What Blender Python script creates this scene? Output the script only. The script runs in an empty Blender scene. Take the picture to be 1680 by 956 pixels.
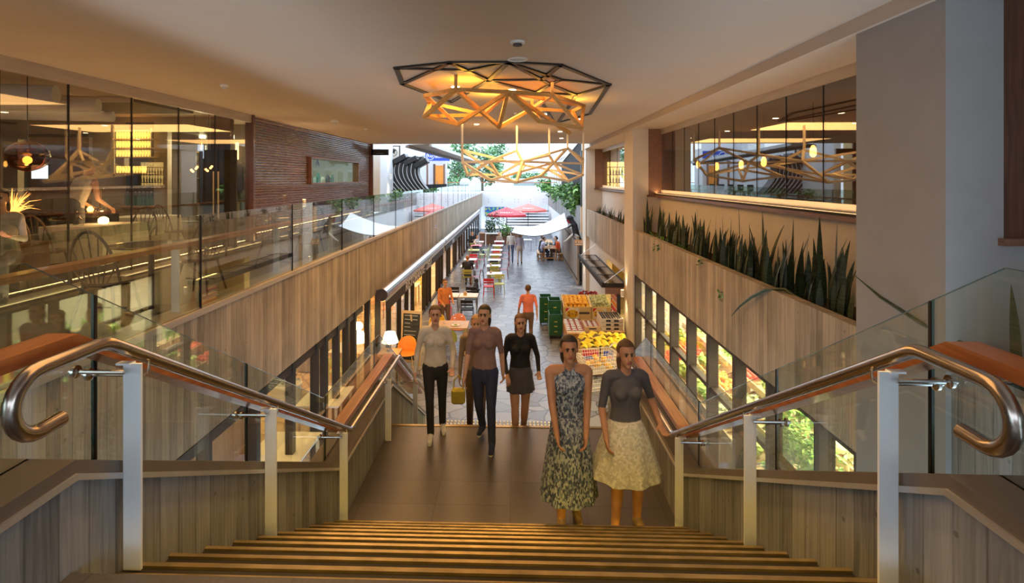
import bpy, bmesh, math, random
import numpy as np
from mathutils import Vector, Matrix, Euler
random.seed(11)
C = bpy.context.scene.collection
SC = bpy.context.scene
PI = math.pi
# ---------------------------------------------------------------- camera
EYE = 4.90                      # eye height above the lower mall floor
FPX = 900.0                     # focal length in pixels of the 1680 wide frame
YAW = math.radians(1.8)
cd = bpy.data.cameras.new('camera')
cam = bpy.data.objects.new('camera', cd); C.objects.link(cam)
cam.location = (0, 0, EYE); cam.rotation_euler = (PI/2, 0, YAW)
cd.sensor_width = 36; cd.lens = 36*FPX/1680
cd.shift_x = 22/1680; cd.shift_y = -185/1680
cd.clip_start = .05; cd.clip_end = 600
SC.camera = cam
def P(px, py, D):
    """world point seen at a pixel of the photograph at depth D"""
    lat = (px-818)*D/FPX
    return Vector((lat*math.cos(YAW)-D*math.sin(YAW), D*math.cos(YAW)+lat*math.sin(YAW), EYE-(py-293)*D/FPX))
def G(px, py, z=0.0):
    return P(px, py, (EYE-z)*FPX/(py-293))
# ---------------------------------------------------------------- render look
SC.view_settings.view_transform = 'Standard'; SC.view_settings.look = 'None'
SC.view_settings.gamma = 1; SC.view_settings.use_curve_mapping = False
SC.view_settings.exposure = 0.56
SC.cycles.max_bounces = 7; SC.cycles.diffuse_bounces = 4; SC.cycles.glossy_bounces = 4
SC.cycles.transparent_max_bounces = 24; SC.cycles.transmission_bounces = 4
SC.cycles.sample_clamp_indirect = 6; SC.cycles.caustics_reflective = False; SC.cycles.caustics_refractive = False
# ---------------------------------------------------------------- sky
wd = bpy.data.worlds.new('sky'); SC.world = wd; wd.use_nodes = True
nt = wd.node_tree; nt.nodes.clear()
tc = nt.nodes.new('ShaderNodeTexCoord'); mp = nt.nodes.new('ShaderNodeMapping'); mp.inputs['Scale'].default_value = (1, 1, 2.5)
nz = nt.nodes.new('ShaderNodeTexNoise'); nz.inputs['Scale'].default_value = 2.2; nz.inputs['Detail'].default_value = 4
cr = nt.nodes.new('ShaderNodeValToRGB'); cr.color_ramp.elements[0].position = .35; cr.color_ramp.elements[1].position = .7
cr.color_ramp.elements[0].color = (.60, .78, 1, 1); cr.color_ramp.elements[1].color = (.86, .92, 1, 1)
bg = nt.nodes.new('ShaderNodeBackground'); bg.inputs['Strength'].default_value = 2.6
wo = nt.nodes.new('ShaderNodeOutputWorld')
nt.links.new(tc.outputs['Generated'], mp.inputs['Vector']); nt.links.new(mp.outputs['Vector'], nz.inputs['Vector'])
nt.links.new(nz.outputs['Fac'], cr.inputs['Fac']); nt.links.new(cr.outputs['Color'], bg.inputs['Color']); nt.links.new(bg.outputs['Background'], wo.inputs['Surface'])
# ---------------------------------------------------------------- lamps with no visible housing of their own (room fittings and added ambient lamps)
def area(name, loc, size, energy, col, rot=(0, 0, 0), sy=None):
    l = bpy.data.lights.new(name, 'AREA'); l.energy = energy; l.color = col; l.shape = 'RECTANGLE'; l.size = size; l.size_y = sy or size
    o = bpy.data.objects.new(name, l); C.objects.link(o); o.location = loc; o.rotation_euler = rot
    return o
def point(name, loc, energy, col, r=.06, parent=None):
    l = bpy.data.lights.new(name, 'POINT'); l.energy = energy; l.color = col; l.shadow_soft_size = r
    o = bpy.data.objects.new(name, l); C.objects.link(o); o.location = loc
    if parent: o.parent = parent
    return o
def spot(name, loc, energy, col, ang=70, blend=.6, r=.05, parent=None, rot=(0, 0, 0)):
    l = bpy.data.lights.new(name, 'SPOT'); l.energy = energy; l.color = col; l.spot_size = math.radians(ang); l.spot_blend = blend; l.shadow_soft_size = r
    o = bpy.data.objects.new(name, l); C.objects.link(o); o.location = loc; o.rotation_euler = rot
    if parent: o.parent = parent
    return o
WARM = (1, .62, .26); AMBER = (1, .50, .10); SOFT = (1, .80, .52)
area('deli_light', (-5.6, 9, 2.2), 3.4, 240, (1, .60, .20), sy=11)
area('deli_light', (-5.4, 27, 2.2), 3.0, 620, (1, .60, .20), sy=22)
area('grocery_light', (5.2, 9.4, 2.3), 3.4, 760, (1, .92, .62), sy=10)
area('dining_room_light', (-8.9, 6.3, 6.0), 4.4, 26, (1, .66, .32), sy=8)
area('bar_room_light', (7.2, 12, 6.1), 4, 70, (1, .5, .26), sy=18)
area('kitchen_light', (-7.6, 18, 6.05), 2.4, 60, (.78, 1, .70), sy=5)
for y, e in ((3.2, 46), (9, 115), (15, 150), (20.5, 95)):
    area('added_ambient_wash', (-1.3, y, 6.30), 4.2, e, (1, .53, .17), sy=2.2)  # unseen broad lamps added for overall warm ambient light
# ---------------------------------------------------------------- materials
def newmat(name):
    m = bpy.data.materials.new(name); m.use_nodes = True; nt = m.node_tree
    b = nt.nodes.get('Principled BSDF'); return m, nt, b
def nd(nt, t, **k):
    n = nt.nodes.new(t)
    for a, v in k.items():
        if a.startswith('_'): n.inputs[a[1:].replace('_', ' ')].default_value = v
        else: setattr(n, a, v)
    return n
def lk(nt, a, b): nt.links.new(a, b)
def mth(nt, op, a, b=None, c=None):
    n = nt.nodes.new('ShaderNodeMath'); n.operation = op
    for i, v in enumerate((a, b, c)):
        if v is None: continue
        if isinstance(v, (int, float)): n.inputs[i].default_value = v
        else: lk(nt, v, n.inputs[i])
    return n.outputs[0]
def ramp(nt, fac, stops):
    r = nt.nodes.new('ShaderNodeValToRGB'); e = r.color_ramp.elements
    while len(e) < len(stops): e.new(.5)
    for i, (p, c) in enumerate(stops): e[i].position = p; e[i].color = (*c, 1)
    lk(nt, fac, r.inputs['Fac']); return r.outputs['Color']
MATS = {}
def M(name, col=None, rough=.55, metal=0, var=.12, scale=6, stretch=(1, 1, 1), bump=.0, emit=None, es=1, coat=0, obj=True):
    if name in MATS: return MATS[name]
    m, nt, b = newmat(name); MATS[name] = m
    b.inputs['Roughness'].default_value = rough; b.inputs['Metallic'].default_value = metal
    if coat: b.inputs['Coat Weight'].default_value = coat
    if emit:
        b.inputs['Emission Color'].default_value = (*emit, 1); b.inputs['Emission Strength'].default_value = es
    tc = nd(nt, 'ShaderNodeTexCoord'); mp = nd(nt, 'ShaderNodeMapping'); mp.inputs['Scale'].default_value = stretch
    lk(nt, tc.outputs['Object'] if obj else tc.outputs['Generated'], mp.inputs['Vector'])
    nz = nd(nt, 'ShaderNodeTexNoise', _Scale=scale, _Detail=4); lk(nt, mp.outputs['Vector'], nz.inputs['Vector'])
    lo = tuple(max(0, c*(1-var)) for c in col); hi = tuple(min(1, c*(1+var)) for c in col)
    lk(nt, ramp(nt, nz.outputs['Fac'], [(.3, lo), (.7, hi)]), b.inputs['Base Color'])
    if bump:
        bp = nd(nt, 'ShaderNodeBump', _Strength=bump, _Distance=.01); lk(nt, nz.outputs['Fac'], bp.inputs['Height']); lk(nt, bp.outputs['Normal'], b.inputs['Normal'])
    return m
def wpos(nt):
    g = nd(nt, 'ShaderNodeNewGeometry'); s = nd(nt, 'ShaderNodeSeparateXYZ'); lk(nt, g.outputs['Position'], s.inputs[0]); return g.outputs['Position'], s.outputs
def board_concrete(name, tint, width=.11, dark=.55):
    m, nt, b = newmat(name); pos, s = wpos(nt)
    run = mth(nt, 'ADD', s[1], s[0]); q = mth(nt, 'DIVIDE', run, width)
    idx = mth(nt, 'FLOOR', q); fr = mth(nt, 'FRACT', q)
    wn = nd(nt, 'ShaderNodeTexWhiteNoise', noise_dimensions='1D'); lk(nt, idx, wn.inputs['W'])
    mp = nd(nt, 'ShaderNodeMapping'); mp.inputs['Scale'].default_value = (30, 30, 1.6); lk(nt, pos, mp.inputs['Vector'])
    gr = nd(nt, 'ShaderNodeTexNoise', _Scale=1.0, _Detail=6, _Distortion=1.4); lk(nt, mp.outputs['Vector'], gr.inputs['Vector'])
    st = nd(nt, 'ShaderNodeTexNoise', _Scale=1.3, _Detail=3); lk(nt, pos, st.inputs['Vector'])
    vo = nd(nt, 'ShaderNodeTexVoronoi', _Scale=7.0); lk(nt, pos, vo.inputs['Vector'])
    pit = mth(nt, 'GREATER_THAN', .085, vo.outputs['Distance'])
    v = mth(nt, 'ADD', mth(nt, 'MULTIPLY', wn.outputs['Value'], .34), mth(nt, 'MULTIPLY', gr.outputs['Fac'], .75))
    v = mth(nt, 'ADD', v, mth(nt, 'SUBTRACT', mth(nt, 'MULTIPLY', st.outputs['Fac'], .55), .23))
    ed = mth(nt, 'MINIMUM', fr, mth(nt, 'SUBTRACT', 1, fr)); gv = mth(nt, 'LESS_THAN', ed, .035)
    v = mth(nt, 'SUBTRACT', v, mth(nt, 'MULTIPLY', gv, .22)); v = mth(nt, 'SUBTRACT', v, mth(nt, 'MULTIPLY', pit, .25))
    lo = tuple(c*dark for c in tint); hi = tuple(min(1, c*1.3) for c in tint)
    lk(nt, ramp(nt, v, [(.30, tuple(c*dark*.75 for c in tint)), (.58, tuple(c*.85 for c in tint)), (.92, hi)]), b.inputs['Base Color'])
    bp = nd(nt, 'ShaderNodeBump', _Strength=.5, _Distance=.012)
    lk(nt, mth(nt, 'SUBTRACT', v, mth(nt, 'MULTIPLY', gv, .5)), bp.inputs['Height']); lk(nt, bp.outputs['Normal'], b.inputs['Normal'])
    b.inputs['Roughness'].default_value = .72; MATS[name] = m; return m
def paving(name, cols, scale, groove=(.06, .055, .05), rough=.45, edge=.03, bump=.5):
    m, nt, b = newmat(name); pos, s = wpos(nt)
    nz = nd(nt, 'ShaderNodeTexNoise', _Scale=1.6, _Detail=2); lk(nt, pos, nz.inputs['Vector'])
    mx = nd(nt, 'ShaderNodeMix', data_type='RGBA', _Factor=.12); lk(nt, pos, mx.inputs[6]); lk(nt, nz.outputs['Color'], mx.inputs[7])
    vo = nd(nt, 'ShaderNodeTexVoronoi', feature='DISTANCE_TO_EDGE', _Scale=scale); lk(nt, mx.outputs[2], vo.inputs['Vector'])
    vc = nd(nt, 'ShaderNodeTexVoronoi', _Scale=scale); lk(nt, mx.outputs[2], vc.inputs['Vector'])
    bw = nd(nt, 'ShaderNodeSeparateColor'); lk(nt, vc.outputs['Color'], bw.inputs[0])
    f = nd(nt, 'ShaderNodeTexNoise', _Scale=14, _Detail=5); lk(nt, pos, f.inputs['Vector'])
    v = mth(nt, 'ADD', mth(nt, 'MULTIPLY', bw.outputs[0], .7), mth(nt, 'MULTIPLY', f.outputs['Fac'], .4))
    base = ramp(nt, v, [(.15, cols[0]), (.5, cols[1]), (.95, cols[2])])
    gm = mth(nt, 'LESS_THAN', vo.outputs['Distance'], edge)
    m2 = nd(nt, 'ShaderNodeMix', data_type='RGBA'); lk(nt, gm, m2.inputs[0]); lk(nt, base, m2.inputs[6]); m2.inputs[7].default_value = (*groove, 1)
    lk(nt, m2.outputs[2], b.inputs['Base Color'])
    bp = nd(nt, 'ShaderNodeBump', _Strength=bump, _Distance=.02); lk(nt, mth(nt, 'ADD', mth(nt, 'MINIMUM', vo.outputs['Distance'], .06), mth(nt, 'MULTIPLY', f.outputs['Fac'], .02)), bp.inputs['Height']); lk(nt, bp.outputs['Normal'], b.inputs['Normal'])
    b.inputs['Roughness'].default_value = rough; MATS[name] = m; return m
def tiles(name, col, sx, sy, ox=0, oy=0, rough=.35, grout=.45, gw=.008):
    m, nt, b = newmat(name); pos, s = wpos(nt); out = []
    ids = []
    for c, w, o in ((s[0], sx, ox), (s[1], sy, oy)):
        q = mth(nt, 'DIVIDE', mth(nt, 'ADD', c, o+100*w), w); fr = mth(nt, 'FRACT', q); ids.append(mth(nt, 'FLOOR', q))
        out.append(mth(nt, 'LESS_THAN', mth(nt, 'MINIMUM', fr, mth(nt, 'SUBTRACT', 1, fr)), gw/w))
    g = mth(nt, 'MAXIMUM', *out)
    wn = nd(nt, 'ShaderNodeTexWhiteNoise', noise_dimensions='1D'); lk(nt, mth(nt, 'ADD', mth(nt, 'MULTIPLY', ids[0], 7.3), ids[1]), wn.inputs['W'])
    nz = nd(nt, 'ShaderNodeTexNoise', _Scale=60, _Detail=3); lk(nt, pos, nz.inputs['Vector'])
    v = mth(nt, 'ADD', mth(nt, 'MULTIPLY', wn.outputs['Value'], .3), mth(nt, 'MULTIPLY', nz.outputs['Fac'], .8))
    base = ramp(nt, v, [(.2, tuple(c*.72 for c in col)), (.8, tuple(min(1, c*1.28) for c in col))])
    m2 = nd(nt, 'ShaderNodeMix', data_type='RGBA'); lk(nt, g, m2.inputs[0]); lk(nt, base, m2.inputs[6]); m2.inputs[7].default_value = (*[c*grout for c in col], 1)
    lk(nt, m2.outputs[2], b.inputs['Base Color']); b.inputs['Roughness'].default_value = rough; MATS[name] = m; return m
def wood(name, a, bcol, axis=1, rough=.38, scale=1.0, coat=0):
    m, nt, b = newmat(name); tc = nd(nt, 'ShaderNodeTexCoord'); mp = nd(nt, 'ShaderNodeMapping')
    sc = [14*scale]*3; sc[axis] = .9*scale; mp.inputs['Scale'].default_value = sc; lk(nt, tc.outputs['Object'], mp.inputs['Vector'])
    nz = nd(nt, 'ShaderNodeTexNoise', _Scale=2.0, _Detail=6, _Distortion=1.1); lk(nt, mp.outputs['Vector'], nz.inputs['Vector'])
    lk(nt, ramp(nt, nz.outputs['Fac'], [(.3, a), (.7, bcol)]), b.inputs['Base Color']); b.inputs['Roughness'].default_value = rough
    if coat: b.inputs['Coat Weight'].default_value = coat
    bp = nd(nt, 'ShaderNodeBump', _Strength=.15, _Distance=.004); lk(nt, nz.outputs['Fac'], bp.inputs['Height']); lk(nt, bp.outputs['Normal'], b.inputs['Normal'])
    MATS[name] = m; return m
def glass(name, tint=(.95, 1, .97), refl=.045, rough=0.0, power=4.0, top=.85):
    m, nt, b = newmat(name); nt.nodes.remove(b); out = nt.nodes.get('Material Output')
    tr = nd(nt, 'ShaderNodeBsdfTransparent'); tr.inputs[0].default_value = (*tint, 1)
    gl = nd(nt, 'ShaderNodeBsdfGlossy'); gl.inputs['Roughness'].default_value = rough; gl.inputs[0].default_value = (1, 1, 1, 1)
    lw = nd(nt, 'ShaderNodeLayerWeight', _Blend=.5)
    f = mth(nt, 'ADD', mth(nt, 'MULTIPLY', mth(nt, 'POWER', lw.outputs['Facing'], power), top), refl)
    mx = nd(nt, 'ShaderNodeMixShader'); lk(nt, f, mx.inputs[0]); lk(nt, tr.outputs[0], mx.inputs[1]); lk(nt, gl.outputs[0], mx.inputs[2])
    lk(nt, mx.outputs[0], out.inputs['Surface']); MATS[name] = m; return m
def banded(name, a, bcol, scale=40, rough=.5):
    m, nt, b = newmat(name); tc = nd(nt, 'ShaderNodeTexCoord'); nz = nd(nt, 'ShaderNodeTexNoise', _Scale=9, _Detail=2)
    mp = nd(nt, 'ShaderNodeMapping'); mp.inputs['Scale'].default_value = (.6, .6, 6); lk(nt, tc.outputs['Object'], mp.inputs['Vector']); lk(nt, mp.outputs['Vector'], nz.inputs['Vector'])
    lk(nt, ramp(nt, nz.outputs['Fac'], [(.4, a), (.6, bcol)]), b.inputs['Base Color']); b.inputs['Roughness'].default_value = rough; MATS[name] = m; return m
def speckle(name, cols, scale, rough=.8, squash=1):
    m, nt, b = newmat(name); tc = nd(nt, 'ShaderNodeTexCoord'); vo = nd(nt, 'ShaderNodeTexVoronoi', _Scale=scale); mp = nd(nt, 'ShaderNodeMapping'); mp.inputs['Scale'].default_value = (1, 1, squash)
    lk(nt, tc.outputs['Object'], mp.inputs['Vector']); lk(nt, mp.outputs['Vector'], vo.inputs['Vector']); s = nd(nt, 'ShaderNodeSeparateColor'); lk(nt, vo.outputs['Color'], s.inputs[0])
    lk(nt, ramp(nt, s.outputs[0], [(.25, cols[0]), (.5, cols[1]), (.8, cols[2])]), b.inputs['Base Color']); b.inputs['Roughness'].default_value = rough; MATS[name] = m; return m
# ---------------------------------------------------------------- mesh builder
class MB:
    def __init__(s): s.v = []; s.f = []; s.mi = []; s.m = 0
    def add(s, vs, fs):
        o = len(s.v); s.v += [tuple(v) for v in vs]; s.f += [tuple(i+o for i in f) for f in fs]; s.mi += [s.m]*len(fs); return s
    def box(s, x0, x1, y0, y1, z0, z1, R=None, c=None):
        vs = [Vector((x, y, z)) for x in (x0, x1) for y in (y0, y1) for z in (z0, z1)]
        if R is not None: vs = [R @ (v-c)+c for v in vs]
        return s.add(vs, [(0, 1, 3, 2), (4, 6, 7, 5), (0, 4, 5, 1), (2, 3, 7, 6), (0, 2, 6, 4), (1, 5, 7, 3)])
    def beam(s, a, b, w, h=None, up=(0, 0, 1)):
        a = Vector(a); b = Vector(b); h = h or w; d = (b-a).normalized(); u = Vector(up)
        if abs(d.dot(u)) > .98: u = Vector((0, 1, 0))
        r = d.cross(u).normalized(); u = r.cross(d).normalized(); vs = []
        for p in (a, b):
            for i, j in ((-1, -1), (1, -1), (1, 1), (-1, 1)): vs.append(p+r*i*w/2+u*j*h/2)
        return s.add(vs, [(0, 1, 2, 3), (7, 6, 5, 4), (0, 4, 5, 1), (1, 5, 6, 2), (2, 6, 7, 3), (3, 7, 4, 0)])
    def tube(s, pts, r, n=10, closed=False, caps=True):
        pts = [Vector(p) for p in pts]; N = len(pts); rs = r if isinstance(r, (list, tuple)) else [r]*N
        vs = []; fs = []; ref = None
        for i, p in enumerate(pts):
            if closed: d = (pts[(i+1) % N]-pts[i-1]).normalized()
            else: d = (pts[min(i+1, N-1)]-pts[max(i-1, 0)]).normalized()
            if ref is None:
                ref = Vector((0, 0, 1)) if abs(d.z) < .9 else Vector((1, 0, 0))
            x = d.cross(ref).normalized(); y = x.cross(d).normalized(); ref = y
            # mitre widening on bends
            for k in range(n):
                a = 2*PI*k/n; vs.append(p+x*math.cos(a)*rs[i]+y*math.sin(a)*rs[i])
        for i in range(N if closed else N-1):
            j = (i+1) % N
            for k in range(n): fs.append((i*n+k, j*n+k, j*n+(k+1) % n, i*n+(k+1) % n))
        if caps and not closed: fs.append(tuple(range(n))[::-1]); fs.append(tuple((N-1)*n+k for k in range(n)))
        return s.add(vs, fs)
    def cyl(s, a, b, r, r2=None, n=14): return s.tube([a, b], [r, r if r2 is None else r2], n)
    def lathe(s, prof, c=(0, 0, 0), n=20, sx=1, sy=1, M_=None):
        c = Vector(c); vs = []; fs = []; N = len(prof)
        for r, z in prof:
            for k in range(n):
                a = 2*PI*k/n; v = Vector((math.cos(a)*r*sx, math.sin(a)*r*sy, z)); vs.append((M_ @ v if M_ else v)+c)
        for i in range(N-1):
            for k in range(n): fs.append((i*n+k, i*n+(k+1) % n, (i+1)*n+(k+1) % n, (i+1)*n+k))
        fs.append(tuple(range(n))[::-1]); fs.append(tuple((N-1)*n+k for k in range(n)))
        return s.add(vs, fs)
    def ball(s, c, r, n=12, m=8, M_=None):
        r = (r, r, r) if isinstance(r, (int, float)) else r; vs = []; fs = []; c = Vector(c)
        for i in range(1, m):
            t = PI*i/m
            for k in range(n):
                a = 2*PI*k/n; v = Vector((math.sin(t)*math.cos(a)*r[0], math.sin(t)*math.sin(a)*r[1], math.cos(t)*r[2])); vs.append((M_ @ v if M_ else v)+c)
        t0 = Vector((0, 0, r[2])); t1 = Vector((0, 0, -r[2])); vs.append((M_ @ t0 if M_ else t0)+c); vs.append((M_ @ t1 if M_ else t1)+c); T = len(vs)-2
        for i in range(m-2):
            for k in range(n): fs.append((i*n+k, (i+1)*n+k, (i+1)*n+(k+1) % n, i*n+(k+1) % n))
        for k in range(n): fs.append((T, k, (k+1) % n)); fs.append((T+1, (m-2)*n+(k+1) % n, (m-2)*n+k))
        return s.add(vs, fs)
    def prism(s, poly, h, M_=None):
        """poly: 2D points (x,y) extruded h along z, then matrix"""
        N = len(poly); vs = [Vector((x, y, 0)) for x, y in poly]+[Vector((x, y, h)) for x, y in poly]
        if M_ is not None: vs = [M_ @ v for v in vs]
        return s.add(vs, [tuple(range(N))[::-1], tuple(range(N, 2*N))]+[(i, (i+1) % N, N+(i+1) % N, N+i) for i in range(N)])
    def build(s, name, mats, parent=None, smooth=False, loc=None, bevel=0):
        me = bpy.data.meshes.new(name); me.from_pydata(s.v, [], s.f)
        for m in (mats if isinstance(mats, (list, tuple)) else [mats]): me.materials.append(MATS[m] if isinstance(m, str) else m)
        me.polygons.foreach_set('material_index', s.mi)
        if smooth: me.polygons.foreach_set('use_smooth', [True]*len(s.f))
        bm = bmesh.new(); bm.from_mesh(me); bmesh.ops.recalc_face_normals(bm, faces=bm.faces)
        if bevel: bmesh.ops.bevel(bm, geom=[e for e in bm.edges], offset=bevel, segments=1, affect='EDGES', clamp_overlap=True)
        bm.to_mesh(me); bm.free()
        o = bpy.data.objects.new(name, me); C.objects.link(o)
        if parent: o.parent = parent
        if loc: o.location = loc
        if smooth:
            try: me.set_sharp_from_angle(angle=math.radians(42))
            except Exception: pass
        return o
def tag(o, label, cat, group=None, kind=None):
    if label: o['label'] = label
    if cat: o['category'] = cat
    if group: o['group'] = group
    if kind: o['kind'] = kind
    return o
def thing(name, label, cat, loc=(0, 0, 0), rz=0, group=None):
    o = bpy.data.objects.new(name, None); C.objects.link(o); o.location = loc; o.rotation_euler = (0, 0, rz); o.empty_display_size = .2
    return tag(o, label, cat, group)
def struct(name, mb, mat, parent=None, smooth=False):
    o = mb.build(name, mat, parent, smooth)
    if parent is None: o['kind'] = 'structure'
    return o
def dup(root, loc=None, rz=None, label=None, group=None, scale=None):
    r = root.copy(); C.objects.link(r)
    def rec(a, b):
        for ch in a.children:
            c = ch.copy(); C.objects.link(c); c.parent = b; rec(ch, c)
    rec(root, r)
    if loc is not None: r.location = loc
    if rz is not None: r.rotation_euler = (0, 0, rz)
    if scale is not None: r.scale = (scale,)*3 if isinstance(scale, (int, float)) else scale
    if label: r['label'] = label
    if group: r['group'] = group
    return r
def text_mesh(name, s, size, mat, parent=None, M_=None, extrude=.004, align='LEFT', label=None):
    cu = bpy.data.curves.new('t', 'FONT'); cu.body = s; cu.size = size; cu.extrude = extrude; cu.align_x = align; cu.resolution_u = 3
    o = bpy.data.objects.new('t', cu); C.objects.link(o); bpy.context.view_layer.update()
    me = bpy.data.meshes.new_from_object(o.evaluated_get(bpy.context.evaluated_depsgraph_get()))
    bpy.data.objects.remove(o); bpy.data.curves.remove(cu)
    if M_ is not None: me.transform(M_)
    me.materials.clear(); me.materials.append(MATS[mat])
    t = bpy.data.objects.new(name, me); C.objects.link(t)
    if parent: t.parent = parent
    if label: t['label'] = label
    return t
# palette
board_concrete('board_concrete', (.43, .35, .25), dark=.6)
board_concrete('board_concrete_grey', (.30, .30, .29), dark=.55, width=.14)
M('plaster', (.66, .59, .50), .8, var=.03, scale=3); M('plaster_cool', (.78, .80, .83), .8, var=.03, scale=3)
M('plaster_green', (.42, .50, .36), .7, var=.1)
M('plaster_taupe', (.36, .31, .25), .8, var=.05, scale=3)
M('ceiling_paint', (.60, .50, .40), .85, var=.02, scale=1.5)
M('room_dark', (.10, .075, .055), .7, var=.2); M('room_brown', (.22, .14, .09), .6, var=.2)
M('coping', (.50, .44, .38), .45, metal=.25, var=.10, scale=4, stretch=(4, .4, 4)); M('trim_metal', (.62, .60, .57), .35, metal=.6, var=.05)
M('coping_brown', (.20, .165, .135), .4, metal=.3, var=.08)
M('steel', (.62, .60, .58), .22, metal=1, var=.04, scale=30); M('steel_rail', (.42, .36, .32), .22, metal=1, var=.08, scale=3, stretch=(1, 8, 1))
M('white_metal', (.84, .87, .90), .4, var=.03); M('frame_dark', (.018, .013, .010), .7, var=.2); M('frame_brown', (.045, .028, .020), .65, var=.2)
M('black', (.012, .012, .013), .4, var=.3); M('black_matte', (.012, .011, .012), .9, var=.3); M('dark_grey', (.06, .06, .065), .5, var=.2); M('grey', (.30, .31, .32), .5, var=.1); M('light_grey', (.62, .64, .66), .5, var=.05)
M('white', (.86, .86, .84), .6, var=.03); M('white_cloth', (.80, .78, .72), .85, var=.04, scale=9, bump=.1)
M('red', (.62, .03, .05), .5, var=.1); M('light_red', (.85, .16, .13), .5, var=.1); M('maroon', (.28, .02, .035), .45, var=.15); M('pink', (.85, .22, .32), .5, var=.1); M('olive', (.36, .36, .07), .5, var=.1)
M('lime', (.55, .62, .22), .5, var=.1); M('yellow', (.85, .58, .04), .45, var=.1); M('coral', (.88, .36, .26), .6, var=.1); M('blue', (.02, .06, .42), .5, var=.1)
M('green_plastic', (.02, .13, .06), .4, var=.15); M('orange', (.85, .30, .04), .5, var=.1); M('teal', (.04, .25, .25), .5, var=.1)
wood('timber_rail', (.26, .075, .02), (.50, .17, .045), axis=1, rough=.32, coat=.2)
wood('timber_dark', (.085, .035, .022), (.17, .075, .045), axis=2, rough=.35, coat=.2); wood('timber_sill', (.16, .075, .045), (.27, .14, .085), axis=1)
wood('timber_panel', (.42, .20, .07), (.66, .36, .14), axis=2, rough=.5); wood('timber_grey', (.20, .165, .13), (.36, .30, .24), axis=2, rough=.8)
wood('timber_light', (.52, .34, .17), (.70, .50, .28), axis=0, rough=.5); wood('timber_chair', (.06, .045, .035), (.13, .10, .08), axis=2, rough=.45)
wood('gold_timber', (.55, .27, .06), (.72, .40, .12), axis=0, rough=.5, scale=.6); wood('pale_timber', (.90, .80, .64), (.95, .88, .75), axis=0, rough=.5, scale=.6)
M('slat_maroon', (.13, .035, .03), .16, var=.15, scale=2, coat=.5); M('slat_back', (.55, .50, .50), .5)
paving('slate_paving', [(.10, .105, .125), (.165, .17, .195), (.25, .25, .27)], 2.7, rough=.34, groove=(.05, .045, .045), edge=.035)
paving('cream_paving', [(.40, .28, .16), (.54, .39, .23), (.66, .50, .32)], 1.7, groove=(.30, .22, .14), rough=.35)
tiles('landing_tiles', (.085, .075, .07), .75, .42, ox=.055, oy=.0, grout=.6, gw=.004)
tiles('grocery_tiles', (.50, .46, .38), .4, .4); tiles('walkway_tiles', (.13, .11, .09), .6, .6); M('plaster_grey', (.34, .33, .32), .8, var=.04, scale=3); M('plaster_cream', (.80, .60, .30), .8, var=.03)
glass('glass', (.90, .95, .92), .05); glass('glass_rail', (.86, .92, .88), .10, power=3.2); glass('glass_window', (.86, .86, .82), .07, top=.8); glass('glass_dim', (.62, .60, .55), .10, top=.8); glass('glass_kitchen', (.97, 1, .97), .02, power=7, top=.35); glass('glass_clear', (.97, .98, .97), .04)
M('glass_edge', (.03, .075, .065), .25, var=.1)
M('tread_metal', (.34, .25, .12), .30, metal=.6, var=.25, scale=8); M('tread_groove', (.022, .016, .011), .5); M('riser_dark', (.035, .028, .022), .5)
banded('snake_leaf', (.018, .034, .016), (.05, .075, .035)); M('leaf', (.06, .16, .035), .5, var=.5, scale=3); M('leaf_light', (.20, .38, .07), .5, var=.4, scale=3)
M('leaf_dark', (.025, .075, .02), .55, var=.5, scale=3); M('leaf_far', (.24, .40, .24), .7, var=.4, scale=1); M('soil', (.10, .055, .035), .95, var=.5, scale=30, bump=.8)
M('bark', (.12, .085, .055), .9, var=.3, scale=10); M('card_box', (.62, .42, .22), .8, var=.08); M('card_brown', (.42, .25, .12), .8, var=.1); M('kraft', (.72, .58, .30), .7, var=.05)
M('frame_black', (.018, .013, .009), .5)
M('chalk_black', (.035, .037, .035), .8, var=.4, scale=4, stretch=(1, 1, 4))
M('lamp_glow', (1, .9, .7), .5, emit=(1, .78, .42), es=14); M('lamp_soft', (1, .85, .6), .5, emit=(1, .70, .34), es=4); M('lamp_amber', (1, .6, .2), .5, emit=(1, .42, .08), es=9)
M('added_strip_glow', (1, .8, .5), .5, emit=(1, .62, .28), es=.8); M('screen_glow', (.8, .85, 1), .5, emit=(.80, .86, 1), es=1.3); M('shelf_glow', (1, .8, .5), .5, emit=(1, .66, .22), es=3.0)
M('copper', (.42, .16, .07), .18, metal=.9, var=.15)
# ================================================================= THE SETTING
XC = -.055
def bx(name, mat, *a, parent=None):
    m = MB(); m.box(*a); return struct(name, m, mat, parent)
bx('floor', 'slate_paving', -3.4, 3.2, 9.6, 54, -.12, 0)
bx('floor_deli', 'cream_paving', -9.2, -3.4, -2, 54, -.12, .0)
bx('floor_grocery', 'grocery_tiles', 3.2, 9.5, 3.5, 27, -.12, .0)
bx('floor_far', 'plaster_cool', -14, 14, 54, 150, 3.0, 3.3)
bx('floor_walkway', 'walkway_tiles', -5.9, -3.42, -2, 54, 2.36, 3.45)
bx('floor_restaurant', 'timber_dark', -12.6, -5.9, -2, 22.3, 2.36, 3.45)
bx('floor_bar', 'timber_dark', 3.86, 10, -2, 25.2, 2.45, 3.44)
bx('wall_rear_light_block', 'plaster', -5.9, 3.8, -7.2, -7.0, 3.45, 5.0)  # unseen wall added to hold back daylight, its height tuned for that
bx('floor_rear', 'landing_tiles', -5.9, 3.9, -7.2, -1.6, 3.3, 3.45)
bx('ceiling_rear', 'ceiling_paint', -5.95, 3.9, -5.2, -1.6, 6.32, 6.5)
bx('ceiling', 'ceiling_paint', -5.95, 3.0, -1.6, 22.4, 6.32, 6.5)
bx('ceiling_beam', 'ceiling_paint', 3.0, 3.86, -1.6, 25.2, 6.19, 6.5)
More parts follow.
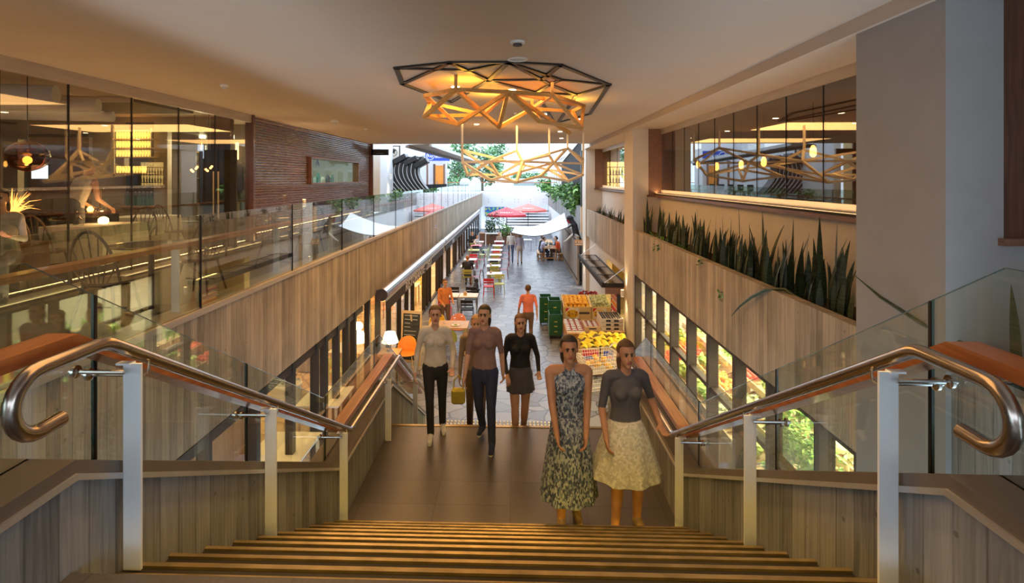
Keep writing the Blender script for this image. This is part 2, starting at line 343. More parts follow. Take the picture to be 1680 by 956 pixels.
bx('ceiling_restaurant', 'ceiling_paint', -12.6, -5.95, -1.6, 22.4, 6.20, 6.5)
bx('ceiling_bar', 'ceiling_paint', 3.86, 10, -1.6, 25.2, 6.19, 6.5)
# --- concrete parapet of the left walkway
bx('wall_left_parapet', 'board_concrete', -3.42, -3.18, -2, 54, 2.27, 3.53)
bx('trim_1', 'coping', -3.46, -3.15, -2, 54, 3.53, 3.585)
# --- right planter troughs (concrete) between the white piers
PB = [(.6, 3.98), (5.0, 14.36), (15.5, 24.0)]
for k, (a, b) in enumerate(PB):
    m = MB(); m.box(3.08, 3.2, a, b, 2.42, 3.56); m.box(3.2, 3.80, a, b, 2.42, 2.55)
    struct('wall_right_planter', m, 'board_concrete_grey' if k == 0 else 'board_concrete')
    s = MB(); rr = random.Random(k)
    nx, ny = 5, int((b-a)*6); vs = []; fs = []
    for i in range(ny+1):
        for j in range(nx+1): vs.append((3.2+.6*j/nx, a+(b-a)*i/ny, 3.47+rr.uniform(-.02, .035)))
    for i in range(ny):
        for j in range(nx): q = i*(nx+1)+j; fs.append((q, q+nx+1, q+nx+2, q+1))
    s.add(vs, fs); o = s.build('soil', 'soil'); tag(o, ['dark soil in the near concrete planter', 'reddish bark mulch in the long concrete planter', 'dark soil in the far concrete planter'][k], 'soil', kind='stuff')
bx('wall_right_parapet', 'board_concrete_grey', 3.06, 3.3, 25.2, 54, 2.42, 3.58)
# --- white piers with timber panels beside the bar windows
for k, (a, b) in enumerate([(3.98, 5.0), (14.36, 15.5), (24.0, 25.2)]):
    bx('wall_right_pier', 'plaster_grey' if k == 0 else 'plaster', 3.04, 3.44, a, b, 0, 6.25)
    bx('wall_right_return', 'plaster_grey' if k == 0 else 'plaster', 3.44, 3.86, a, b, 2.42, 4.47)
    bx('trim_2', 'timber_sill', 3.40, 3.86, a-.05, b+.02, 4.43, 4.48)
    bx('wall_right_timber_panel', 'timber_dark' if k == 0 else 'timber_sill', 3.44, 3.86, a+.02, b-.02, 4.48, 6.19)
# --- white upstand wall, timber sill, window frame and panes of the bar
for k, (a, b, js) in enumerate([(5.0, 14.36, [5.95, 6.88, 7.81, 8.74, 9.67, 10.58, 11.5, 12.45, 13.4]), (15.5, 24.0, [17.2, 18.9, 20.6, 22.3]), (.4, 3.98, [2.2])]):
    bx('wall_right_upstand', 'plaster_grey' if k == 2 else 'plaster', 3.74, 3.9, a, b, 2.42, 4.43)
    bx('trim_3', 'timber_sill', 3.60, 3.9, a, b, 4.43, 4.485)
    if k == 2: 
        bx('wall_right_near_panel', 'timber_dark', 3.78, 3.9, a, b, 4.485, 6.19); continue
    m = MB(); m.box(3.76, 3.83, a, b, 4.485, 4.61); m.box(3.76, 3.83, a, b, 6.05, 6.19)
    w = struct('window_2' if k == 0 else 'window_3', m, 'coping'); ed = [a]+js+[b]
    for y0, y1 in zip(ed, ed[1:]):
        g = MB(); g.box(3.785, 3.797, y0+.005, y1-.005, 4.61, 6.05); g.build('pane', 'glass_dim' if k == 0 else 'glass_window', w)
    for y in js:
        g = MB(); g.box(3.78, 3.80, y-.005, y+.005, 4.50, 6.18); g.build('joint', 'frame_dark', w)
# --- bar room behind the right windows
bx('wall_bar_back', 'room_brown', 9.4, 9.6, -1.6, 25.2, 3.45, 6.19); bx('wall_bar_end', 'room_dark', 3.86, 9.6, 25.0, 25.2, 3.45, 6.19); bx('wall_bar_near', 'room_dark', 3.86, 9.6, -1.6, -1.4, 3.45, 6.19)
# --- left restaurant glazing
m = MB(); m.box(-5.98, -5.88, -1.6, 12.1, 6.15, 6.32); m.box(-5.98, -5.90, -1.6, 12.1, 3.45, 3.49)
w = struct('window_1', m, 'coping'); js = [-1.6, 1.35, 2.55, 3.75, 4.93, 6.12, 7.10, 8.30, 9.48, 10.65, 12.1]
for y0, y1 in zip(js, js[1:]):
    g = MB(); g.box(-5.946, -5.934, y0+.006, y1-.006, 3.49, 6.15); g.build('pane', 'glass_window', w)
for y in js[1:-1]:
    g = MB(); g.box(-5.952, -5.928, y-.008, y+.008, 3.49, 6.32); g.build('joint', 'frame_dark', w)
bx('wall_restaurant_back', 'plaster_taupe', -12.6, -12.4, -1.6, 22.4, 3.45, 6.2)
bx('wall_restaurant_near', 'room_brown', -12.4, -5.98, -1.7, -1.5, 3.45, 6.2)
# --- slatted maroon wall with its kitchen window
m = MB(); m.m = 1
for r in ((12.12, 15.6, 3.45, 6.32), (20.3, 22.3, 3.45, 6.32), (15.6, 20.3, 3.45, 4.76), (15.6, 20.3, 5.50, 6.32)): m.box(-6.06, -6.0, *r)
m.m = 0; n = 46; pitch = 2.86/n
for i in range(n):
    z = 3.46+i*pitch
    spans = [(12.1, 22.25)] if not (4.74 < z+.03 < 5.5) else [(12.1, 15.56), (20.34, 22.25)]
    for a, b in spans:
        vs = [(-6.0, a, z), (-5.945, a, z+.004), (-5.94, a, z+.030), (-6.0, a, z+.036)]
        vs += [(x, b, zz) for x, _, zz in vs]
        m.add(vs, [(0, 1, 2, 3), (7, 6, 5, 4), (0, 4, 5, 1), (1, 5, 6, 2), (2, 6, 7, 3), (3, 7, 4, 0)])
m.m = 2; m.box(-6.02, -5.84, 12.04, 12.12, 3.45, 6.32); m.box(-6.02, -5.84, 22.25, 22.33, 3.45, 6.32)
struct('wall_slatted', m, ['slat_maroon', 'slat_back', 'timber_dark'])
m = MB()
for r in ((15.56, 15.62, 4.74, 5.52), (20.28, 20.34, 4.74, 5.52)): m.box(-6.08, -5.86, *r)
m.box(-6.08, -5.86, 15.6, 20.3, 4.74, 4.78); m.box(-6.08, -5.86, 15.6, 20.3, 5.48, 5.52)
w = struct('window_4', m, 'timber_sill'); g = MB(); g.box(-5.98, -5.97, 15.62, 20.28, 4.78, 5.48); g.build('pane', 'glass_kitchen', w)
# --- kitchen behind it
bx('wall_kitchen_back', 'plaster_green', -9.4, -9.3, 13.2, 22.3, 3.45, 6.2); bx('wall_kitchen_near', 'plaster', -9.4, -6.06, 13.1, 13.2, 3.45, 6.2); bx('wall_kitchen_far', 'plaster', -9.4, -6.06, 22.2, 22.3, 3.45, 6.2)
# --- restaurant end wall: niche, hatch to the bright back kitchen, wine red bay
YW = 11.35
m = MB(); m.box(-12.4, -10.6, YW, YW+.15, 3.45, 6.2)
m.box(-10.6, -9.3, YW, YW+.15, 3.45, 4.35); m.box(-10.6, -9.3, YW, YW+.15, 5.75, 6.2); m.box(-9.3, -8.28, YW, YW+.15, 3.45, 6.2)
m.box(-8.28, -7.64, YW, YW+.15, 3.45, 4.33); m.box(-8.28, -7.64, YW, YW+.15, 6.10, 6.2)
m.box(-7.64, -7.35, YW, YW+.15, 3.45, 6.2); m.box(-7.35, -6.5, YW, YW+.15, 3.45, 4.0); m.box(-7.35, -6.5, YW, YW+.15, 5.9, 6.2); m.box(-6.5, -6.42, YW, YW+.15, 3.45, 6.2)
struct('wall_restaurant_end', m, 'plaster_taupe'); bx('wall_restaurant_maroon', 'slat_maroon', -6.42, -6.0, YW, YW+.15, 3.45, 6.2)
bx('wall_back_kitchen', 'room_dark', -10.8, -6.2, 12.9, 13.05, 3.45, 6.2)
area('back_kitchen_light', (-6.9, 12.2, 5.9), .8, 42, (1, .88, .5)); area('back_kitchen_light', (-9.9, 12.2, 5.9), .9, 30, (1, .75, .35))
# --- walls beyond the ceiling, upper left
bx('wall_left_pale', 'plaster_cream', -6.6, -6.3, 22.35, 23.7, 3.45, 6.9); bx('wall_left_white', 'plaster_cool', -6.2, -5.9, 23.7, 34, 3.45, 6.5)
bx('wall_left_shop', 'plaster_cool', -6.9, -6.6, 34, 44, 3.45, 7.2); bx('wall_left_shop_end', 'plaster_cool', -8.5, -4.55, 36.0, 36.3, 3.45, 7.4)
# --- bridge at the far end
m = MB(); m.box(-14, 14, 52, 54, 2.30, 3.5); struct('wall_bridge', m, 'plaster_cool')
m = MB()
for x in (-2.6, -1.3, -.1, .25, 1.4, 2.6):
    for z in (2.72, 2.95): m.cyl((x, 52.01, z), (x, 51.96, z), .035, n=8)
tag(m.build('fixing_studs', 'grey'), 'small round grey studs on the white bridge face', 'studs', kind='stuff')
bx('wall_far_lower', 'plaster_cool', -3.4, 3.3, 56, 56.2, 0, 2.4); bx('wall_far_left', 'plaster_cool', -3.6, -3.4, 50, 56, 0, 2.3)
# --- deli shopfront (lower left)
m = MB()
ys = [4.7, 5.9, 7.05, 8.2, 9.2, 9.65, 10.3, 10.9, 11.4, 12.5, 13.45, 14.6, 15.9, 17.0, 18.0, 20.2, 20.9, 21.6, 23.6, 24.3, 25.2, 27.2, 28, 30, 31, 33, 34.5, 36, 38, 40, 42, 44, 46, 48, 50]
m.box(-3.46, -3.36, -1, 52, 2.18, 2.30); m.box(-3.46, -3.36, -1, 52, 0, .06)
m.box(-3.45, -3.37, -1, 12.0, 1.98, 2.10); m.box(-3.44, -3.38, -1, 8.2, 2.10, 2.18)
w = struct('window_5', m, 'frame_brown')
for y in ys:
    g = MB(); g.box(-3.47, -3.35, y-.055, y+.055, .0, 2.27); g.build('mullion', 'frame_dark', w)
op = {18.0, 21.6, 28, 34.5}
for y0, y1 in zip(ys, ys[1:]):
    if y0 in op: continue
    g = MB(); g.box(-3.415, -3.405, y0+.05, y1-.05, .06, 2.18); g.build('pane', 'glass_clear', w)
bx('wall_deli_back', 'timber_panel', -9.3, -9.1, -2, 54, 0, 2.36); bx('wall_deli_near', 'timber_panel', -9.1, -3.45, -.9, -.75, 0, 2.36)
bx('ceiling_deli', 'ceiling_paint', -9.2, -3.43, -2, 54, 2.28, 2.36)
bx('wall_deli_partition', 'plaster', -9.1, -5.2, 15.6, 15.75, 0, 2.28)
# --- grocery shopfront (lower right)
m = MB(); m.box(3.10, 3.24, 5.0, 14.36, 2.36, 2.44); m.box(3.10, 3.22, 5.0, 14.36, 0, .10); m.box(3.11, 3.21, 5.0, 14.36, 1.50, 1.57)
w = struct('window_6', m, 'frame_brown'); ys = [5.05, 5.72, 6.82, 7.86, 8.93, 9.98, 11.05, 12.1, 13.15, 14.28]
for y in ys:
    g = MB(); g.box(3.08, 3.24, y-.055, y+.055, 0, 2.42); g.build('mullion', 'frame_brown', w)
for y0, y1 in zip(ys, ys[1:]):
    g = MB(); g.box(3.155, 3.165, y0+.05, y1-.05, .1, 2.36); g.build('pane', 'glass_clear', w)
bx('wall_grocery_back', 'plaster', 9.3, 9.5, 3.5, 27, 0, 2.45); bx('wall_grocery_near', 'plaster', 3.4, 9.3, 3.4, 3.5, 0, 2.45); bx('wall_grocery_far', 'plaster', 3.44, 9.3, 15.0, 15.15, 0, 2.45)
bx('ceiling_grocery', 'plaster', 3.2, 9.4, 3.4, 27, 2.40, 2.44)
# wall and lit doorway under the canopy
m = MB(); m.box(3.2, 3.4, 19.5, 24.0, 0, 2.44); m.box(3.2, 3.4, 15.5, 16.2, 0, 2.44); m.box(3.2, 3.4, 16.2, 19.5, 2.1, 2.44); struct('wall_right_lower', m, 'plaster')
area('doorway_light', (4.8, 18, 2.3), 1.8, 70, (1, .72, .25))
bx('wall_right_behind_hoarding', 'plaster', 3.2, 3.4, 25.2, 33, 0, 2.42)
bx('wall_doorway_far', 'plaster_cream', 3.4, 9.3, 23.8, 24.0, 0, 2.40)
bx('wall_doorway_back', 'plaster_cream', 6.2, 6.4, 15.2, 23.8, 0, 2.40)
bx('wall_right_far_lower', 'plaster_cool', 3.1, 3.3, 33, 56, 0, 2.42)
# ================================================================= STAIRCASE
HW = 1.585
RUN, R1, N1, R2 = .295, (3.45-1.65)/11, 11, .165
Y0 = 1.97; YL = 4.92; YE = 7.22; SW = HW-.004
def prof(y):
    if y < 1.98: return 3.86
    if y < 5.1: return 3.86-(y-1.98)*(3.86-2.24)/3.12
    if y < 7.2: return 2.24
    return max(.6, 2.24-(y-7.2)*.58)
sides = (-1, 1)
for s in sides:
    xi = XC+s*HW; xo = XC+s*(HW+.28); nm = 'left' if s < 0 else 'right'
    yy = [-1.6, 1.98, 5.1, 7.2, 9.9]; m = MB(); vs = []
    for x in (xi, xo):
        vs += [(x, y, prof(y)-.05) for y in yy]+[(x, 9.9, 0), (x, -1.6, 0)]
    n = 7; m.add(vs, [tuple(range(n)), tuple(range(2*n-1, n-1, -1))]+[(i, n+i, n+(i+1) % n, (i+1) % n) for i in range(n)])
    struct('wall_stair_'+nm, m, 'board_concrete_grey')
    for nm2, w0, w1, h0, h1, mt in (('trim_4', -.012, .30, -.05, .0, 'coping_brown'), ('trim_5', -.022, .0, -.075, -.05, 'trim_metal')):
        m = MB()
        for (a, b) in zip(yy, yy[1:]):
            vs = [(XC+s*(HW+w), y, prof(y)+h) for y in (a, b) for w, h in ((w0, h0), (w1, h0), (w1, h1), (w0, h1))]
            m.add(vs, [(0, 1, 2, 3), (7, 6, 5, 4), (0, 4, 5, 1), (1, 5, 6, 2), (2, 6, 7, 3), (3, 7, 4, 0)])
        struct(nm2, m, mt)
st = thing('staircase', 'wide dark staircase with ribbed treads going down to a tiled landing', 'staircase', (XC, 0, 0))
def tread_bm(y0, z):
    m = MB(); m.m = 2; m.box(-SW, SW, y0-.02, y0+RUN, z-.045, z-.012)
    m.m = 0
    for k in range(6):
        a = y0+.020+k*.050; m.box(-SW, SW, a, a+(.010 if k < 5 else .022), z-.013, z)
    m.m = 1; m.box(-SW, SW, y0+RUN-.015, y0+RUN-.0, z-R1+.0, z-.045)
    return m
for k in range(1, N1):
    tread_bm(Y0+RUN*(k-1), 3.45-R1*k).build('tread', ['tread_metal', 'riser_dark', 'tread_groove'], st)
for k in range(0, N1):
    o = area('step_light', (0, Y0+RUN*k+.006, 3.45-R1*k-.055), 3.0, 1.3, (1, .60, .05), rot=(.7, 0, 0), sy=.012); o.parent = st
m = MB(); m.box(-SW, SW, -1.6, Y0-.001, 3.30, 3.45); m.build('top_landing', 'landing_tiles', st)
m = MB(); m.box(-SW, SW, YL, YE-.01, 1.45, 1.65)
m.build('middle_landing', 'landing_tiles', st)
m = MB(); m.box(-SW, SW, YE-.05, YE, 1.40, 1.656); m.build('landing_nosing', 'tread_metal', st)
for k in range(1, 10):
    m = MB(); m.m = 0; m.box(-SW, SW, YE+RUN*(k-1), YE+RUN*k, 0, 1.65-R2*k); m.build('lower_step', 'riser_dark', st)
m = MB(); m.box(-SW, SW, YL, YE-.06, .0, 1.45); m.build('landing_base', 'board_concrete_grey', st)
tt = thing('tactile_strip', 'row of pale raised studs across the paving at the stair foot', 'tactile strip', (XC, 10.9, 0))
m = MB(); m.box(-1.5, 1.5, -.18, .18, 0, .006); m.build('base_plate', 'landing_tiles', tt)
m = MB()
for i in range(40):
    for j in range(3): m.cyl((-1.46+i*.075, -.12+j*.12, .005), (-1.46+i*.075, -.12+j*.12, .03), .024, .017, n=8)
tag(m.build('studs', 'white', tt), None, None, kind='stuff')
# ================================================================= BALUSTRADES
YT = [(-1.4, 4.59), (1.96, 4.59), (5.1, 2.84), (7.2, 2.84), (9.7, 1.40)]
def lerp(tab, y):
    for (a, za), (b, zb) in zip(tab, tab[1:]):
        if y <= b: return za+(zb-za)*(y-a)/(b-a)
    return tab[-1][1]
def panel(x, y0, y1, botf, topf, brk=(), th=.012):
    ys = [y0]+[b for b in brk if y0 < b < y1]+[y1]; m = MB()
    for k, m_i in ((0, 0), (1, 1)):
        pass
    vs = []
    for xx in (x-th/2, x+th/2): vs += [(xx, y, botf(y)) for y in ys]+[(xx, y, topf(y)) for y in reversed(ys)]
    n = 2*len(ys); m.m = 0; m.add(vs, [tuple(range(n)), tuple(range(2*n-1, n-1, -1))]); m.m = 1
    m.add(vs, [(i, n+i, n+(i+1) % n, (i+1) % n) for i in range(n)]); return m
def disc(m, x, y, z, s, xg):
    """standoff: rod from the post to the glass and a polished disc each side of it"""
    m.cyl((x, y, z), (xg, y, z), .009, n=8); m.lathe([(.018, -.004), (.026, 0), (.026, .012), (.018, .018)], n=14, M_=Matrix.Translation((xg-s*.02, y, z)) @ Matrix.Rotation(-s*PI/2, 4, 'Y'))
RT = [(1.80, 4.26), (2.10, 4.26), (5.28, 2.46), (7.5, 2.46), (9.75, 1.10)]
WT = [(-1.5, 4.285), (2.05, 4.285), (5.23, 2.485), (7.45, 2.485), (9.8, 1.07)]
for s in sides:
    nm = 'left' if s < 0 else 'right'; xg = XC+s*1.755; far = 'on the %s side of the stairs' % nm
    b = thing('stair_balustrade', 'clear glass balustrade standing on the concrete wall on the %s side of the stairs' % nm, 'balustrade', (0, 0, 0))
    for y0, y1 in ((-1.4, .9), (.91, 2.29), (2.31, 3.62), (3.64, 5.13), (5.16, 6.93), (6.96, 8.3), (8.32, 9.7)):
        panel(xg, y0, y1, lambda y: prof(y)-.0, lambda y: lerp(YT, y), (1.96, 1.98, 5.1, 7.2)).build('glass_panel', ['glass', 'glass_edge'], b)
    for y in (2.30, 3.63, 5.145, 6.945):
        m = MB(); m.box(xg-.007, xg+.007, y-.005, y+.005, prof(y), lerp(YT, y)); m.build('joint', 'frame_dark', b)
    # steel rail
    h = thing('steel_handrail', 'curled brushed steel tube handrail on flat posts, %s side of the stairs' % nm, 'handrail', (0, 0, 0))
    xr = XC+s*1.55; pts = []
    cy, cz, r = 1.80, 4.155, .105
    for a in range(-60, 181, 15):
        t = math.radians(a); pts.append((xr, cy-math.sin(t)*r*1.0, cz+math.cos(t)*r*(1.0)) )
    pts = [(xr, cy-r*math.sin(math.radians(a)), cz+r*math.cos(math.radians(a))) for a in range(0, 181, 15)]
    pts = [(xr, cy+.09, cz-r+.004)]+pts[::-1]
    def smooth_corner(a, b_, c, n=4, d=.05):
        a, b_, c = Vector(a), Vector(b_), Vector(c); p0 = b_+(a-b_).normalized()*d; p2 = b_+(c-b_).normalized()*d
        return [tuple((1-t)**2*p0+2*t*(1-t)*b_+t*t*p2) for t in [i/n for i in range(n+1)]]
    q = [(xr, y, z) for y, z in RT]
    for i in (1, 2, 3): pts += smooth_corner(q[i-1], q[i], q[i+1])
    pts.append(q[4]); MBr = MB(); MBr.tube(pts, .0265, n=16); MBr.build('tube', 'steel_rail', h, smooth=True)
    for y, zb in ((2.22, 3.45-R1), (3.50, 3.45-R1*6), (5.0, 1.65), (6.76, 1.65), (8.6, 1.65-R2*6)):
        zt = lerp(RT, y)-.055; p = MB(); xp = XC+s*1.528
        p.box(xp-.037, xp+.037, y-.006, y+.006, zb, zt); p.build('post', 'white_metal', h)
        p = MB(); p.box(min(xp, xp+s*.06)-.0, max(xp, xp+s*.06), y-.018, y+.018, zt-.004, zt+.004)
        p.build('post_head', 'white_metal', h); p = MB(); disc(p, xp, y-.05, zt-.02, s, xg); p.build('standoff', 'steel', h, smooth=True); p = MB(); disc(p, xp, y+.02, zt-.055, s, xg); p.build('standoff', 'steel', h, smooth=True); p = MB()
        e = lerp(RT, y+.10)-.02; p.tube([(xp, y, zt-.07), (xp, y+.085, zt-.07), (xp, y+.10, zt-.055), (xp, y+.10, e)], .006, n=8); p.build('bracket', 'steel', h, smooth=True)
    # timber rail beyond the glass
    t = MB(); xa, xb = XC+s*1.622, XC+s*1.742
    for (a, za), (b_, zb) in zip(WT, WT[1:]):
        vs = [(x, y, z+dz) for y, z in ((a, za), (b_, zb)) for x, dz in ((xa, -.028), (xb, -.028), (xb, .022), (xa, .022))]
        t.add(vs, [(0, 1, 2, 3), (7, 6, 5, 4), (0, 4, 5, 1), (1, 5, 6, 2), (2, 6, 7, 3), (3, 7, 4, 0)])
    o = t.build('timber_handrail', 'timber_rail'); tag(o, 'red brown timber board rail outside the glass on the %s side of the stairs' % nm, 'handrail')
# --- long balustrade of the left walkway
b = thing('walkway_balustrade', 'long frameless glass balustrade on the concrete parapet of the left walkway', 'balustrade', (0, 0, 0))
ys = [-1.9, .95, 3.2, 5.47]+[7.75+2.25*i for i in range(20)]
for y0, y1 in zip(ys, ys[1:]):
    panel(-3.20, y0+.006, y1-.006, lambda y: 3.585, lambda y: 4.53).build('glass_panel', ['glass_rail', 'glass_edge'], b)
for y in ys[1:-1]:
    m = MB(); m.box(-3.212, -3.188, y-.006, y+.006, 3.585, 4.53); m.build('joint', 'frame_dark', b)
    m = MB(); xp = -3.36; m.box(xp-.04, xp+.04, y-.16, y-.145, 3.45, 4.20); m.build('post', 'white_metal', b)
    for dy in (-.11, .12): m = MB(); disc(m, xp, y+dy, 4.17, 1, -3.19); m.build('standoff', 'steel', b, smooth=True)
m = MB(); m.box(-3.48, -3.34, -1.9, 52, 4.205, 4.25); o = m.build('walkway_handrail', 'timber_rail'); tag(o, 'long orange brown timber rail behind the glass of the left walkway', 'handrail')
b = thing('bridge_balustrade', 'clear glass balustrade with a thin rail along the far white bridge', 'balustrade', (0, 52.2, 3.5))
for i in range(-6, 7):
    m = MB(); m.box(i*2.1-1.04, i*2.1+1.04, -.006, .006, .02, 1.0); m.build('glass_panel', 'glass', b)
m = MB(); m.cyl((-13.6, 0, 1.02), (13.6, 0, 1.02), .03); m.build('top_rail', 'timber_rail', b)
# ================================================================= CEILING FITTINGS
def rot_to(d): return Vector((0, 0, 1)).rotation_difference(Vector(d).normalized()).to_matrix().to_4x4()
def downlight(px, py, label, energy=14, col=SOFT, zc=6.32, ang=95):
    D = (zc-EYE)*FPX/(293-py); p = P(px, py, D)
    t = thing('downlight', label, 'ceiling light', (p.x, p.y, zc))
    m = MB(); m.lathe([(.075, -.012), (.075, 0), (.055, 0), (.055, -.012)], n=18); m.build('rim', 'white', t, smooth=True)
    m = MB(); m.lathe([(.06, -.022), (.06, -.010)], n=16); m.build('lens', 'lamp_glow', t)
    spot('downlight_lamp', (0, 0, -.03), energy, col, ang, .7, .05, parent=t)
    return t
downlight(747, 141, 'left of the two bright downlights just above the gold timber frame', 40, AMBER, ang=120)
downlight(840, 146, 'middle bright downlight just above the gold timber frame', 40, AMBER, ang=120)
downlight(762, 180, 'downlight seen under the left half of the gold timber frame', 28)
downlight(782, 203, 'downlight under the middle of the gold frame, near the hanging rods', 28)
downlight(893, 186, 'downlight seen through the right half of the gold timber frame', 28)
downlight(953, 194, 'downlight at the right tip of the gold timber frame', 28)
downlight(919, 215, 'nearer of the two small downlights left of the right rods', 24)
downlight(921, 226, 'farther of the two small downlights left of the right rods', 24)
def ceil(px, py, zc=6.32): return P(px, py, (zc-EYE)*FPX/(293-py))
p = ceil(849, 68); t = thing('smoke_detector', 'small round smoke detector on the ceiling in front of the speaker ring', 'smoke detector', (p.x, p.y, 6.32))
m = MB(); m.lathe([(.075, 0), (.075, -.02), (.05, -.025)], n=20); m.build('base', 'white', t, smooth=True)
m = MB(); m.lathe([(.045, -.025), (.05, -.045), (.02, -.055)], n=16); m.build('sensor_head', 'dark_grey', t, smooth=True)
p = ceil(849, 97); t = thing('ceiling_speaker', 'flush round white speaker in the ceiling above the dark frame', 'speaker', (p.x, p.y, 6.32))
m = MB(); m.lathe([(.12, 0), (.12, -.012), (.10, -.014), (.10, 0)], n=28); m.build('rim', 'white', t, smooth=True); m = MB(); m.lathe([(.098, -.004), (.098, -.001)], n=28); m.build('grille', 'light_grey', t)
for (px, py, lb, nm, r) in ((368, 139, 'small white dome camera on the ceiling above the left glazing', 'ceiling_camera', .06), (549, 197, 'larger dome camera on the ceiling above the slatted wall', 'ceiling_camera', .10), (600, 211, 'small white sensor on the ceiling right of the dome camera', 'ceiling_sensor', .05), (845, 185, 'small sensor on the ceiling between the timber frames', 'ceiling_sensor', .04)):
    p = ceil(px, py); t = thing(nm, lb, 'camera' if 'camera' in nm else 'sensor', (p.x, p.y, 6.32))
    m = MB(); m.lathe([(r, 0), (r, -.4*r), (r*.8, -.6*r)], n=16); m.build('base', 'white', t, smooth=True)
    m = MB(); m.ball((0, 0, -.55*r), r*.68, n=12, m=8); m.build('dome', 'light_grey', t, smooth=True)
# stair lights: recessed above the flight, outside the frame but part of the room
for x in (-1.15, 1.05):
    for y in (2.7, 3.9):
        t = thing('stair_downlight', 'recessed amber downlight above the stairs, %s side, %s row' % ('left' if x < 0 else 'right', 'near' if y < 3 else 'far'), 'ceiling light', (x, y, 6.32))
        m = MB(); m.lathe([(.07, -.012), (.07, 0), (.05, 0), (.05, -.012)], n=16); m.build('rim', 'white', t, smooth=True)
        spot('stair_lamp', (0, 0, -.03), 120, (1, .66, .25), 44, .5, .05, parent=t)
for x, z, y0, y1, e, lb in ((-5.70, 3.45, 1.0, 21.8, 75, 'added long slim floor uplight strip at the foot of the left glazing'), (3.66, 4.485, 5.2, 23.8, 40, 'added long slim uplight strip on the timber sill of the bar windows')):
    t = thing('added_uplight_strip', lb, 'uplight', (x, (y0+y1)/2, z)); L = (y1-y0)/2  # added strips to brighten the ceiling, not fittings of the place
    m = MB(); m.box(-.03, .03, -L, L, 0, .03); m.build('housing', 'frame_dark', t); m = MB(); m.box(-.02, .02, -L, L, .03, .034); m.build('lens', 'added_strip_glow', t)
    o = area('added_uplight_lamp', (0, 0, .045), .035, e, (1, .60, .27), rot=(PI, 0, 0), sy=2*L); o.parent = t
# ================================================================= HANGING TIMBER FRAMES
def frame_thing(name, label, nodes, edges, mat, r, flat=False, rods=(), zc=6.32):
    c = sum((v for v in nodes.values()), Vector())/len(nodes); t = thing(name, label, 'ceiling sculpture', (c.x, c.y, zc))
    for a, b in edges:
        A, B = nodes[a]-t.location, nodes[b]-t.location; m = MB(); m.m = 0
        d = (B-A).normalized()*r*.8
        if flat: m.beam(A-d, B+d, r*2, .02)
        else: m.beam(A-d, B+d, r*2, r*2)
        m.build('bar', mat, t)
    for nm in rods:
        A = nodes[nm]-t.location; m = MB(); m.beam(A, (A.x, A.y, 0), r*1.7); m.build('hanging_rod', mat, t)
    return t
dk = {k: (lambda p: Vector((p.x, p.y, 6.305)))(ceil(x, y, 6.305)) for k, (x, y) in dict(A=(650, 112), a=(660, 138), B=(738, 103), C=(834, 102.5), D=(919, 107), E=(999, 139), F=(968, 187), G=(916, 201), H=(946, 156), I=(920, 131), J=(889, 131), K=(801, 132), L=(740, 168), M=(880, 152), N=(770, 115.5), O=(908, 200), P=(902, 139)).items()}
frame_thing('dark_ceiling_frame', 'dark brown faceted polygon frame fixed flat to the ceiling above the gold frame', dk,
    'Aa AB BC CD DE EF FG aB aL LK KC BK AN NC KJ CJ CI DJ JP IP PM PH HE IE KM MH MO HG'.split(), 'frame_black', .033, flat=True)
gd = {k: P(*v) for k, v in dict(a=(698, 157, 8.07), b=(748, 147, 7.5), c=(833, 151, 7.73), d=(906, 156, 8.0), e=(958, 174, 9.2), f=(697, 191, 7.9), g=(751, 204, 8.0), h=(793, 188, 8.8), i=(819, 208, 8.6), j=(873, 178, 9.2), k=(885, 199, 7.9), l=(953, 210, 8.0), m=(934, 218, 9.0), n=(939, 183, 9.5), p=(706, 169, 8.6)).items()}
g1 = frame_thing('gold_timber_frame', 'glowing orange gold faceted timber frame hanging under the ceiling', gd,
    'ab bc cd de ap pf bf fg gc bi hc ci ph ag fh hi ij jd ck kl dl cm el nl nj ce en kj'.split(), 'gold_timber', .026, rods='bdj')
pl = {k: P(*v) for k, v in dict(A=(758, 246, 14), a=(759, 266, 14), B=(803, 264.5, 13.9), C=(857, 265, 14.4), D=(908, 267, 15.5), E=(956, 268, 16.6), F=(767, 287, 14.2), G=(805, 295, 13.6), H=(818, 287, 14.8), I=(847, 299, 13.5), J=(886, 289, 14.5), K=(932, 297, 15), L=(956, 287, 16.2), M=(848, 247, 14.6), N=(901, 255, 15.2), O=(931, 243, 16.4), Q=(786, 286, 15.2), R=(860, 271, 15.8), S=(900, 278, 16.4), T=(957, 262, 17.0)).items()}
frame_thing('pale_timber_frame', 'pale faceted timber frame on long rods hanging in front of the trees', pl,
    'Aa aB BC CD DE aF FB FQ QH HC aQ QG GD BH BM MC IC IJ GI JD JK KL LD SK DK AH MR RI OT OC OE OD NC ND ET TL SL RS JS aG HI AR'.split(), 'pale_timber', .029, rods='AMNOT')
for p_, e in ((gd['b'], 26), (gd['h'], 26), (gd['j'], 26), (gd['n'], 20)):
    point('frame_uplight', (p_.x+.1, p_.y+.35, 6.08), e*.45, (1, .50, .045), .12)
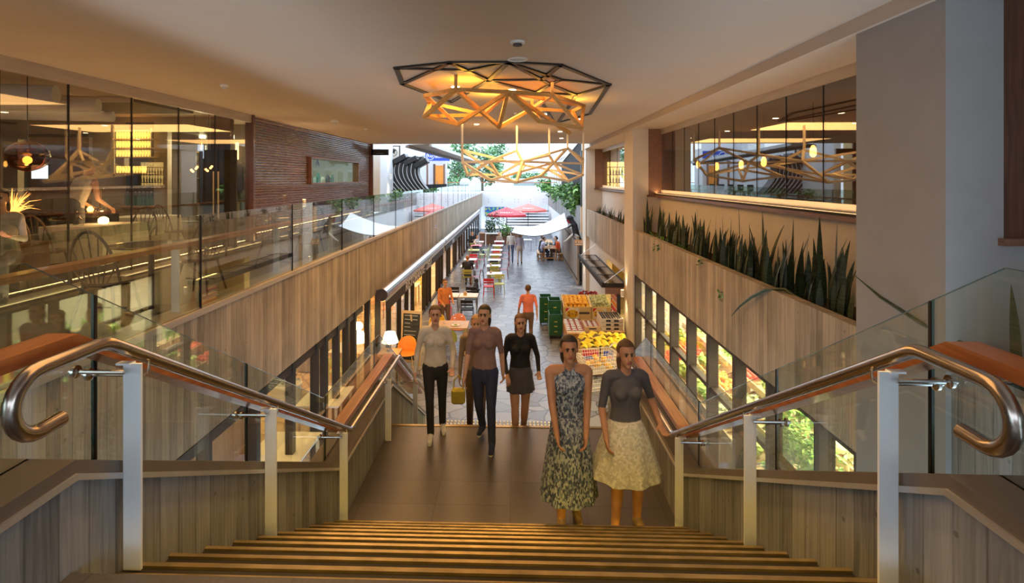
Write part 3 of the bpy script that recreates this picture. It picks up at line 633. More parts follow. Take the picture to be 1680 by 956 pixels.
# ================================================================= SIGNS AND LIGHTS, UPPER LEFT
t = thing('blade_sign', 'black projecting sign box at the far end of the slatted wall', 'sign', (-5.6, 22.3, 5.98))
m = MB(); m.box(-.32, .40, -.05, .05, -.12, .12); m.build('box', 'black', t); m = MB(); m.box(-.3, -.25, .0, .04, .1, .34); m.build('bracket', 'dark_grey', t)
m = MB(); m.lathe([(.03, -.055), (.03, -.05)], n=10, M_=Matrix.Translation((.05, 0, .02)) @ Matrix.Rotation(PI/2, 4, 'X')); m.build('badge', 'light_grey', t); m = MB(); m.box(-.1, .2, -.056, -.05, -.06, -.045); m.build('line', 'grey', t)
t = thing('picture_sign', 'square framed pale sign with a round drawing on two brackets', 'sign', tuple(P(646, 253, 26.4)))
m = MB(); m.box(-.29, .29, -.05, .05, -.40, .40); m.build('board', 'pink_pale' if 'pink_pale' in MATS else 'card_pale', t) if False else m.build('board', 'plaster', t)
m = MB()
for a in ((-.31, .31, -.06, .06, .38, .42), (-.31, .31, -.06, .06, -.42, -.38), (-.31, -.27, -.06, .06, -.42, .42), (.27, .31, -.06, .06, -.42, .42)): m.box(*a)
m.build('frame', 'frame_brown', t)
m = MB(); m.tube([(.0+.17*math.cos(a), -.06, .08+.17*math.sin(a)) for a in [i*PI/8 for i in range(16)]], .013, n=6, closed=True); m.build('ring_mark', 'black', t)
m = MB(); m.prism([(-.10, .0), (.0, .13), (.12, .10), (.05, -.02), (.10, -.12), (.02, -.05), (-.12, -.08)], .012, Matrix.Translation((.0, -.062, .10)) @ Matrix.Rotation(PI/2, 4, 'X')); m.build('drawn_mark', 'black', t)
for z in (.22, -.22): m = MB(); m.box(-.55, -.29, -.02, .02, z-.025, z+.025); m.build('bracket', 'frame_brown', t)
# up and down wall light
def wall_light(label, loc, nx=1, e=18, col=(1, .72, .40)):
    t = thing('wall_light', label, 'wall light', loc); m = MB(); m.lathe([(.05, -.09), (.05, .09)], n=14); m.build('body', 'white', t, smooth=True)
    for s in (1, -1):
        m = MB(); m.lathe([(.04, s*.092), (.04, s*.095)], n=12); m.build('lens', 'lamp_soft', t)
        spot('wall_lamp', (nx*.02, 0, s*.11), e, col, 75, .7, .03, parent=t, rot=(0 if s < 0 else PI, 0, 0))
wall_light('small up and down light on the white wall behind the picture sign', (-5.78, 25.2, 5.0), e=40)
wall_light('slim up and down light on the slatted wall behind the walkway glass', (-5.70, 14.6, 4.25), e=26)
wall_light('up and down light low on the near corner of the white pier by the grocery', (2.93, 15.2, 1.75), e=30, col=(1, .74, .36))
wall_light('small square wall light on the white pier beyond the canopy', (2.93, 24.5, 1.30), e=30, col=(1, .78, .45))
# black ribbed hood
t = thing('ribbed_hood', 'glossy black hood of curved ribs with pale edges beside the walkway', 'shop hood', tuple(P(668, 312, 26.5)))
for i in range(8):
    x0 = -.72+i*.20; m = MB(); m.m = 0; pts = []
    for k in range(13):
        a = k/12; z = 1.62-1.75*a if True else 0; x = x0-.30*math.sin(PI*min(1, a*1.0))+.42*a*a; pts.append((x, z))
    vs = []; fs = []
    for x, z in pts: vs += [(x-.05, -.12, z), (x+.07, -.12, z), (x+.07, .55, z), (x-.05, .55, z)]
    for k in range(12):
        q = 4*k
        for j in range(4): fs.append((q+j, q+(j+1) % 4, q+4+(j+1) % 4, q+4+j))
    fs += [(0, 3, 2, 1), (48, 49, 50, 51)]; m.add(vs, fs); m.build('rib', 'black', t, smooth=True)
    m = MB(); m.tube([(x-.055, -.13, z) for x, z in pts[2:]], .016, n=6); m.build('pale_edge', 'light_grey', t, smooth=True)
for x0, x1, z0, ry in ((-.62, -.02, 1.50, .5), (.0, .42, 1.42, .45), (.45, .92, 1.30, .5)):
    m = MB(); Rm = Matrix.Rotation(-ry, 4, 'Y'); c = Vector(((x0+x1)/2, .1, z0))
    m.box(c.x-.34, c.x+.34, -.3, .5, c.z-.13, c.z+.13, R=Rm.to_3x3(), c=c); m.build('cap', 'black', t, bevel=.03)
# blue shop sign, shop front, door
t = thing('blue_shop_sign', 'blue shop sign with white lettering above the orange door', 'sign', tuple(P(718, 256, 35.2)))
w_, h_ = 40*35.2/900/2, 15.5*35.2/900/2
m = MB(); m.box(-w_, w_, -.04, .04, -h_, h_); m.build('board', 'blue', t)
m = MB(); m.tube([(-.46+.25*math.cos(a), -.06, .0+.23*math.sin(a)) for a in [i*PI/10 for i in range(20)]], .018, n=6, closed=True); m.build('ring', 'white', t)
text_mesh('lettering', 'Ray', .26, 'white', t, Matrix.Translation((-.66, -.05, -.07)) @ Matrix.Rotation(PI/2, 4, 'X'))
text_mesh('lettering', 'BUR', .27, 'white', t, Matrix.Translation((-.16, -.05, -.12)) @ Matrix.Rotation(PI/2, 4, 'X'))
m = MB(); m.box(-w_-.22, -w_, -.02, .02, -.02, .02); m.build('bracket', 'dark_grey', t); m = MB(); m.box(-.02, .02, .04, 36.0-t.location.y, -.02, .02); m.build('wall_arm', 'dark_grey', t)
t = thing('shop_door', 'orange timber door under the blue shop sign', 'door', (P(722, 305, 35.5).x, P(722, 305, 35.5).y, 3.45))
m = MB(); m.box(-.30, .22, -.05, .05, 0, 2.3); m.build('leaf', 'orange', t); m = MB(); m.box(-.44, -.30, -.07, .05, 0, 2.4); m.build('jamb', 'timber_dark', t); m = MB(); m.box(.22, .32, -.07, .05, 0, 2.4); m.build('jamb', 'timber_sill', t); m = MB(); m.box(-.2, -.16, -.09, -.05, .9, 1.3); m.build('handle', 'steel', t)
t = thing('shop_post', 'thin red brown post left of the orange shop door', 'post', (P(701, 305, 34.5).x, P(701, 305, 34.5).y, 3.45)); m = MB(); m.box(-.05, .05, -.05, .05, 0, 2.5); m.build('shaft', 'timber_sill', t); m = MB(); m.box(-.09, .09, -.09, .09, 2.5, 2.56); m.build('cap', 'timber_sill', t)
t = thing('awning_arm', 'long grey folding awning reaching down over the walkway from the shops', 'awning', (0, 0, 0))
A, B = P(668, 240, 22.7), P(778, 270, 31); A2, B2 = P(706, 238, 22.6), P(800, 270, 31)
for nm, a, b, w, h, mt in (('front_bar', A, B, .16, .10, 'grey'), ('rail', A2, B2, .10, .12, 'light_grey')):
    m = MB(); m.beam(a, b, w, h); m.build(nm, mt, t)
m = MB(); m.add([A+Vector((0, 0, .05)), B+Vector((0, 0, .05)), B2+Vector((0, 0, .05)), A2+Vector((0, 0, .05)), A+Vector((0, 0, .08)), B+Vector((0, 0, .08)), B2+Vector((0, 0, .08)), A2+Vector((0, 0, .08))], [(0, 1, 2, 3), (7, 6, 5, 4), (0, 4, 5, 1), (1, 5, 6, 2), (2, 6, 7, 3), (3, 7, 4, 0)]); m.build('canvas', 'light_grey', t)
for i, lb in enumerate(('tall black bar stool nearest the ribbed hood', 'tall black bar stool second from the ribbed hood', 'tall black bar stool in the middle of the row by the shop', 'tall black bar stool left of the orange door', 'tall black bar stool in front of the orange door')):
    p = P(694+i*8.5, 311, 30.0+i); t = thing('bar_stool', lb, 'stool', (p.x, p.y, 3.45), group=None)
    for dx, dy in ((-.16, -.16), (.16, -.16), (.16, .16), (-.16, .16)):
        m = MB(); m.beam((dx, dy, 0), (dx*.75, dy*.75, .72), .03); m.build('leg', 'black', t)
    m = MB(); m.box(-.18, .18, -.18, .18, .72, .77); m.build('seat', 'black', t); m = MB(); m.box(-.17, .17, .14, .18, .77, 1.12); m.build('backrest', 'black', t)
p = P(763, 295, 40); t = thing('steel_dome', 'grey metal dome rising behind the walkway glass', 'dome', (p.x, p.y, 3.45))
m = MB(); m.lathe([(.40, 1.0), (.40, 1.2), (.32, 1.38), (.17, 1.48), (.02, 1.50)], n=24); m.build('hood', 'light_grey', t, smooth=True); m = MB(); m.lathe([(.30, 0), (.30, 1.0)], n=20); m.build('base', 'grey', t, smooth=True)
p = Vector((-3.175, 14.3, 2.78)); t = thing('wall_notice', 'tiny blue and white notice on the concrete parapet', 'notice', tuple(P(714, 371, 3.18*900/132)))
m = MB(); m.box(-.0, .012, -.14, .14, -.06, .06); m.build('plate', 'light_grey', t); m = MB(); m.box(.012, .014, -.11, .11, -.02, .03); m.build('print', 'blue', t)
# ================================================================= DELI AWNINGS
for k, (y0, y1, lb) in enumerate([(12.1, 22.3, 'rolled grey awning with a lettered valance over the near part of the deli'), (22.4, 44, 'rolled grey awning over the far part of the deli front')]):
    t = thing('rolled_awning', lb, 'awning', (-2.98, y0, 2.32)); L = y1-y0
    m = MB(); m.lathe([(.13, 0), (.13, L)], n=18, M_=Matrix.Rotation(-PI/2, 4, 'X')); m.build('cassette', 'steel', t, smooth=True)
    m = MB(); m.lathe([(.135, -.03), (.135, .0)], n=18, M_=Matrix.Rotation(-PI/2, 4, 'X')); m.build('end_cap', 'frame_brown', t)
    m = MB(); m.box(.04, .07, .15, L-.05, -.18, -.10); m.build('front_bar', 'light_grey', t)
    m = MB(); m.box(.02, .05, .3, L-.05, -.44, -.16); m.build('valance', 'frame_brown', t)
    m = MB(); m.box(-.28, -.02, .3, .36, -.02, .04); m.box(-.28, -.02, L-.36, L-.3, -.02, .04); m.build('bracket', 'dark_grey', t)
    R_ = Matrix(((0, 0, 1, .052), (1, 0, 0, 0), (0, 1, 0, 0), (0, 0, 0, 1)))
    if k == 0: text_mesh('lettering', 'RISTORANTE - DELI', .33, 'white', t, Matrix.Translation((0, 2.4, -.42)) @ R_ @ Matrix.Scale(1.55, 4, (1, 0, 0)))
    else: text_mesh('lettering', 'DELI', .26, 'light_grey', t, Matrix.Translation((0, 2.8, -.41)) @ R_ @ Matrix.Scale(1.7, 4, (1, 0, 0)))
# ================================================================= GLASS CANOPY
t = thing('glass_canopy', 'dark framed glass canopy over the yellow lit doorway', 'canopy', (2.42, 15.55, 1.95))
for a in ((0, .07, 0, 5.9, -.12, .02), (.62, .69, 0, 5.9, -.10, .0)): m = MB(); m.box(*a); m.build('beam', 'frame_dark', t)
for i in range(5): m = MB(); m.box(.05, .64, i*1.45, i*1.45+.07, -.12, .0); m.build('rib', 'frame_dark', t)
for i in range(4): m = MB(); m.box(.05, .64, i*1.45+.07, (i+1)*1.45, -.015, -.005); m.build('pane', 'glass_dim', t)
for y in (.1, 5.7): m = MB(); m.cyl((.1, y, 0), (.66, y, .42), .012); m.build('tie_rod', 'steel', t)
m = MB(); m.box(.1, .6, -.01, .03, -.30, -.12); m.build('end_fascia', 'timber_sill', t)
# ================================================================= FAR RIGHT: hoarding, sail, statue, sign, slatted block
t = thing('timber_hoarding', 'tall dark timber boarded wall under the right concrete parapet', 'timber wall', (2.85, 25.3, 0))
for i in range(9):
    m = MB(); m.box(-.03, .06, i*.86, i*.86+.82, 0.02, 2.25); m.build('panel', 'timber_grey', t)
for z in (.25, 2.0): m = MB(); m.box(-.06, -.03, 0, 7.7, z, z+.08); m.build('rail', 'frame_brown', t)
t = thing('white_post', 'slim white post under the sail at the end of the timber wall', 'post', (2.72, 33.2, 0)); m = MB(); m.lathe([(.13, 0), (.13, 2.35)], n=14); m.build('shaft', 'white', t, smooth=True); m = MB(); m.box(-.2, .2, -.2, .2, 0, .04); m.build('base_plate', 'grey', t)
a, b, c, d = P(838, 381, 29), P(932, 372, 27.5), P(926, 349, 29.5), P(845, 370, 34)
m = MB(); n = 12; vs = []
for i in range(n+1):
    for j in range(n+1):
        u, v = i/n, j/n; p = (a*(1-u)+b*u)*(1-v)+(d*(1-u)+c*u)*v; p = p-Vector((0, 0, .32*math.sin(PI*u)*1.0+.1*math.sin(PI*v))); vs.append(p)
vs2 = [p-Vector((0, 0, .015)) for p in vs]; N = n+1
fs = [(i*N+j, (i+1)*N+j, (i+1)*N+j+1, i*N+j+1) for i in range(n) for j in range(n)]; m.add(vs+vs2, fs+[tuple(k+N*N for k in reversed(f)) for f in fs])
t = thing('shade_sail', 'white fabric shade sail sagging over the picnic table', 'sail', (0, 0, 0)); m.build('fabric', 'white', t, smooth=True)
m = MB(); m.tube([vs[i*N] for i in range(N)], .02, n=6); m.build('front_rope', 'dark_grey', t); m = MB(); m.cyl(b, b+Vector((.25, 0, .12)), .02); m.build('corner_rope', 'dark_grey', t)
m = MB(); m.cyl(a, (a.x-.06, a.y+.05, 0.02), .025); m.build('mast', 'light_grey', t)
t = thing('wooden_sign', 'orange timber sign with four small pale figures beside the timber wall', 'sign', (2.93, 25.1, 1.98))
m = MB(); m.box(-.25, .25, -.03, .03, -.13, .13); m.build('board', 'timber_panel', t)
for i in range(4):
    m = MB(); m.ball((-.19+i*.12, -.035, .05), (.026, .008, .022), 8, 6); m.prism([(-.03, -.035), (.03, -.035), (.0, .02)], .012, Matrix.Translation((-.19+i*.12, -.028, .035)) @ Matrix.Rotation(PI/2, 4, 'X')); m.build('pale_figure', 'white', t)
m = MB(); m.box(-.22, .10, -.036, -.03, -.085, -.055); m.build('pale_line', 'white', t)
t = thing('slatted_block', 'black vertically boarded block behind the hanging greenery', 'building', (3.62, 26.4, 3.585))
m = MB()
for i in range(22): m.box(-.30, -.22, i*.62, i*.62+.54, 0, 3.4-.045*i)
m.box(-.22, 2.2, 0, 13.6, -.2, 2.3); m.build('boarding', 'black_matte', t)
m = MB(); m.beam((-.3, -.05, 3.42), (-.3, 13.7, 2.45), .12, .10); m.build('white_edge', 'light_grey', t)
t = thing('pale_terrace', 'pale grey terrace building beyond the black boarded block', 'building', (3.9, 40.6, 3.3))
m = MB(); m.box(0, 6, 0, 20, 0, 3.3); m.build('walls', 'light_grey', t); m = MB(); m.box(-.2, 6.2, -.2, 20.2, 3.3, 3.45); m.build('roof_edge', 'white', t)
for k in range(6): m = MB(); m.box(-.05, 0, 1.2+k*3.1, 2.9+k*3.1, 1.0, 2.4); w = m.build('window', 'white', t); m = MB(); m.box(-.08, -.05, 1.35+k*3.1, 2.75+k*3.1, 1.15, 2.25); m.build('pane', 'grey', w)
t = thing('dark_column', 'black column at the edge of the far planter', 'column', (3.15, 25.55, 3.6)); m = MB(); m.box(-.13, .13, -.13, .13, 0, 2.6); m.build('shaft', 'black', t); m = MB(); m.box(-.17, .17, -.17, .17, 0, .06); m.build('base', 'dark_grey', t)
t = thing('amber_column', 'short amber pilaster on the far concrete parapet end', 'pilaster', (3.02, 25.45, 2.42)); m = MB(); m.box(-.02, .1, -.2, .2, 0, 1.18); m.build('shaft', 'timber_light', t); m = MB(); m.box(-.03, .11, -.21, .21, 1.18, 1.2); m.build('cap', 'timber_panel', t)
# ================================================================= UMBRELLAS
def umbrella(label, loc, R=1.5, rz=.39, text=True, mat='red'):
    t = thing('parasol', label, 'umbrella', loc, rz)
    n = 8; top = 2.68; rim = 2.12
    m = MB(); ap = (0, 0, top); ring = [(R*math.cos(2*PI*k/n), R*math.sin(2*PI*k/n), rim) for k in range(n)]
    m.add([ap]+ring, [(0, k+1, (k+1) % n+1) for k in range(n)]); m.add([(0, 0, top-.02)]+[(x, y, z-.02) for x, y, z in ring], [(0, (k+1) % n+1, k+1) for k in range(n)])
    m.add(ring+[(x*1.005, y*1.005, z-.16) for x, y, z in ring], [(k, (k+1) % n, n+(k+1) % n, n+k) for k in range(n)])
    m.build('canopy', mat, t); m = MB(); m.cyl((0, 0, .05), (0, 0, top), .03); m.build('pole', 'dark_grey', t); m = MB(); m.lathe([(.3, 0), (.3, .07), (.05, .1)], n=18); m.build('base', 'dark_grey', t, smooth=True)
    for k in range(n): m = MB(); m.beam((0, 0, top-.45), (ring[k][0]*.95, ring[k][1]*.95, rim-.0), .02); m.build('rib', 'dark_grey', t)
    if text:
        for f in (0, 1):
            # lettering lies on the sloping canopy panels that face the stairs and the right
            am = -PI/2+f*PI/4*2; a_ = am-rz; nrm = Vector((math.cos(a_)*(top-rim), math.sin(a_)*(top-rim), R*.924)).normalized()
            xax = Vector((-math.sin(a_), math.cos(a_), 0)); yax = nrm.cross(xax); base = Vector((math.cos(a_)*R*.74, math.sin(a_)*R*.74, rim+(top-rim)*.22))+nrm*.02
            Mx = Matrix((xax, yax, nrm)).transposed().to_4x4(); Mx.translation = base
            text_mesh('lettering', 'PIZZA+', .30, 'white', t, Mx, align='CENTER')
    return t
p = P(831, 400, 42); umbrella('nearer red parasol with white lettering at the far end', (p.x, 43, 0), 1.62, rz=PI/8)
p = P(866, 385, 50); umbrella('farther red parasol behind the lettered one', (p.x, 49.2, 0), 1.75, rz=PI/8, mat='light_red')
# ================================================================= OUTDOOR CAFE FURNITURE
def cafe_chair(mat, label, loc, rz, group=None):
    """steel slat chair; faces local -y (the seat front), backrest at +y"""
    t = thing('cafe_chair', label, 'chair', loc, rz, group)
    for sx in (-1, 1):
        m = MB(); m.tube([(sx*.22, -.20, 0), (sx*.20, -.19, .45)], .012, n=6); m.build('leg', mat, t)
        m = MB(); m.tube([(sx*.22, .25, 0), (sx*.20, .20, .45), (sx*.20, .27, .80)], .012, n=6); m.build('leg', mat, t)
    m = MB()
    for k in range(6): m.box(-.205, .205, -.21+k*.07, -.155+k*.07, .445, .455)
    m.box(-.21, .21, -.215, -.195, .425, .445); m.box(-.21, .21, .19, .21, .425, .445); m.build('seat', mat, t)
    m = MB(); m.box(-.205, .205, .235, .25, .60, .66); m.box(-.205, .205, .255, .275, .69, .80); m.build('backrest', mat, t)
    m = MB(); m.cyl((-.21, .2, .25), (.21, .2, .25), .008, n=6); m.build('stretcher', mat, t)
    return t
def cafe_table(mat, label, loc, rz=0, group=None, legm='grey'):
    t = thing('cafe_table', label, 'table', loc, rz, group)
    m = MB(); m.box(-.33, .33, -.33, .33, .725, .75); m.build('tabletop', mat, t, bevel=.004)
    for sx in (-1, 1):
        for sy in (-1, 1): m = MB(); m.cyl((sx*.29, sy*.29, 0), (sx*.29, sy*.29, .725), .013, n=6); m.build('leg', legm, t)
    m = MB(); m.box(-.30, .30, -.30, .30, .70, .725); m.build('apron', legm, t); return t
def small_item(kind, loc, label, group=None):
    t = thing(kind, label, 'tableware', loc, 0, group)
    if kind == 'napkin_holder':
        m = MB(); m.box(-.05, .05, -.03, .03, 0, .02); m.build('base', 'dark_grey', t); m = MB(); m.box(-.045, .045, -.02, .02, .02, .11); m.build('napkins', 'timber_light', t)
    elif kind == 'wine_glass':
        m = MB(); m.lathe([(.033, 0), (.033, .004), (.004, .01), (.004, .09), (.03, .12), (.038, .16), (.03, .21)], n=12); m.build('bowl_and_stem', 'glass_clear', t, smooth=True)
        m = MB(); m.lathe([(.034, -.001), (.034, .001)], n=12); m.build('foot', 'glass_edge', t)
    elif kind == 'bottle':
        m = MB(); m.lathe([(.035, 0), (.036, .16), (.013, .21), (.013, .28)], n=12); m.build('body', 'green_plastic', t, smooth=True); m = MB(); m.lathe([(.015, .28), (.015, .30)], n=10); m.build('cap', 'light_grey', t)
    elif kind == 'plate':
        m = MB(); m.lathe([(.06, 0), (.12, .015), (.125, .018), (.1, .012)], n=20); m.build('dish', 'white', t, smooth=True); m = MB(); m.ball((0, 0, .02), (.05, .04, .02), 8, 6); m.build('food', 'leaf_light', t, smooth=True)
    elif kind == 'tissue_box':
        m = MB(); m.box(-.06, .06, -.06, .06, 0, .11); m.build('box', 'timber_light', t); m = MB(); m.ball((0, 0, .12), (.03, .02, .03), 6, 5); m.build('tissue', 'white', t)
    return t
def napkins(loc, label): return small_item('napkin_holder', loc, label)
rowR = [(24.1, -.94, 'white', 'nearest white cafe table of the right row, behind the single red chair'), (26.2, -1.06, 'white', 'white cafe table second from the stairs in the right row'), (28.1, -1.1, 'plaster_cool', 'white cafe table third from the stairs in the right row'), (30.0, -1.1, 'white', 'white cafe table fourth from the stairs in the right row'), (32.0, -1.12, 'white', 'white cafe table fifth from the stairs in the right row'), (34.2, -1.12, 'white', 'white cafe table sixth from the stairs in the right row'), (36.4, -1.1, 'white', 'farthest white cafe table of the right row')]
rowL = [(26.1, -2.30, 'white', 'white cafe table in front of the seated man in black'), (28.3, -2.35, 'white', 'white cafe table second from the man in black'), (32.0, -2.45, 'lime', 'pale green cafe table in the left row by the deli'), (34.0, -2.45, 'pink', 'pink cafe table in the left row by the deli'), (36.2, -2.45, 'white', 'farthest white cafe table of the left row')]
for y, x, mt, lb in rowR+rowL: cafe_table(mt, lb, (x, y, 0))
CH = [(22.75, -1.12, 0, 'red', 'red slatted cafe chair standing alone at the near end of the right row', PI),
 (25.1, -.95, 0, 'olive', 'olive cafe chair between the first and second right tables', PI), (23.3, -.70, 0, 'lime', 'pale green cafe chair tucked under the first right table', 0),
 (25.45, -1.0, 0, 'olive', 'olive cafe chair on the stair side of the second right table', 0), (27.2, -1.1, 0, 'black', 'black cafe chair between the second and third right tables', 0),
 (29.1, -1.1, 0, 'olive', 'olive cafe chair between the third and fourth right tables', 0), (27.0, -.62, 0, 'maroon', 'maroon cafe chair at the aisle side of the third right table', -PI/2),
 (31.0, -1.12, 0, 'red', 'red cafe chair between the fourth and fifth right tables', 0), (33.1, -1.12, 0, 'olive', 'olive cafe chair between the fifth and sixth right tables', 0), (30.6, -.62, 0, 'maroon', 'maroon cafe chair at the aisle side of the fifth right table', -PI/2),
 (35.3, -1.1, 0, 'maroon', 'maroon cafe chair between the sixth and last right tables', 0), (33.0, -.65, 0, 'maroon', 'maroon cafe chair at the aisle side of the sixth right table', -PI/2),
 (24.9, -1.85, 0, 'maroon', 'maroon cafe chair right of the man in black', -PI/2), (27.2, -2.3, 0, 'black', 'black cafe chair behind the table of the man in black', 0), (26.6, -1.80, 0, 'black', 'black cafe chair at the aisle side of the left row', -PI/2),
 (29.5, -2.3, 0, 'red', 'red cafe chair behind the second left table', 0), (30.2, -1.95, 0, 'maroon', 'maroon cafe chair near the pale green table', -PI/2), (32.2, -1.9, 0, 'lime', 'pale green cafe chair beside the pale green table', -PI/2), (33.2, -2.45, 0, 'black', 'black cafe chair between the green and pink tables', 0), (34.3, -1.9, 0, 'lime', 'pale green cafe chair beside the pink table', -PI/2)]
for y, x, _, mt, lb, rz in CH: cafe_chair(mt, lb, (x, y, 0), (0 if rz == PI else (PI if rz == 0 else rz)) if False else (PI if (rz == PI) else rz) )
for (y, x, z) in ((24.1, -1.1, .75), (26.2, -1.2, .75), (28.3, -2.5, .75), (32.0, -2.6, .75)):
    small_item('napkin_holder', (x, y, z), {24.1: 'small napkin holder on the nearest right table', 26.2: 'small napkin holder on the second right table', 28.3: 'small napkin holder on the second left table', 32.0: 'small napkin holder on the pale green table'}[y])
# near pair of tables
for x, lb in ((-2.36, 'left of the two adjoining white tables in front of the deli'), (-1.68, 'right of the two adjoining white tables in front of the deli')): cafe_table('white', lb, (x, 19.55, 0))
cafe_chair('red', 'bright red cafe chair on the stair side of the two adjoining tables', (-2.42, 18.75, 0), PI); cafe_chair('black', 'black cafe chair on the stair side of the two adjoining tables', (-1.66, 18.75, 0), PI)
cafe_chair('black', 'black cafe chair behind the left adjoining table', (-2.36, 20.45, 0), 0); cafe_chair('black', 'black cafe chair behind the right adjoining table', (-1.68, 20.45, 0), 0)
small_item('tissue_box', (-1.80, 19.5, .75), 'small wooden napkin box on the right adjoining table'); small_item('napkin_holder', (-2.55, 19.7, .75), 'napkin holder on the left adjoining table')
# near dining table with shell chairs
def shell_chair(mat, label, loc, rz):
    t = thing('shell_chair', label, 'chair', loc, rz)
    for sx in (-1, 1):
        for sy in (-1, 1): m = MB(); m.cyl((sx*.21, sy*.19, 0), (sx*.15, sy*.13, .44), .013, n=6); m.build('leg', 'timber_light', t)
    m = MB(); m.lathe([(.02, .43), (.20, .435), (.235, .46), (.22, .475), (.02, .455)], n=20); m.build('seat', mat, t, smooth=True)
    m = MB(); vs = []; fs = []; N = 14
    for i in range(N+1):
        a = PI*i/N
        for r in (.235, .215):
            hgt = .48+.36*math.sin(a)**.5; vs += [(r*math.cos(a), r*math.sin(a), .46), (r*math.cos(a)*1.05, r*math.sin(a)*1.12, hgt)]
    for i in range(N): q = 4*i; fs += [(q, q+1, q+5, q+4), (q+2, q+6, q+7, q+3), (q+1, q+3, q+7, q+5), (q, q+4, q+6, q+2)]
    m.add(vs, fs+[(0, 2, 3, 1), (4*N, 4*N+1, 4*N+3, 4*N+2)]); m.build('backrest', mat, t, smooth=True); return t
t = thing('dining_table', 'pale timber dining table set with glasses at the foot of the stairs', 'table', (-1.85, 15.6, 0))
m = MB(); m.box(-.62, .50, -.40, .40, .72, .755); m.build('tabletop', 'timber_light', t, bevel=.004)
for x in (-.55, .43):
    for y in (-.33, .33): m = MB(); m.box(x-.03, x+.03, y-.03, y+.03, 0, .72); m.build('leg', 'timber_light', t)
shell_chair('coral', 'pink round backed chair behind the pale timber dining table', (-1.72, 16.25, 0), 0); shell_chair('yellow', 'yellow round backed chair behind the pale timber dining table', (-2.35, 16.25, 0), 0)
shell_chair('olive', 'olive round backed chair on the stair side of the dining table', (-1.85, 14.95, 0), PI)
for i, (dx, dy) in enumerate(((-.2, .1), (.05, .2), (.12, -.12), (-.28, -.2), (.3, .05))): small_item('wine_glass', (-1.85+dx, 15.6+dy, .755), 'clear glass standing on the pale timber dining table', 'glasses on the dining table')
small_item('plate', (-1.7, 15.45, .755), 'white plate on the pale timber dining table')
# chalkboard
t = thing('chalkboard', 'leaning black chalkboard in a pale timber frame beside the deli front', 'chalkboard', (-2.78, 14.35, 0), -.22)
Rt = Matrix.Rotation(-.10, 4, 'X')
for nm, a, mt in (('board', (-.25, .25, -.015, .015, .10, 1.34), 'chalk_black'),):
    m = MB(); m.box(*a); m.v = [tuple(Rt @ Vector(v)) for v in m.v]; m.build(nm, mt, t)
for a in ((-.28, -.24, -.025, .025, 0, 1.4), (.24, .28, -.025, .025, 0, 1.4), (-.24, .24, -.025, .025, 1.33, 1.40), (-.24, .24, -.025, .025, .08, .13)):
    m = MB(); m.box(*a); m.v = [tuple(Rt @ Vector(v)) for v in m.v]; m.build('frame_piece', 'timber_light', t)
m = MB(); rr = random.Random(2)
for k in range(9): z = 1.27-k*.10; m.box(-.20, -.20+rr.uniform(.15, .38), -.019, -.016, z, z+.012)
m.v = [tuple(Rt @ Vector(v)) for v in m.v]; tag(m.build('chalk_lines', 'light_grey', t), None, None, kind='stuff')
m = MB(); m.beam((0, .05, 1.3), (0, .55, .02), .04); m.build('rear_strut', 'timber_light', t)
# ---------------------------------------------------------------- picnic tables
def picnic(label, loc, rz=0, mat='timber_panel'):
    t = thing('picnic_table', label, 'table', loc, rz)
    m = MB()
    for k in range(5): m.box(-.40+k*.165, -.40+k*.165+.15, -.9, .9, .72, .76)
    m.build('tabletop', mat, t)
    for y in (-.75, .75):
        for x in (-.34, .34): m = MB(); m.box(x-.04, x+.04, y-.04, y+.04, 0, .72); m.build('leg', mat, t)
        m = MB(); m.box(-.34, .34, y-.02, y+.02, .12, .2); m.build('stretcher', mat, t)
    return t
def bench(label, loc, rz=0, mat='timber_panel', L=.9):
    t = thing('bench', label, 'bench', loc, rz); m = MB(); m.box(-.15, .15, -L, L, .41, .45); m.build('seat', mat, t)
    for y in (-L+.12, L-.12):
        for x in (-.11, .11): m = MB(); m.box(x-.03, x+.03, y-.03, y+.03, 0, .41); m.build('leg', mat, t)
        m = MB(); m.box(-.11, .11, y-.015, y+.015, .1, .16); m.build('stretcher', mat, t)
    return t
picnic('brown timber picnic table with diners under the white sail', (2.05, 33.6, 0)); bench('timber bench on the left side of the picnic table', (1.45, 33.6, 0)); bench('timber bench on the right side of the picnic table', (2.65, 33.6, 0))
picnic('second timber picnic table farther back under the sail', (2.0, 36.6, 0)); cafe_table('white', 'white table in the shade left of the picnic tables', (.75, 37.5, 0)); cafe_table('white', 'white table behind the group of diners', (1.2, 40, 0))
for i, (x, y) in enumerate(((1.9, 33.2), (2.15, 33.5), (2.0, 33.9), (2.2, 34.1))): small_item('plate', (x, y, .76), 'white plate of food on the near picnic table', 'plates on the picnic table')
for i, (x, y) in enumerate(((2.05, 33.3), (1.95, 34.2), (2.12, 33.75))): small_item('bottle', (x, y, .76), 'small bottle standing on the near picnic table', 'bottles on the picnic table')
t = thing('console_table', 'white console table against the timber planter box at the far end', 'table', (-1.45, 40.2, 0))
m = MB(); m.box(-.8, .4, -.2, .2, .86, .92); m.build('tabletop', 'white', t)
for x in (-.76, .36):
    for y in (-.15, .15): m = MB(); m.box(x-.03, x+.03, y-.03, y+.03, 0, .86); m.build('leg', 'white', t)
t = thing('planter_box', 'brown timber planter box holding the far bushes', 'planter', (-1.5, 41.2, 0)); m = MB(); m.box(-1.2, 2.0, -.4, .4, 0, .8); m.build('box', 'timber_sill', t); m = MB(); m.box(-1.24, 2.04, -.44, .44, .8, .84); m.build('rim', 'timber_panel', t)
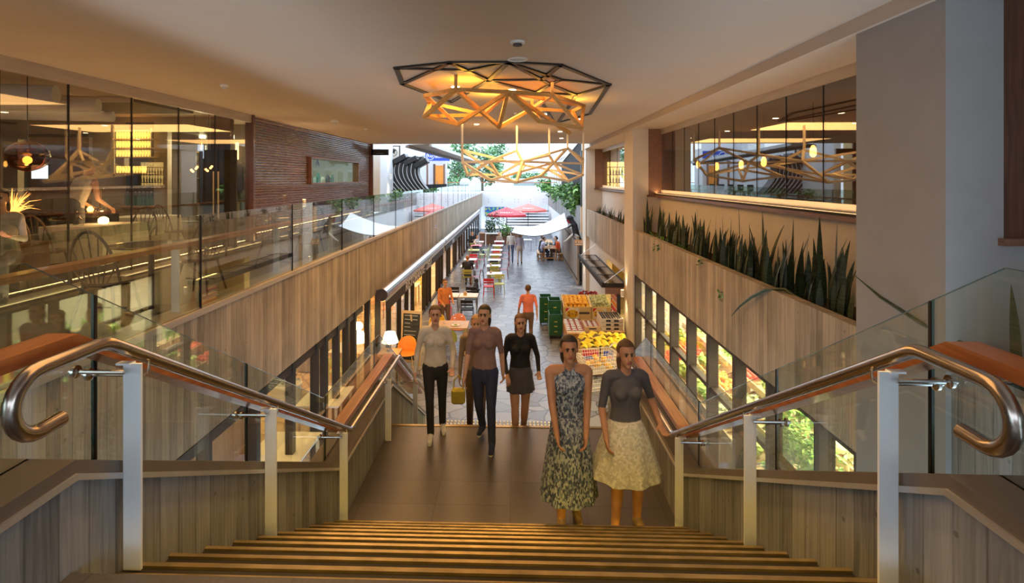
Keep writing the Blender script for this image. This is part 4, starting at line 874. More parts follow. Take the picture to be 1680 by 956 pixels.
t = thing('mural_panel', 'blue and green patterned panel on the wall under the bridge', 'panel', (-2.0, 51.9, 1.75)); m = MB(); m.box(-.9, .9, -.03, .03, -.35, .45); speckle('mural', [(.03, .12, .5), (.05, .4, .3), (.6, .6, .2)], 5); m.build('print', 'mural', t); m = MB(); m.box(-.94, .94, .03, .06, -.39, .49); m.build('frame', 'grey', t)
for x in (-.8, .8): m = MB(); m.box(x-.03, x+.03, .03, .08, -1.75, -.39); m.build('leg', 'grey', t)
t = thing('louvred_screen', 'grey and white louvred screen behind the red parasols', 'screen', (1.5, 51.0, 0)); 
for k in range(7): m = MB(); m.box(-2.4, 1.6, -.03, .03, .25+k*.26, .40+k*.26); m.build('blade', 'light_grey' if k % 2 else 'grey', t)
for x in (-2.4, 1.6): m = MB(); m.box(x-.04, x+.04, -.04, .04, 0, 2.1); m.build('post', 'white', t)
# bins / crates by the grocery
def crate(mb, w=.40, d=.56, h=.30, th=.02):
    mb.box(-w/2, w/2, -d/2, d/2, 0, th); mb.box(-w/2, -w/2+th, -d/2, d/2, th, h); mb.box(w/2-th, w/2, -d/2, d/2, th, h); mb.box(-w/2+th, w/2-th, -d/2, -d/2+th, th, h); mb.box(-w/2+th, w/2-th, d/2-th, d/2, th, h); return mb
stk = [(1.22, 17.1, [0, .16, .30], 'near'), (1.25, 17.9, [0, .2, .4, .55], 'middle'), (1.0, 18.6, [0, .25, .5], 'far')]
for x, y, zs, nm in stk:
    c = thing('crate_trolley', 'small wheeled base under the %s stack of green crates' % nm, 'trolley', (x, y, 0)); m = MB(); m.box(-.2, .2, -.28, .28, .09, .11); m.build('deck', 'dark_grey', c)
    for sx in (-1, 1):
        for sy in (-1, 1): m = MB(); m.cyl((sx*.16-.015, sy*.22, .045), (sx*.16+.015, sy*.22, .045), .045, n=12); m.build('wheel', 'black', c)
    for k, z in enumerate(zs):
        pos = 'topmost' if k == len(zs)-1 else ('bottom' if k == 0 else 'middle')
        t = thing('plastic_crate', '%s dark green plastic crate of the %s stack beside the fruit stall' % (pos if not (len(zs) == 4 and k == 2) else 'third', nm), 'crate', (x, y, .11+z))
        crate(MB(), h=.34 if k == len(zs)-1 else zs[k+1]-z+.02 if False else .34).build('shell', 'green_plastic', t) if k == len(zs)-1 else crate(MB(), h=(zs[k+1]-z)).build('shell', 'green_plastic', t)
        m = MB(); m.box(-.05, .05, -.286, -.281, .10, .13); m.build('grip', 'lime', t)
# ================================================================= FRUIT STALL
def card(loc, a, b_, label, size=.42):
    t = thing('price_card', label, 'sign', loc); s = size
    m = MB(); m.box(-s/2, s/2, -.006, .006, 0, s*.78); m.build('card', 'white', t)
    m = MB(); m.lathe([(.19, 0), (.19, .004)], n=24, sy=.68, M_=Matrix.Translation((0, -.007, s*.36)) @ Matrix.Rotation(PI/2, 4, 'X')); m.build('yellow_oval', 'yellow', t)
    m = MB(); m.prism([(-s/2, s*.78), (-s/2+.12, s*.78), (-s/2, s*.78-.12)], .004, Matrix.Translation((0, -.007, 0)) @ Matrix.Rotation(PI/2, 4, 'X')); m.build('red_corner', 'red', t)
    Rx = Matrix.Rotation(PI/2, 4, 'X')
    text_mesh('figure', a, .20, 'maroon', t, Matrix.Translation((-.16, -.013, .085)) @ Rx); text_mesh('figure', 'for', .08, 'maroon', t, Matrix.Translation((-.045, -.013, .13)) @ Rx); text_mesh('figure', b_, .20, 'maroon', t, Matrix.Translation((.06, -.013, .085)) @ Rx)
    return t
def stall(x0, x1, y, d, h, label, mat='kraft', band=True, name='display_bin'):
    t = thing(name, label, 'display', ((x0+x1)/2, y, 0)); w = (x1-x0)/2
    m = MB(); m.box(-w, w, -d/2, -d/2+.03, 0, h); m.build('front_board', mat, t); m = MB(); m.box(-w, w, d/2-.03, d/2, 0, h+.18); m.build('rear_board', mat, t)
    for s in (-1, 1): m = MB(); m.add([(s*w-.015+o, yy, z) for o in (0, .03) for yy, z in ((-d/2+.03, 0), (d/2-.03, 0), (d/2-.03, h+.17), (-d/2+.03, h))], [(0, 1, 2, 3), (7, 6, 5, 4), (0, 4, 5, 1), (1, 5, 6, 2), (2, 6, 7, 3), (3, 7, 4, 0)]); m.build('side_board', mat, t)
    m = MB(); a = math.atan2(.14, d); m.add([(x, yy, z) for z_ in (0, -.03) for x, yy, z in ((-w+.02, -d/2+.03, h-.10+z_), (w-.02, -d/2+.03, h-.10+z_), (w-.02, d/2-.03, h+.04+z_), (-w+.02, d/2-.03, h+.04+z_))], [(0, 1, 2, 3), (7, 6, 5, 4), (0, 4, 5, 1), (1, 5, 6, 2), (2, 6, 7, 3), (3, 7, 4, 0)]); m.build('sloping_shelf', 'card_brown', t)
    if band: m = MB(); m.box(-w+.45, w-.04, -d/2-.006, -d/2, h-.22, h-.16); m.build('dark_band', 'dark_grey', t)
    return t
stall(1.52, 2.36, 17.85, 1.0, .86, 'tan display bin of mangoes with a yellow price card'); stall(2.40, 3.0, 17.85, 1.0, .86, 'tan display bin of green fruit with a yellow price card')
card((1.78, 17.33, .50), '2', '7', 'white price card with a yellow oval on the mango bin'); card((2.64, 17.33, .50), '2', '4', 'white price card with a yellow oval on the green fruit bin')
proto = {}
def fruit(kind, loc, group, label, rz=0, sc=1):
    if kind not in proto:
        t = thing(kind, label, 'fruit', loc, rz, group)
        if kind == 'mango':
            m = MB(); m.ball((0, 0, .045), (.06, .045, .045), 12, 8, M_=None); M_m = 'mango_skin'
            if M_m not in MATS: speckle(M_m, [(.85, .50, .05), (.90, .62, .08), (.85, .30, .06)], 8, .5)
            m.build('flesh', M_m, t, smooth=True); m = MB(); m.cyl((.05, 0, .05), (.072, 0, .055), .006, n=5); m.build('stem', 'bark', t)
        elif kind == 'artichoke':
            if 'green_fruit' not in MATS: speckle('green_fruit', [(.30, .36, .20), (.46, .52, .34), (.62, .66, .52)], 26, .8)
            m = MB(); m.ball((0, 0, .05), (.055, .055, .05), 10, 7); m.build('body', 'green_fruit', t, smooth=True); m = MB()
            for k in range(6): a = k*PI/3; m.ball((.04*math.cos(a), .04*math.sin(a), .075), (.02, .02, .03), 6, 5)
            tag(m.build('scales', 'green_fruit', t, smooth=True), None, None, kind='stuff')
        elif kind == 'punnet':
            m = MB(); m.box(-.075, .075, -.055, .055, 0, .05); m.build('tray', 'white', t); m = MB(); rr = random.Random(1)
            for k in range(6): m.ball((-.05+.05*(k % 3), -.025+.05*(k//3), .055), .022, 6, 5)
            tag(m.build('berries', 'maroon', t, smooth=True), None, None, kind='stuff'); m = MB(); m.box(-.078, .0, -.058, .058, .076, .079); m.build('label_strip', 'light_grey', t)
        elif kind == 'dark_punnet':
            m = MB(); m.box(-.06, .06, -.05, .05, 0, .05); m.build('tray', 'plaster', t); m = MB()
            for k in range(4): m.ball((-.03+.06*(k % 2), -.025+.05*(k//2), .055), .024, 6, 5)
            tag(m.build('berries', 'black', t, smooth=True), None, None, kind='stuff')
        elif kind == 'banana_bunch':
            for k in range(5):
                a = (k-2)*.22; pts = []
                for i in range(8):
                    u = i/7; pts.append((.02+.17*u, .03*(k-2)+.05*math.sin(a)*u, .035+.055*math.sin(PI*u)*1.0))
                m = MB(); m.tube(pts, [.008, .016, .019, .020, .020, .019, .014, .006], n=7); m.build('banana', 'banana_skin', t, smooth=True)
            m = MB(); m.ball((.01, 0, .04), (.025, .05, .018), 8, 6); m.build('crown', 'olive', t, smooth=True)
        proto[kind] = t; return t
    return dup(proto[kind], loc, rz, label=label, group=group, scale=sc)
M('banana_skin', (.90, .70, .04), .45, var=.15, scale=12)
rr = random.Random(5)
def slope_z(y, y0, d, h, lift=0): return h-.07+.14*((y-(y0-d/2))/d)+lift
k = 0
for lay in range(2):
    for j in range(7-lay):
        for i in range(6-lay):
            x = 1.60+lay*.06+i*.135+rr.uniform(-.015, .015); y = 17.45+lay*.06+j*.13+rr.uniform(-.01, .01)
            fruit('mango', (x, y, slope_z(y, 17.85, 1.0, .86)+lay*.075+.005), 'mangoes in the tan bin', 'yellow orange mango heaped in the tan bin', rr.uniform(-.5, .5), rr.uniform(.95, 1.12))
for lay in range(2):
    for j in range(7-lay):
        for i in range(5-lay):
            x = 2.48+lay*.06+i*.115+rr.uniform(-.015, .015); y = 17.45+lay*.06+j*.13+rr.uniform(-.01, .01)
            fruit('artichoke', (x, y, slope_z(y, 17.85, 1.0, .86)+lay*.07+.005), 'green fruit in the second bin', 'knobbly pale green fruit heaped in the second bin', rr.uniform(-3, 3), rr.uniform(.95, 1.15))
# middle tables of punnets
def block(x0, x1, y0, y1, h, label, mat, name='display_table'):
    t = thing(name, label, 'display', ((x0+x1)/2, (y0+y1)/2, 0)); w = (x1-x0)/2; d = (y1-y0)/2
    m = MB(); m.box(-w, w, -d, d, h-.04, h); m.build('top', mat, t, bevel=.004); m = MB(); m.box(-w+.02, w-.02, -d+.02, -d+.04, .02, h-.04); m.build('front_board', mat, t); m = MB(); m.box(-w+.02, -w+.04, -d+.04, d-.02, .02, h-.04); m.build('side_board', mat, t); m = MB(); m.box(w-.04, w-.02, -d+.04, d-.02, .02, h-.04); m.build('side_board', mat, t)
    return t
block(1.36, 1.83, 14.6, 15.9, .80, 'timber topped display block of white punnets at the stall corner', 'timber_panel'); block(1.87, 2.96, 15.0, 16.2, .74, 'brown display table of berry trays in the middle of the stall', 'card_brown')
for r in range(7):
    for c in range(3): fruit('punnet', (1.45+c*.155, 14.72+r*.17, .80), 'white berry punnets at the stall corner', 'white tray of red berries at the stall corner', rr.uniform(-.08, .08))
t = thing('tray_crate', 'brown cardboard tray of punnets, lower left of the berry trays', 'crate', (2.1, 15.45, .74)); crate(MB(), .44, .8, .12).build('tray', 'card_box', t); m = MB(); m.box(-.1, .1, -.404, -.4, .05, .08); m.build('hand_hole', 'black', t)
for r in range(5):
    for c in range(3): fruit('punnet', (1.96+c*.145, 15.16+r*.145, .765), 'berry punnets in the brown tray', 'berry punnet in the brown cardboard tray', rr.uniform(-.05, .05), .9)
for k in range(3):
    t = thing('tray_crate', ('lowest', 'middle', 'topmost')[k]+' white cardboard tray of dark fruit in the stack by the pier', 'crate', (2.64, 15.55, .74+k*.11)); crate(MB(), .60, .85, .10).build('tray', 'plaster', t)
    for q in (-.17, .05): m = MB(); m.box(q, q+.13, -.43, -.426, .02, .07); m.build('hand_hole', 'black', t)
for r in range(6):
    for c in range(4): fruit('dark_punnet', (2.44+c*.135, 15.22+r*.135, .985), 'dark fruit punnets on the white trays', 'dark fruit punnet on the white trays', 0)
# banana boxes
for x0, x1, lb, red in ((1.62, 2.08, 'cardboard banana box with a red printed front, left of two', True), (2.12, 2.75, 'plain cardboard banana box with a small red label, right of two', False)):
    t = thing('banana_box', lb, 'box', ((x0+x1)/2, 14.05, .30)); w = (x1-x0)/2
    crate(MB(), 2*w, .7, .40, .012).build('shell', 'card_box', t)
    m = MB(); m.box(-w+.03, w-.03, -.356, -.351, .08, .34) if red else m.box(-w+.05, -w+.30, -.356, -.351, .10, .34); m.build('printed_panel', 'red' if red else 'blue', t)
    m = MB(); m.box(-w+.05, w-.05, -.36, -.357, .12, .20) if red else m.box(-w+.06, -w+.28, -.36, -.357, .12, .20); m.build('printed_band', 'blue' if red else 'red', t)
    m = MB(); m.box(-w-.01, w+.01, .35, .362, .02, .44); m.build('flap', 'card_box', t)
block(1.55, 2.85, 13.65, 14.5, .30, 'low timber stand under the banana boxes', 'timber_sill', 'low_stand')
for r in range(4):
    for c in range(7): fruit('banana_bunch', (1.62+c*.17+rr.uniform(-.03, .03), 13.78+r*.17, .64+.05*r+rr.uniform(0, .04)), 'banana bunches in the boxes', 'bunch of yellow bananas heaped in the cardboard boxes', rr.uniform(-.9, .9), rr.uniform(.95, 1.15))
for i, (x, z) in enumerate(((1.63, .8), (2.02, .84))): pass
for i in range(3):
    t = thing('flower_bunch', ('left', 'middle', 'right')[i]+' bunch of dark red flowers behind the mango bin', 'flowers', (2.25+i*.22, 18.65, .0))
    m = MB(); m.lathe([(.08, 0), (.10, .75)], n=12); m.build('bucket', 'dark_grey', t, smooth=True); m = MB()
    for k in range(16): a = rr.uniform(0, 6.3); r = rr.uniform(.02, .14); m.ball((r*math.cos(a), r*math.sin(a), .98+rr.uniform(-.08, .12)), .035, 6, 5)
    tag(m.build('blooms', 'maroon', t, smooth=True), None, None, kind='stuff'); m = MB()
    for k in range(10): a = rr.uniform(0, 6.3); m.cyl((0, 0, .7), (.12*math.cos(a), .12*math.sin(a), .98), .006, n=4)
    tag(m.build('stems', 'leaf_dark', t), None, None, kind='stuff')
t = thing('bollard_rack', 'tall red and orange striped rack against the pier by the stall', 'rack', (2.96, 16.4, 0)); 
for k in range(8): m = MB(); m.box(-.05, .05, -.5, .5, .25+k*.17, .27+k*.17); m.build('shelf', 'white', t)
for k in range(8): m = MB(); m.box(-.045, .045, -.45, .45, .28+k*.17, .37+k*.17); m.build('packets', ['coral', 'red', 'orange'][k % 3], t)
for y in (-.5, .5): m = MB(); m.box(-.05, .05, y-.01, y+.01, 0, 1.7); m.build('upright', 'dark_grey', t)
# shopping trolley with mangoes
def wire_box(m, b0, b1, z0, z1, nx, nz, r=.005):
    def pt(u, v, w):   # u,v in -1..1 ; w 0..1
        hx = b0[0]+(b1[0]-b0[0])*w; hy = b0[1]+(b1[1]-b0[1])*w; return (u*hx, v*hy, z0+(z1-z0)*w)
    for i in range(nz+1):
        w = i/nz
        for a, b in (((-1, -1), (1, -1)), ((1, -1), (1, 1)), ((1, 1), (-1, 1)), ((-1, 1), (-1, -1))): m.beam(pt(*a, w), pt(*b, w), r*1.6)
    for i in range(nx+1):
        u = -1+2*i/nx
        for s in (-1, 1): m.beam(pt(u, s, 0), pt(u, s, 1), r); m.beam(pt(s, u, 0), pt(s, u, 1), r)
    for i in range(nx+1): u = -1+2*i/nx; m.beam(pt(u, -1, 0), pt(u, 1, 0), r)
def trolley(label, loc, rz, col='pale_timber'):
    t = thing('shopping_trolley', label, 'trolley', loc, rz)
    m = MB(); wire_box(m, (.24, .34), (.29, .44), .55, .95, 14, 5); m.build('basket', col, t)
    m = MB(); m.tube([(-.27, .44, .95), (-.27, .58, 1.04), (.27, .58, 1.04), (.27, .44, .95)], .013, n=8); m.build('push_bar', 'white', t)
    for s in (-1, 1): m = MB(); m.tube([(s*.24, .40, .62), (s*.24, .42, .12), (s*.22, -.38, .12)], .012, n=6); m.build('frame_tube', 'steel', t)
    for sx in (-1, 1):
        for sy in (-1, 1): m = MB(); m.cyl((sx*.22-.012, sy*.38, .055), (sx*.22+.012, sy*.38, .055), .055, n=12); m.build('wheel', 'dark_grey', t)
    m = MB(); wire_box(m, (.20, .32), (.22, .36), .16, .24, 6, 1); m.build('lower_rack', col, t); return t
trolley('wire shopping trolley with yellow fruit in front of the banana boxes', (1.86, 12.55, 0), -1.25)
for i in range(14): fruit('mango', (1.86+rr.uniform(-.26, .26), 12.55+rr.uniform(-.16, .16), .60+.08*(i % 3)), 'yellow fruit in the trolley', 'yellow mango lying in the wire trolley', rr.uniform(-2, 2), 1.2)
# ================================================================= PLANTS
def leafy(m, c, r, n, s, rr, shell=.55, flat=1):
    for _ in range(n):
        while True:
            d = Vector((rr.uniform(-1, 1), rr.uniform(-1, 1), rr.uniform(-1, 1)))
            if .05 < d.length < 1: break
        d = d.normalized()*(shell+(1-shell)*rr.random()); p = Vector(c)+Vector((d.x*r[0], d.y*r[1], d.z*r[2]))
        E = Euler((rr.uniform(-.9, .9), rr.uniform(-.9, .9), rr.uniform(0, 6.3))).to_matrix(); k = s*rr.uniform(.6, 1.3)
        vs = [p+E @ Vector(v)*k for v in ((-.5, 0, 0), (0, -.26, .06), (.55, 0, 0), (0, .26, .06))]
        m.m = rr.choice((0, 0, 1)); m.add(vs, [(0, 1, 2, 3)])
def blade(m, base, h, w, lean, az, rr, tw=.4):
    n = 7; vs = []; th = .006; dx, dy = math.cos(az), math.sin(az)
    for i in range(n+1):
        u = i/n; ww = w*(.62+.9*u-1.5*u*u)*(1 if u < .98 else .04)*.75; ww = max(ww, .002); a = az+PI/2+tw*u; off = lean*u*u*h
        c = Vector((base[0]+dx*off, base[1]+dy*off, base[2]+h*u)); ax = Vector((math.cos(a), math.sin(a), 0)); nn = Vector((-math.sin(a), math.cos(a), 0))*th*(1-u*.8)
        vs += [c-ax*ww, c+nn*1.0, c+ax*ww, c-nn]
    fs = [(4*i+k, 4*i+(k+1) % 4, 4*i+4+(k+1) % 4, 4*i+4+k) for i in range(n) for k in range(4)]
    m.add(vs, fs+[(3, 2, 1, 0), tuple(4*n+k for k in range(4))])
rr = random.Random(21)
SN = [(1063, 322, 14.0), (1078, 334, 13.2), (1092, 341, 12.6), (1105, 346, 12.0), (1114, 343, 11.5), (1124, 350, 11.0), (1137, 346, 10.5), (1148, 339, 10.1), (1158, 357, 9.75), (1171, 352, 9.4), (1188, 353, 8.9), (1200, 356, 8.6), (1211, 337, 8.35), (1222, 372, 8.1), (1233, 365, 7.85), (1247, 343, 7.6), (1264, 378, 7.3), (1279, 400, 7.1), (1292, 390, 6.9), (1306, 357, 6.65), (1316, 408, 6.5), (1334, 352, 6.27), (1350, 400, 6.05), (1367, 363, 5.86), (1378, 405, 5.72), (1392, 440, 5.55)]
order = ['first', 'second', 'third', 'fourth', 'fifth', 'sixth', 'seventh', 'eighth', 'ninth', 'tenth', 'eleventh', 'twelfth', 'thirteenth']
for i, (px, py, D) in enumerate(SN):
    tip = P(px, py, D); y = tip.y; h = max(.4, tip.z-3.47)
    if i < 13: lb = '%s snake plant from the far white pier in the long planter' % order[i]
    else: lb = '%s snake plant from the near white pier in the long planter' % order[len(SN)-1-i]
    m = MB(); x0 = 3.38+rr.uniform(-.05, .10)
    blade(m, (x0, y, 3.45), h, .07, .02, rr.uniform(0, 6.3), rr)
    for k in range(rr.randint(6, 9) if i < 16 else rr.randint(4, 6)):
        a = rr.uniform(0, 6.3); q = rr.uniform(.02, .12); blade(m, (min(3.62, max(3.27, x0+q*math.cos(a))), y+q*math.sin(a)*1.6, 3.45), h*rr.uniform(.45, .85), rr.uniform(.05, .075), rr.uniform(.05, .3), a if math.cos(a) > -.5 else a+PI, rr)
    tag(m.build('snake_plant', 'snake_leaf', smooth=True), lb, 'plant', 'snake plants in the long planter')
for i, (y, h) in enumerate(((15.9, .95), (16.6, .8), (17.4, .6), (18.4, .5), (19.6, .45), (21.0, .5), (22.3, .45))):
    m = MB()
    for k in range(8): a = rr.uniform(0, 6.3); blade(m, (3.35+.08*math.cos(a), y+.15*math.sin(a), 3.45), h*rr.uniform(.6, 1), .035, rr.uniform(.05, .35), a if math.cos(a) > -.4 else a+PI, rr)
    tag(m.build('snake_plant', 'snake_leaf', smooth=True), '%s spiky plant from the middle pier in the far planter' % order[i], 'plant', 'spiky plants in the far planter')
m = MB()
for k in range(70): y = 11+rr.random()**1.5*3.2; leafy(m, (3.28+rr.uniform(0, .2), y, 3.53), (.06, .1, .04), 3, .07, rr)
for y, z in ((11.9, 3.42), (9.2, 3.5), (8.3, 3.15), (12.3, 3.35)): leafy(m, (3.06, y, z), (.03, .12, .10), 10, .08, rr)
tag(m.build('ivy', ['leaf', 'leaf_light']), 'green ivy trailing over the edge of the long planter', 'ivy', kind='stuff')
p0 = Vector((3.25, 6.35, 3.52)); pts = [p0, (3.16, 6.55, 3.60), (3.06, 6.8, 3.55), (3.03, 7.15, 3.38), (3.02, 7.5, 3.18), (3.0, 7.75, 2.98)]
m = MB(); m.tube(pts, [.018, .02, .022, .02, .014, .003], n=6); tag(m.build('drooping_leaf', 'snake_leaf', smooth=True), 'long snake plant leaf drooping over the concrete planter face', 'leaf')
# near plant in the nearest trough, behind the glass
m = MB()
for (y, x, h, w, ln, az) in ((3.72, 3.30, .75, .07, .05, PI), (3.62, 3.38, .6, .085, .1, -PI/2), (3.5, 3.45, .7, .09, .1, 0), (3.4, 3.35, .5, .07, .2, -1.2)): blade(m, (x, y, 3.45), h, w, ln, az, rr)
tag(m.build('snake_plant', 'snake_leaf', smooth=True), 'large snake plant behind the glass at the right edge', 'plant')
m = MB(); m.tube([(3.34, 3.65, 3.50), (3.20, 3.85, 3.70), (3.03, 4.2, 3.82), (2.99, 4.6, 3.93), (2.97, 4.9, 4.05)], [.015, .018, .016, .012, .003], n=6); tag(m.build('drooping_leaf', 'snake_leaf', smooth=True), 'long leaf arching from the near snake plant past the pier', 'leaf')
for i, (px, py, D, r) in enumerate(((950, 318, 27.5, (.5, .9, .55)), (938, 322, 31, (.7, 1.5, .8)), (925, 318, 36, (.8, 2, .7)), (912, 316, 42, (.8, 2.4, .8)), (944, 333, 28.5, (.35, .8, .7)))):
    p = P(px, py, D); m = MB(); leafy(m, p, r, 420, .26, rr, .3); tag(m.build('hanging_shrub', ['leaf', 'leaf_light']), '%s leafy shrub spilling over the far right parapet' % ('nearest', 'second', 'third', 'farthest', 'lowest hanging')[i], 'shrub', 'shrubs on the far right parapet')
p = P(935, 335, 27); 
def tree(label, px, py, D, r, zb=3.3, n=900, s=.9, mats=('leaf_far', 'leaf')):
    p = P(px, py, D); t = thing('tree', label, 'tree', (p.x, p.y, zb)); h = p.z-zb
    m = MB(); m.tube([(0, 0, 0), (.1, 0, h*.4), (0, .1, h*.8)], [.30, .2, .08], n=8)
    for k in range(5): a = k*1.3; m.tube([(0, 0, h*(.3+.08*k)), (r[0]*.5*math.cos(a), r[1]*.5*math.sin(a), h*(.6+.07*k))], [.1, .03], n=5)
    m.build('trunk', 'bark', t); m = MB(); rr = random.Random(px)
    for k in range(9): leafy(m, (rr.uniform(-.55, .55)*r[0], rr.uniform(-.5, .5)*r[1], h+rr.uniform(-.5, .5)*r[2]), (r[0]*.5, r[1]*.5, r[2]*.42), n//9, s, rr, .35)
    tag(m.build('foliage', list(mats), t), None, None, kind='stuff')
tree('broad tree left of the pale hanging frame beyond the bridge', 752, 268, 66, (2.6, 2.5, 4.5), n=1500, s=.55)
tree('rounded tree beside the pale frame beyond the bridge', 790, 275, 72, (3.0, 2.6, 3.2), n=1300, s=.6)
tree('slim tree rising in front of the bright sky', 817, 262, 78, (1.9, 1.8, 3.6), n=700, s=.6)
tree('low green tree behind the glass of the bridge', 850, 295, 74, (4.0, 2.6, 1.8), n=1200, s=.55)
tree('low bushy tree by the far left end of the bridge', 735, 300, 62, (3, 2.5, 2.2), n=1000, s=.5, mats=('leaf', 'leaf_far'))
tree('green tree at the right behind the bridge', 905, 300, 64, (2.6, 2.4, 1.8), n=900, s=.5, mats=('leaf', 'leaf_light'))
t = thing('far_house', 'pale house with white framed windows behind the trees', 'house', (P(880, 293, 88).x, P(880, 293, 88).y, 3.3))
m = MB(); m.box(-4.5, 5.5, 0, 6, 0, 4.2); m.build('wall', 'plaster_cool', t); m = MB(); m.prism([(-5, 4.2), (6, 4.2), (3.5, 6.2), (-2.5, 6.2)], 6.4, Matrix.Translation((0, 6.2, 0)) @ Matrix.Rotation(PI/2, 4, 'X')); m.build('roof', 'light_grey', t)
for x in (-3.2, -.2, 2.8): 
    f = MB(); f.box(x-.7, x+.7, -.06, 0, 1.3, 3.0); w = f.build('window', 'white', t); g = MB(); g.box(x-.5, x+.5, -.09, -.06, 1.5, 2.8); g.build('pane', 'grey', w)
t = thing('grey_building', 'large pale grey building with vertical cladding at the right of the sky', 'building', (P(905, 293, 104).x, P(905, 293, 104).y, 3.3))
m = MB(); m.prism([(-8, 0), (9, 0), (9, 8.2), (4, 8.2), (-8, 3.4)], 8, Matrix.Translation((0, 8, 0)) @ Matrix.Rotation(PI/2, 4, 'X')); m.build('cladding', 'light_grey', t)
m = MB()
for k in range(20): x = -7.6+k*.84; m.box(x, x+.08, -.05, 0, 0, min(8.1, 3.4+max(0, (x+8))*.4-.1) if x < 4 else 8.1)
tag(m.build('cladding_ribs', 'grey', t), None, None, kind='stuff'); m = MB(); m.beam((-8.1, -.1, 3.45), (4.1, -.1, 8.3), .3); m.build('roof_edge', 'white', t)
t = thing('white_van_shed', 'low white kiosk seen through the bridge glass', 'kiosk', tuple(P(858, 293, 70)+Vector((0, 0, -1.6)))); m = MB(); m.box(-3.4, 3.4, 0, 3, 0, 1.5); m.build('body', 'white', t, bevel=.1); m = MB(); m.box(-1.2, 2.2, -.05, 0, .7, 1.3); m.build('opening', 'grey', t); m = MB(); m.box(-3.6, 3.6, -.2, 3.2, 1.5, 1.62); m.build('roof', 'plaster_cool', t)
for i, (px, py, D, r, lb) in enumerate(((812, 366, 40.8, (.8, .45, .95), 'tall dark green bush in the far timber planter'), (829, 377, 40.6, (.6, .4, .5), 'low bright green bush in the far timber planter'), (803, 372, 41.2, (.4, .4, .7), 'dark bush at the left end of the far timber planter'))):
    p = P(px, py, D); m = MB(); leafy(m, p, r, 380, .16, rr, .3); m.m = 1; m.cyl((p.x, p.y, .7), (p.x, p.y, p.z), .03); tag(m.build('bush', ['leaf_dark', 'leaf'] if i != 1 else ['leaf_light', 'leaf']), lb, 'bush')
for i, (px, py, D) in enumerate(((655, 322, 24.6), (672, 318, 27))):
    p = P(px, py, D); t = thing('potted_shrub', ('nearer', 'farther')[i]+' low leafy shrub in a trough below the ribbed hood', 'plant', (p.x, p.y, 3.45)); m = MB(); leafy(m, (0, 0, .72), (.55, .4, .28), 260, .12, rr, .2); m.build('foliage', ['leaf', 'leaf_light'], t); m = MB(); m.box(-.5, .5, -.18, .18, 0, .5); m.build('trough', 'dark_grey', t)
# ================================================================= RESTAURANT (upper left)
def windsor(label, loc, rz):
    t = thing('windsor_chair', label, 'chair', loc, rz); mt = 'timber_chair'
    m = MB(); m.lathe([(.02, .43), (.20, .43), (.225, .45), (.215, .47), (.02, .455)], n=20, sy=.95); m.build('seat', mt, t, smooth=True)
    for sx in (-1, 1):
        for sy in (-1, 1): m = MB(); m.tube([(sx*.22, sy*.22, 0), (sx*.14, sy*.13, .44)], [.012, .018], n=7); m.build('leg', mt, t)
    bow = [(.24*math.cos(a), .16+.10*math.sin(a), .46+.50*math.sin(a)) for a in [PI*i/14 for i in range(15)]]
    m = MB(); m.tube(bow, .014, n=7); m.build('bow', mt, t, smooth=True)
    for k in range(7):
        u = -1+2*(k+1)/8; i = PI*(1-(k+1)/8); m = MB(); m.cyl((u*.15, .17, .46), (.24*math.cos(i), .16+.10*math.sin(i), .45+.50*math.sin(i)), .007, n=5); m.build('spindle', mt, t)
    m = MB(); m.cyl((-.18, 0, .2), (.18, 0, .2), .009, n=6); m.build('stretcher', mt, t); return t
def cloth_table(label, loc, w=.45, h=.74, rz=0):
    t = thing('dining_table', label, 'table', loc, rz); m = MB(); m.box(-w*.8, w*.8, -w*.8, w*.8, h-.03, h-.006); m.build('tabletop', 'timber_light', t); m = MB(); m.cyl((0, 0, .03), (0, 0, h-.03), .04); m.build('pedestal', 'dark_grey', t); m = MB(); m.lathe([(.25, 0), (.25, .03)], n=20); m.build('foot', 'dark_grey', t)
    c = MB(); N = 40; rings = []
    for k, (r, z) in enumerate(((0.0, h), (w*.98, h), (w*1.0, h-.01), (w*1.02, h-.25), (w*1.07, h-.52))):
        rg = []
        for i in range(N):
            a = 2*PI*i/N+PI/4; sq = 1/max(abs(math.cos(a)), abs(math.sin(a))); f = r*sq**.92
            if k >= 3: f *= 1+.03*math.sin(a*9)*(k-2); 
            rg.append((f*math.cos(a), f*math.sin(a), z-(.12*(sq-1) if k == 4 else 0)))
        rings.append(rg)
    vs = [v for r in rings for v in r]; c.add(vs, [(k*N+i, k*N+(i+1) % N, (k+1)*N+(i+1) % N, (k+1)*N+i) for k in range(4) for i in range(N)])
    o = c.build('tablecloth', 'white_cloth', smooth=True, loc=loc); o.rotation_euler = (0, 0, rz); tag(o, label.replace('dining table under a', '').replace('table', 'tablecloth') if False else 'white cloth draped over the '+label.split('white ')[0].strip()+' restaurant table'+label.split('table')[-1], 'tablecloth'); return t
F = 3.45
cloth_table('near left white restaurant table in front of the seated woman', (-6.55, 5.75, F)); cloth_table('middle white restaurant table with the candle lamp', (-6.55, 8.35, F), .5); cloth_table('rear white restaurant table by the end wall', (-7.05, 10.2, F))
windsor('dark spindle backed chair left of the candle lit table', (-6.45, 7.35, F), PI); windsor('dark spindle backed chair behind the candle lit table', (-6.5, 9.2, F), 0); windsor('dark spindle backed chair in front of the kitchen hatch', (-6.6, 10.3, F), PI*.9); windsor('dark spindle backed chair at the near left table', (-6.35, 6.55, F), .2)
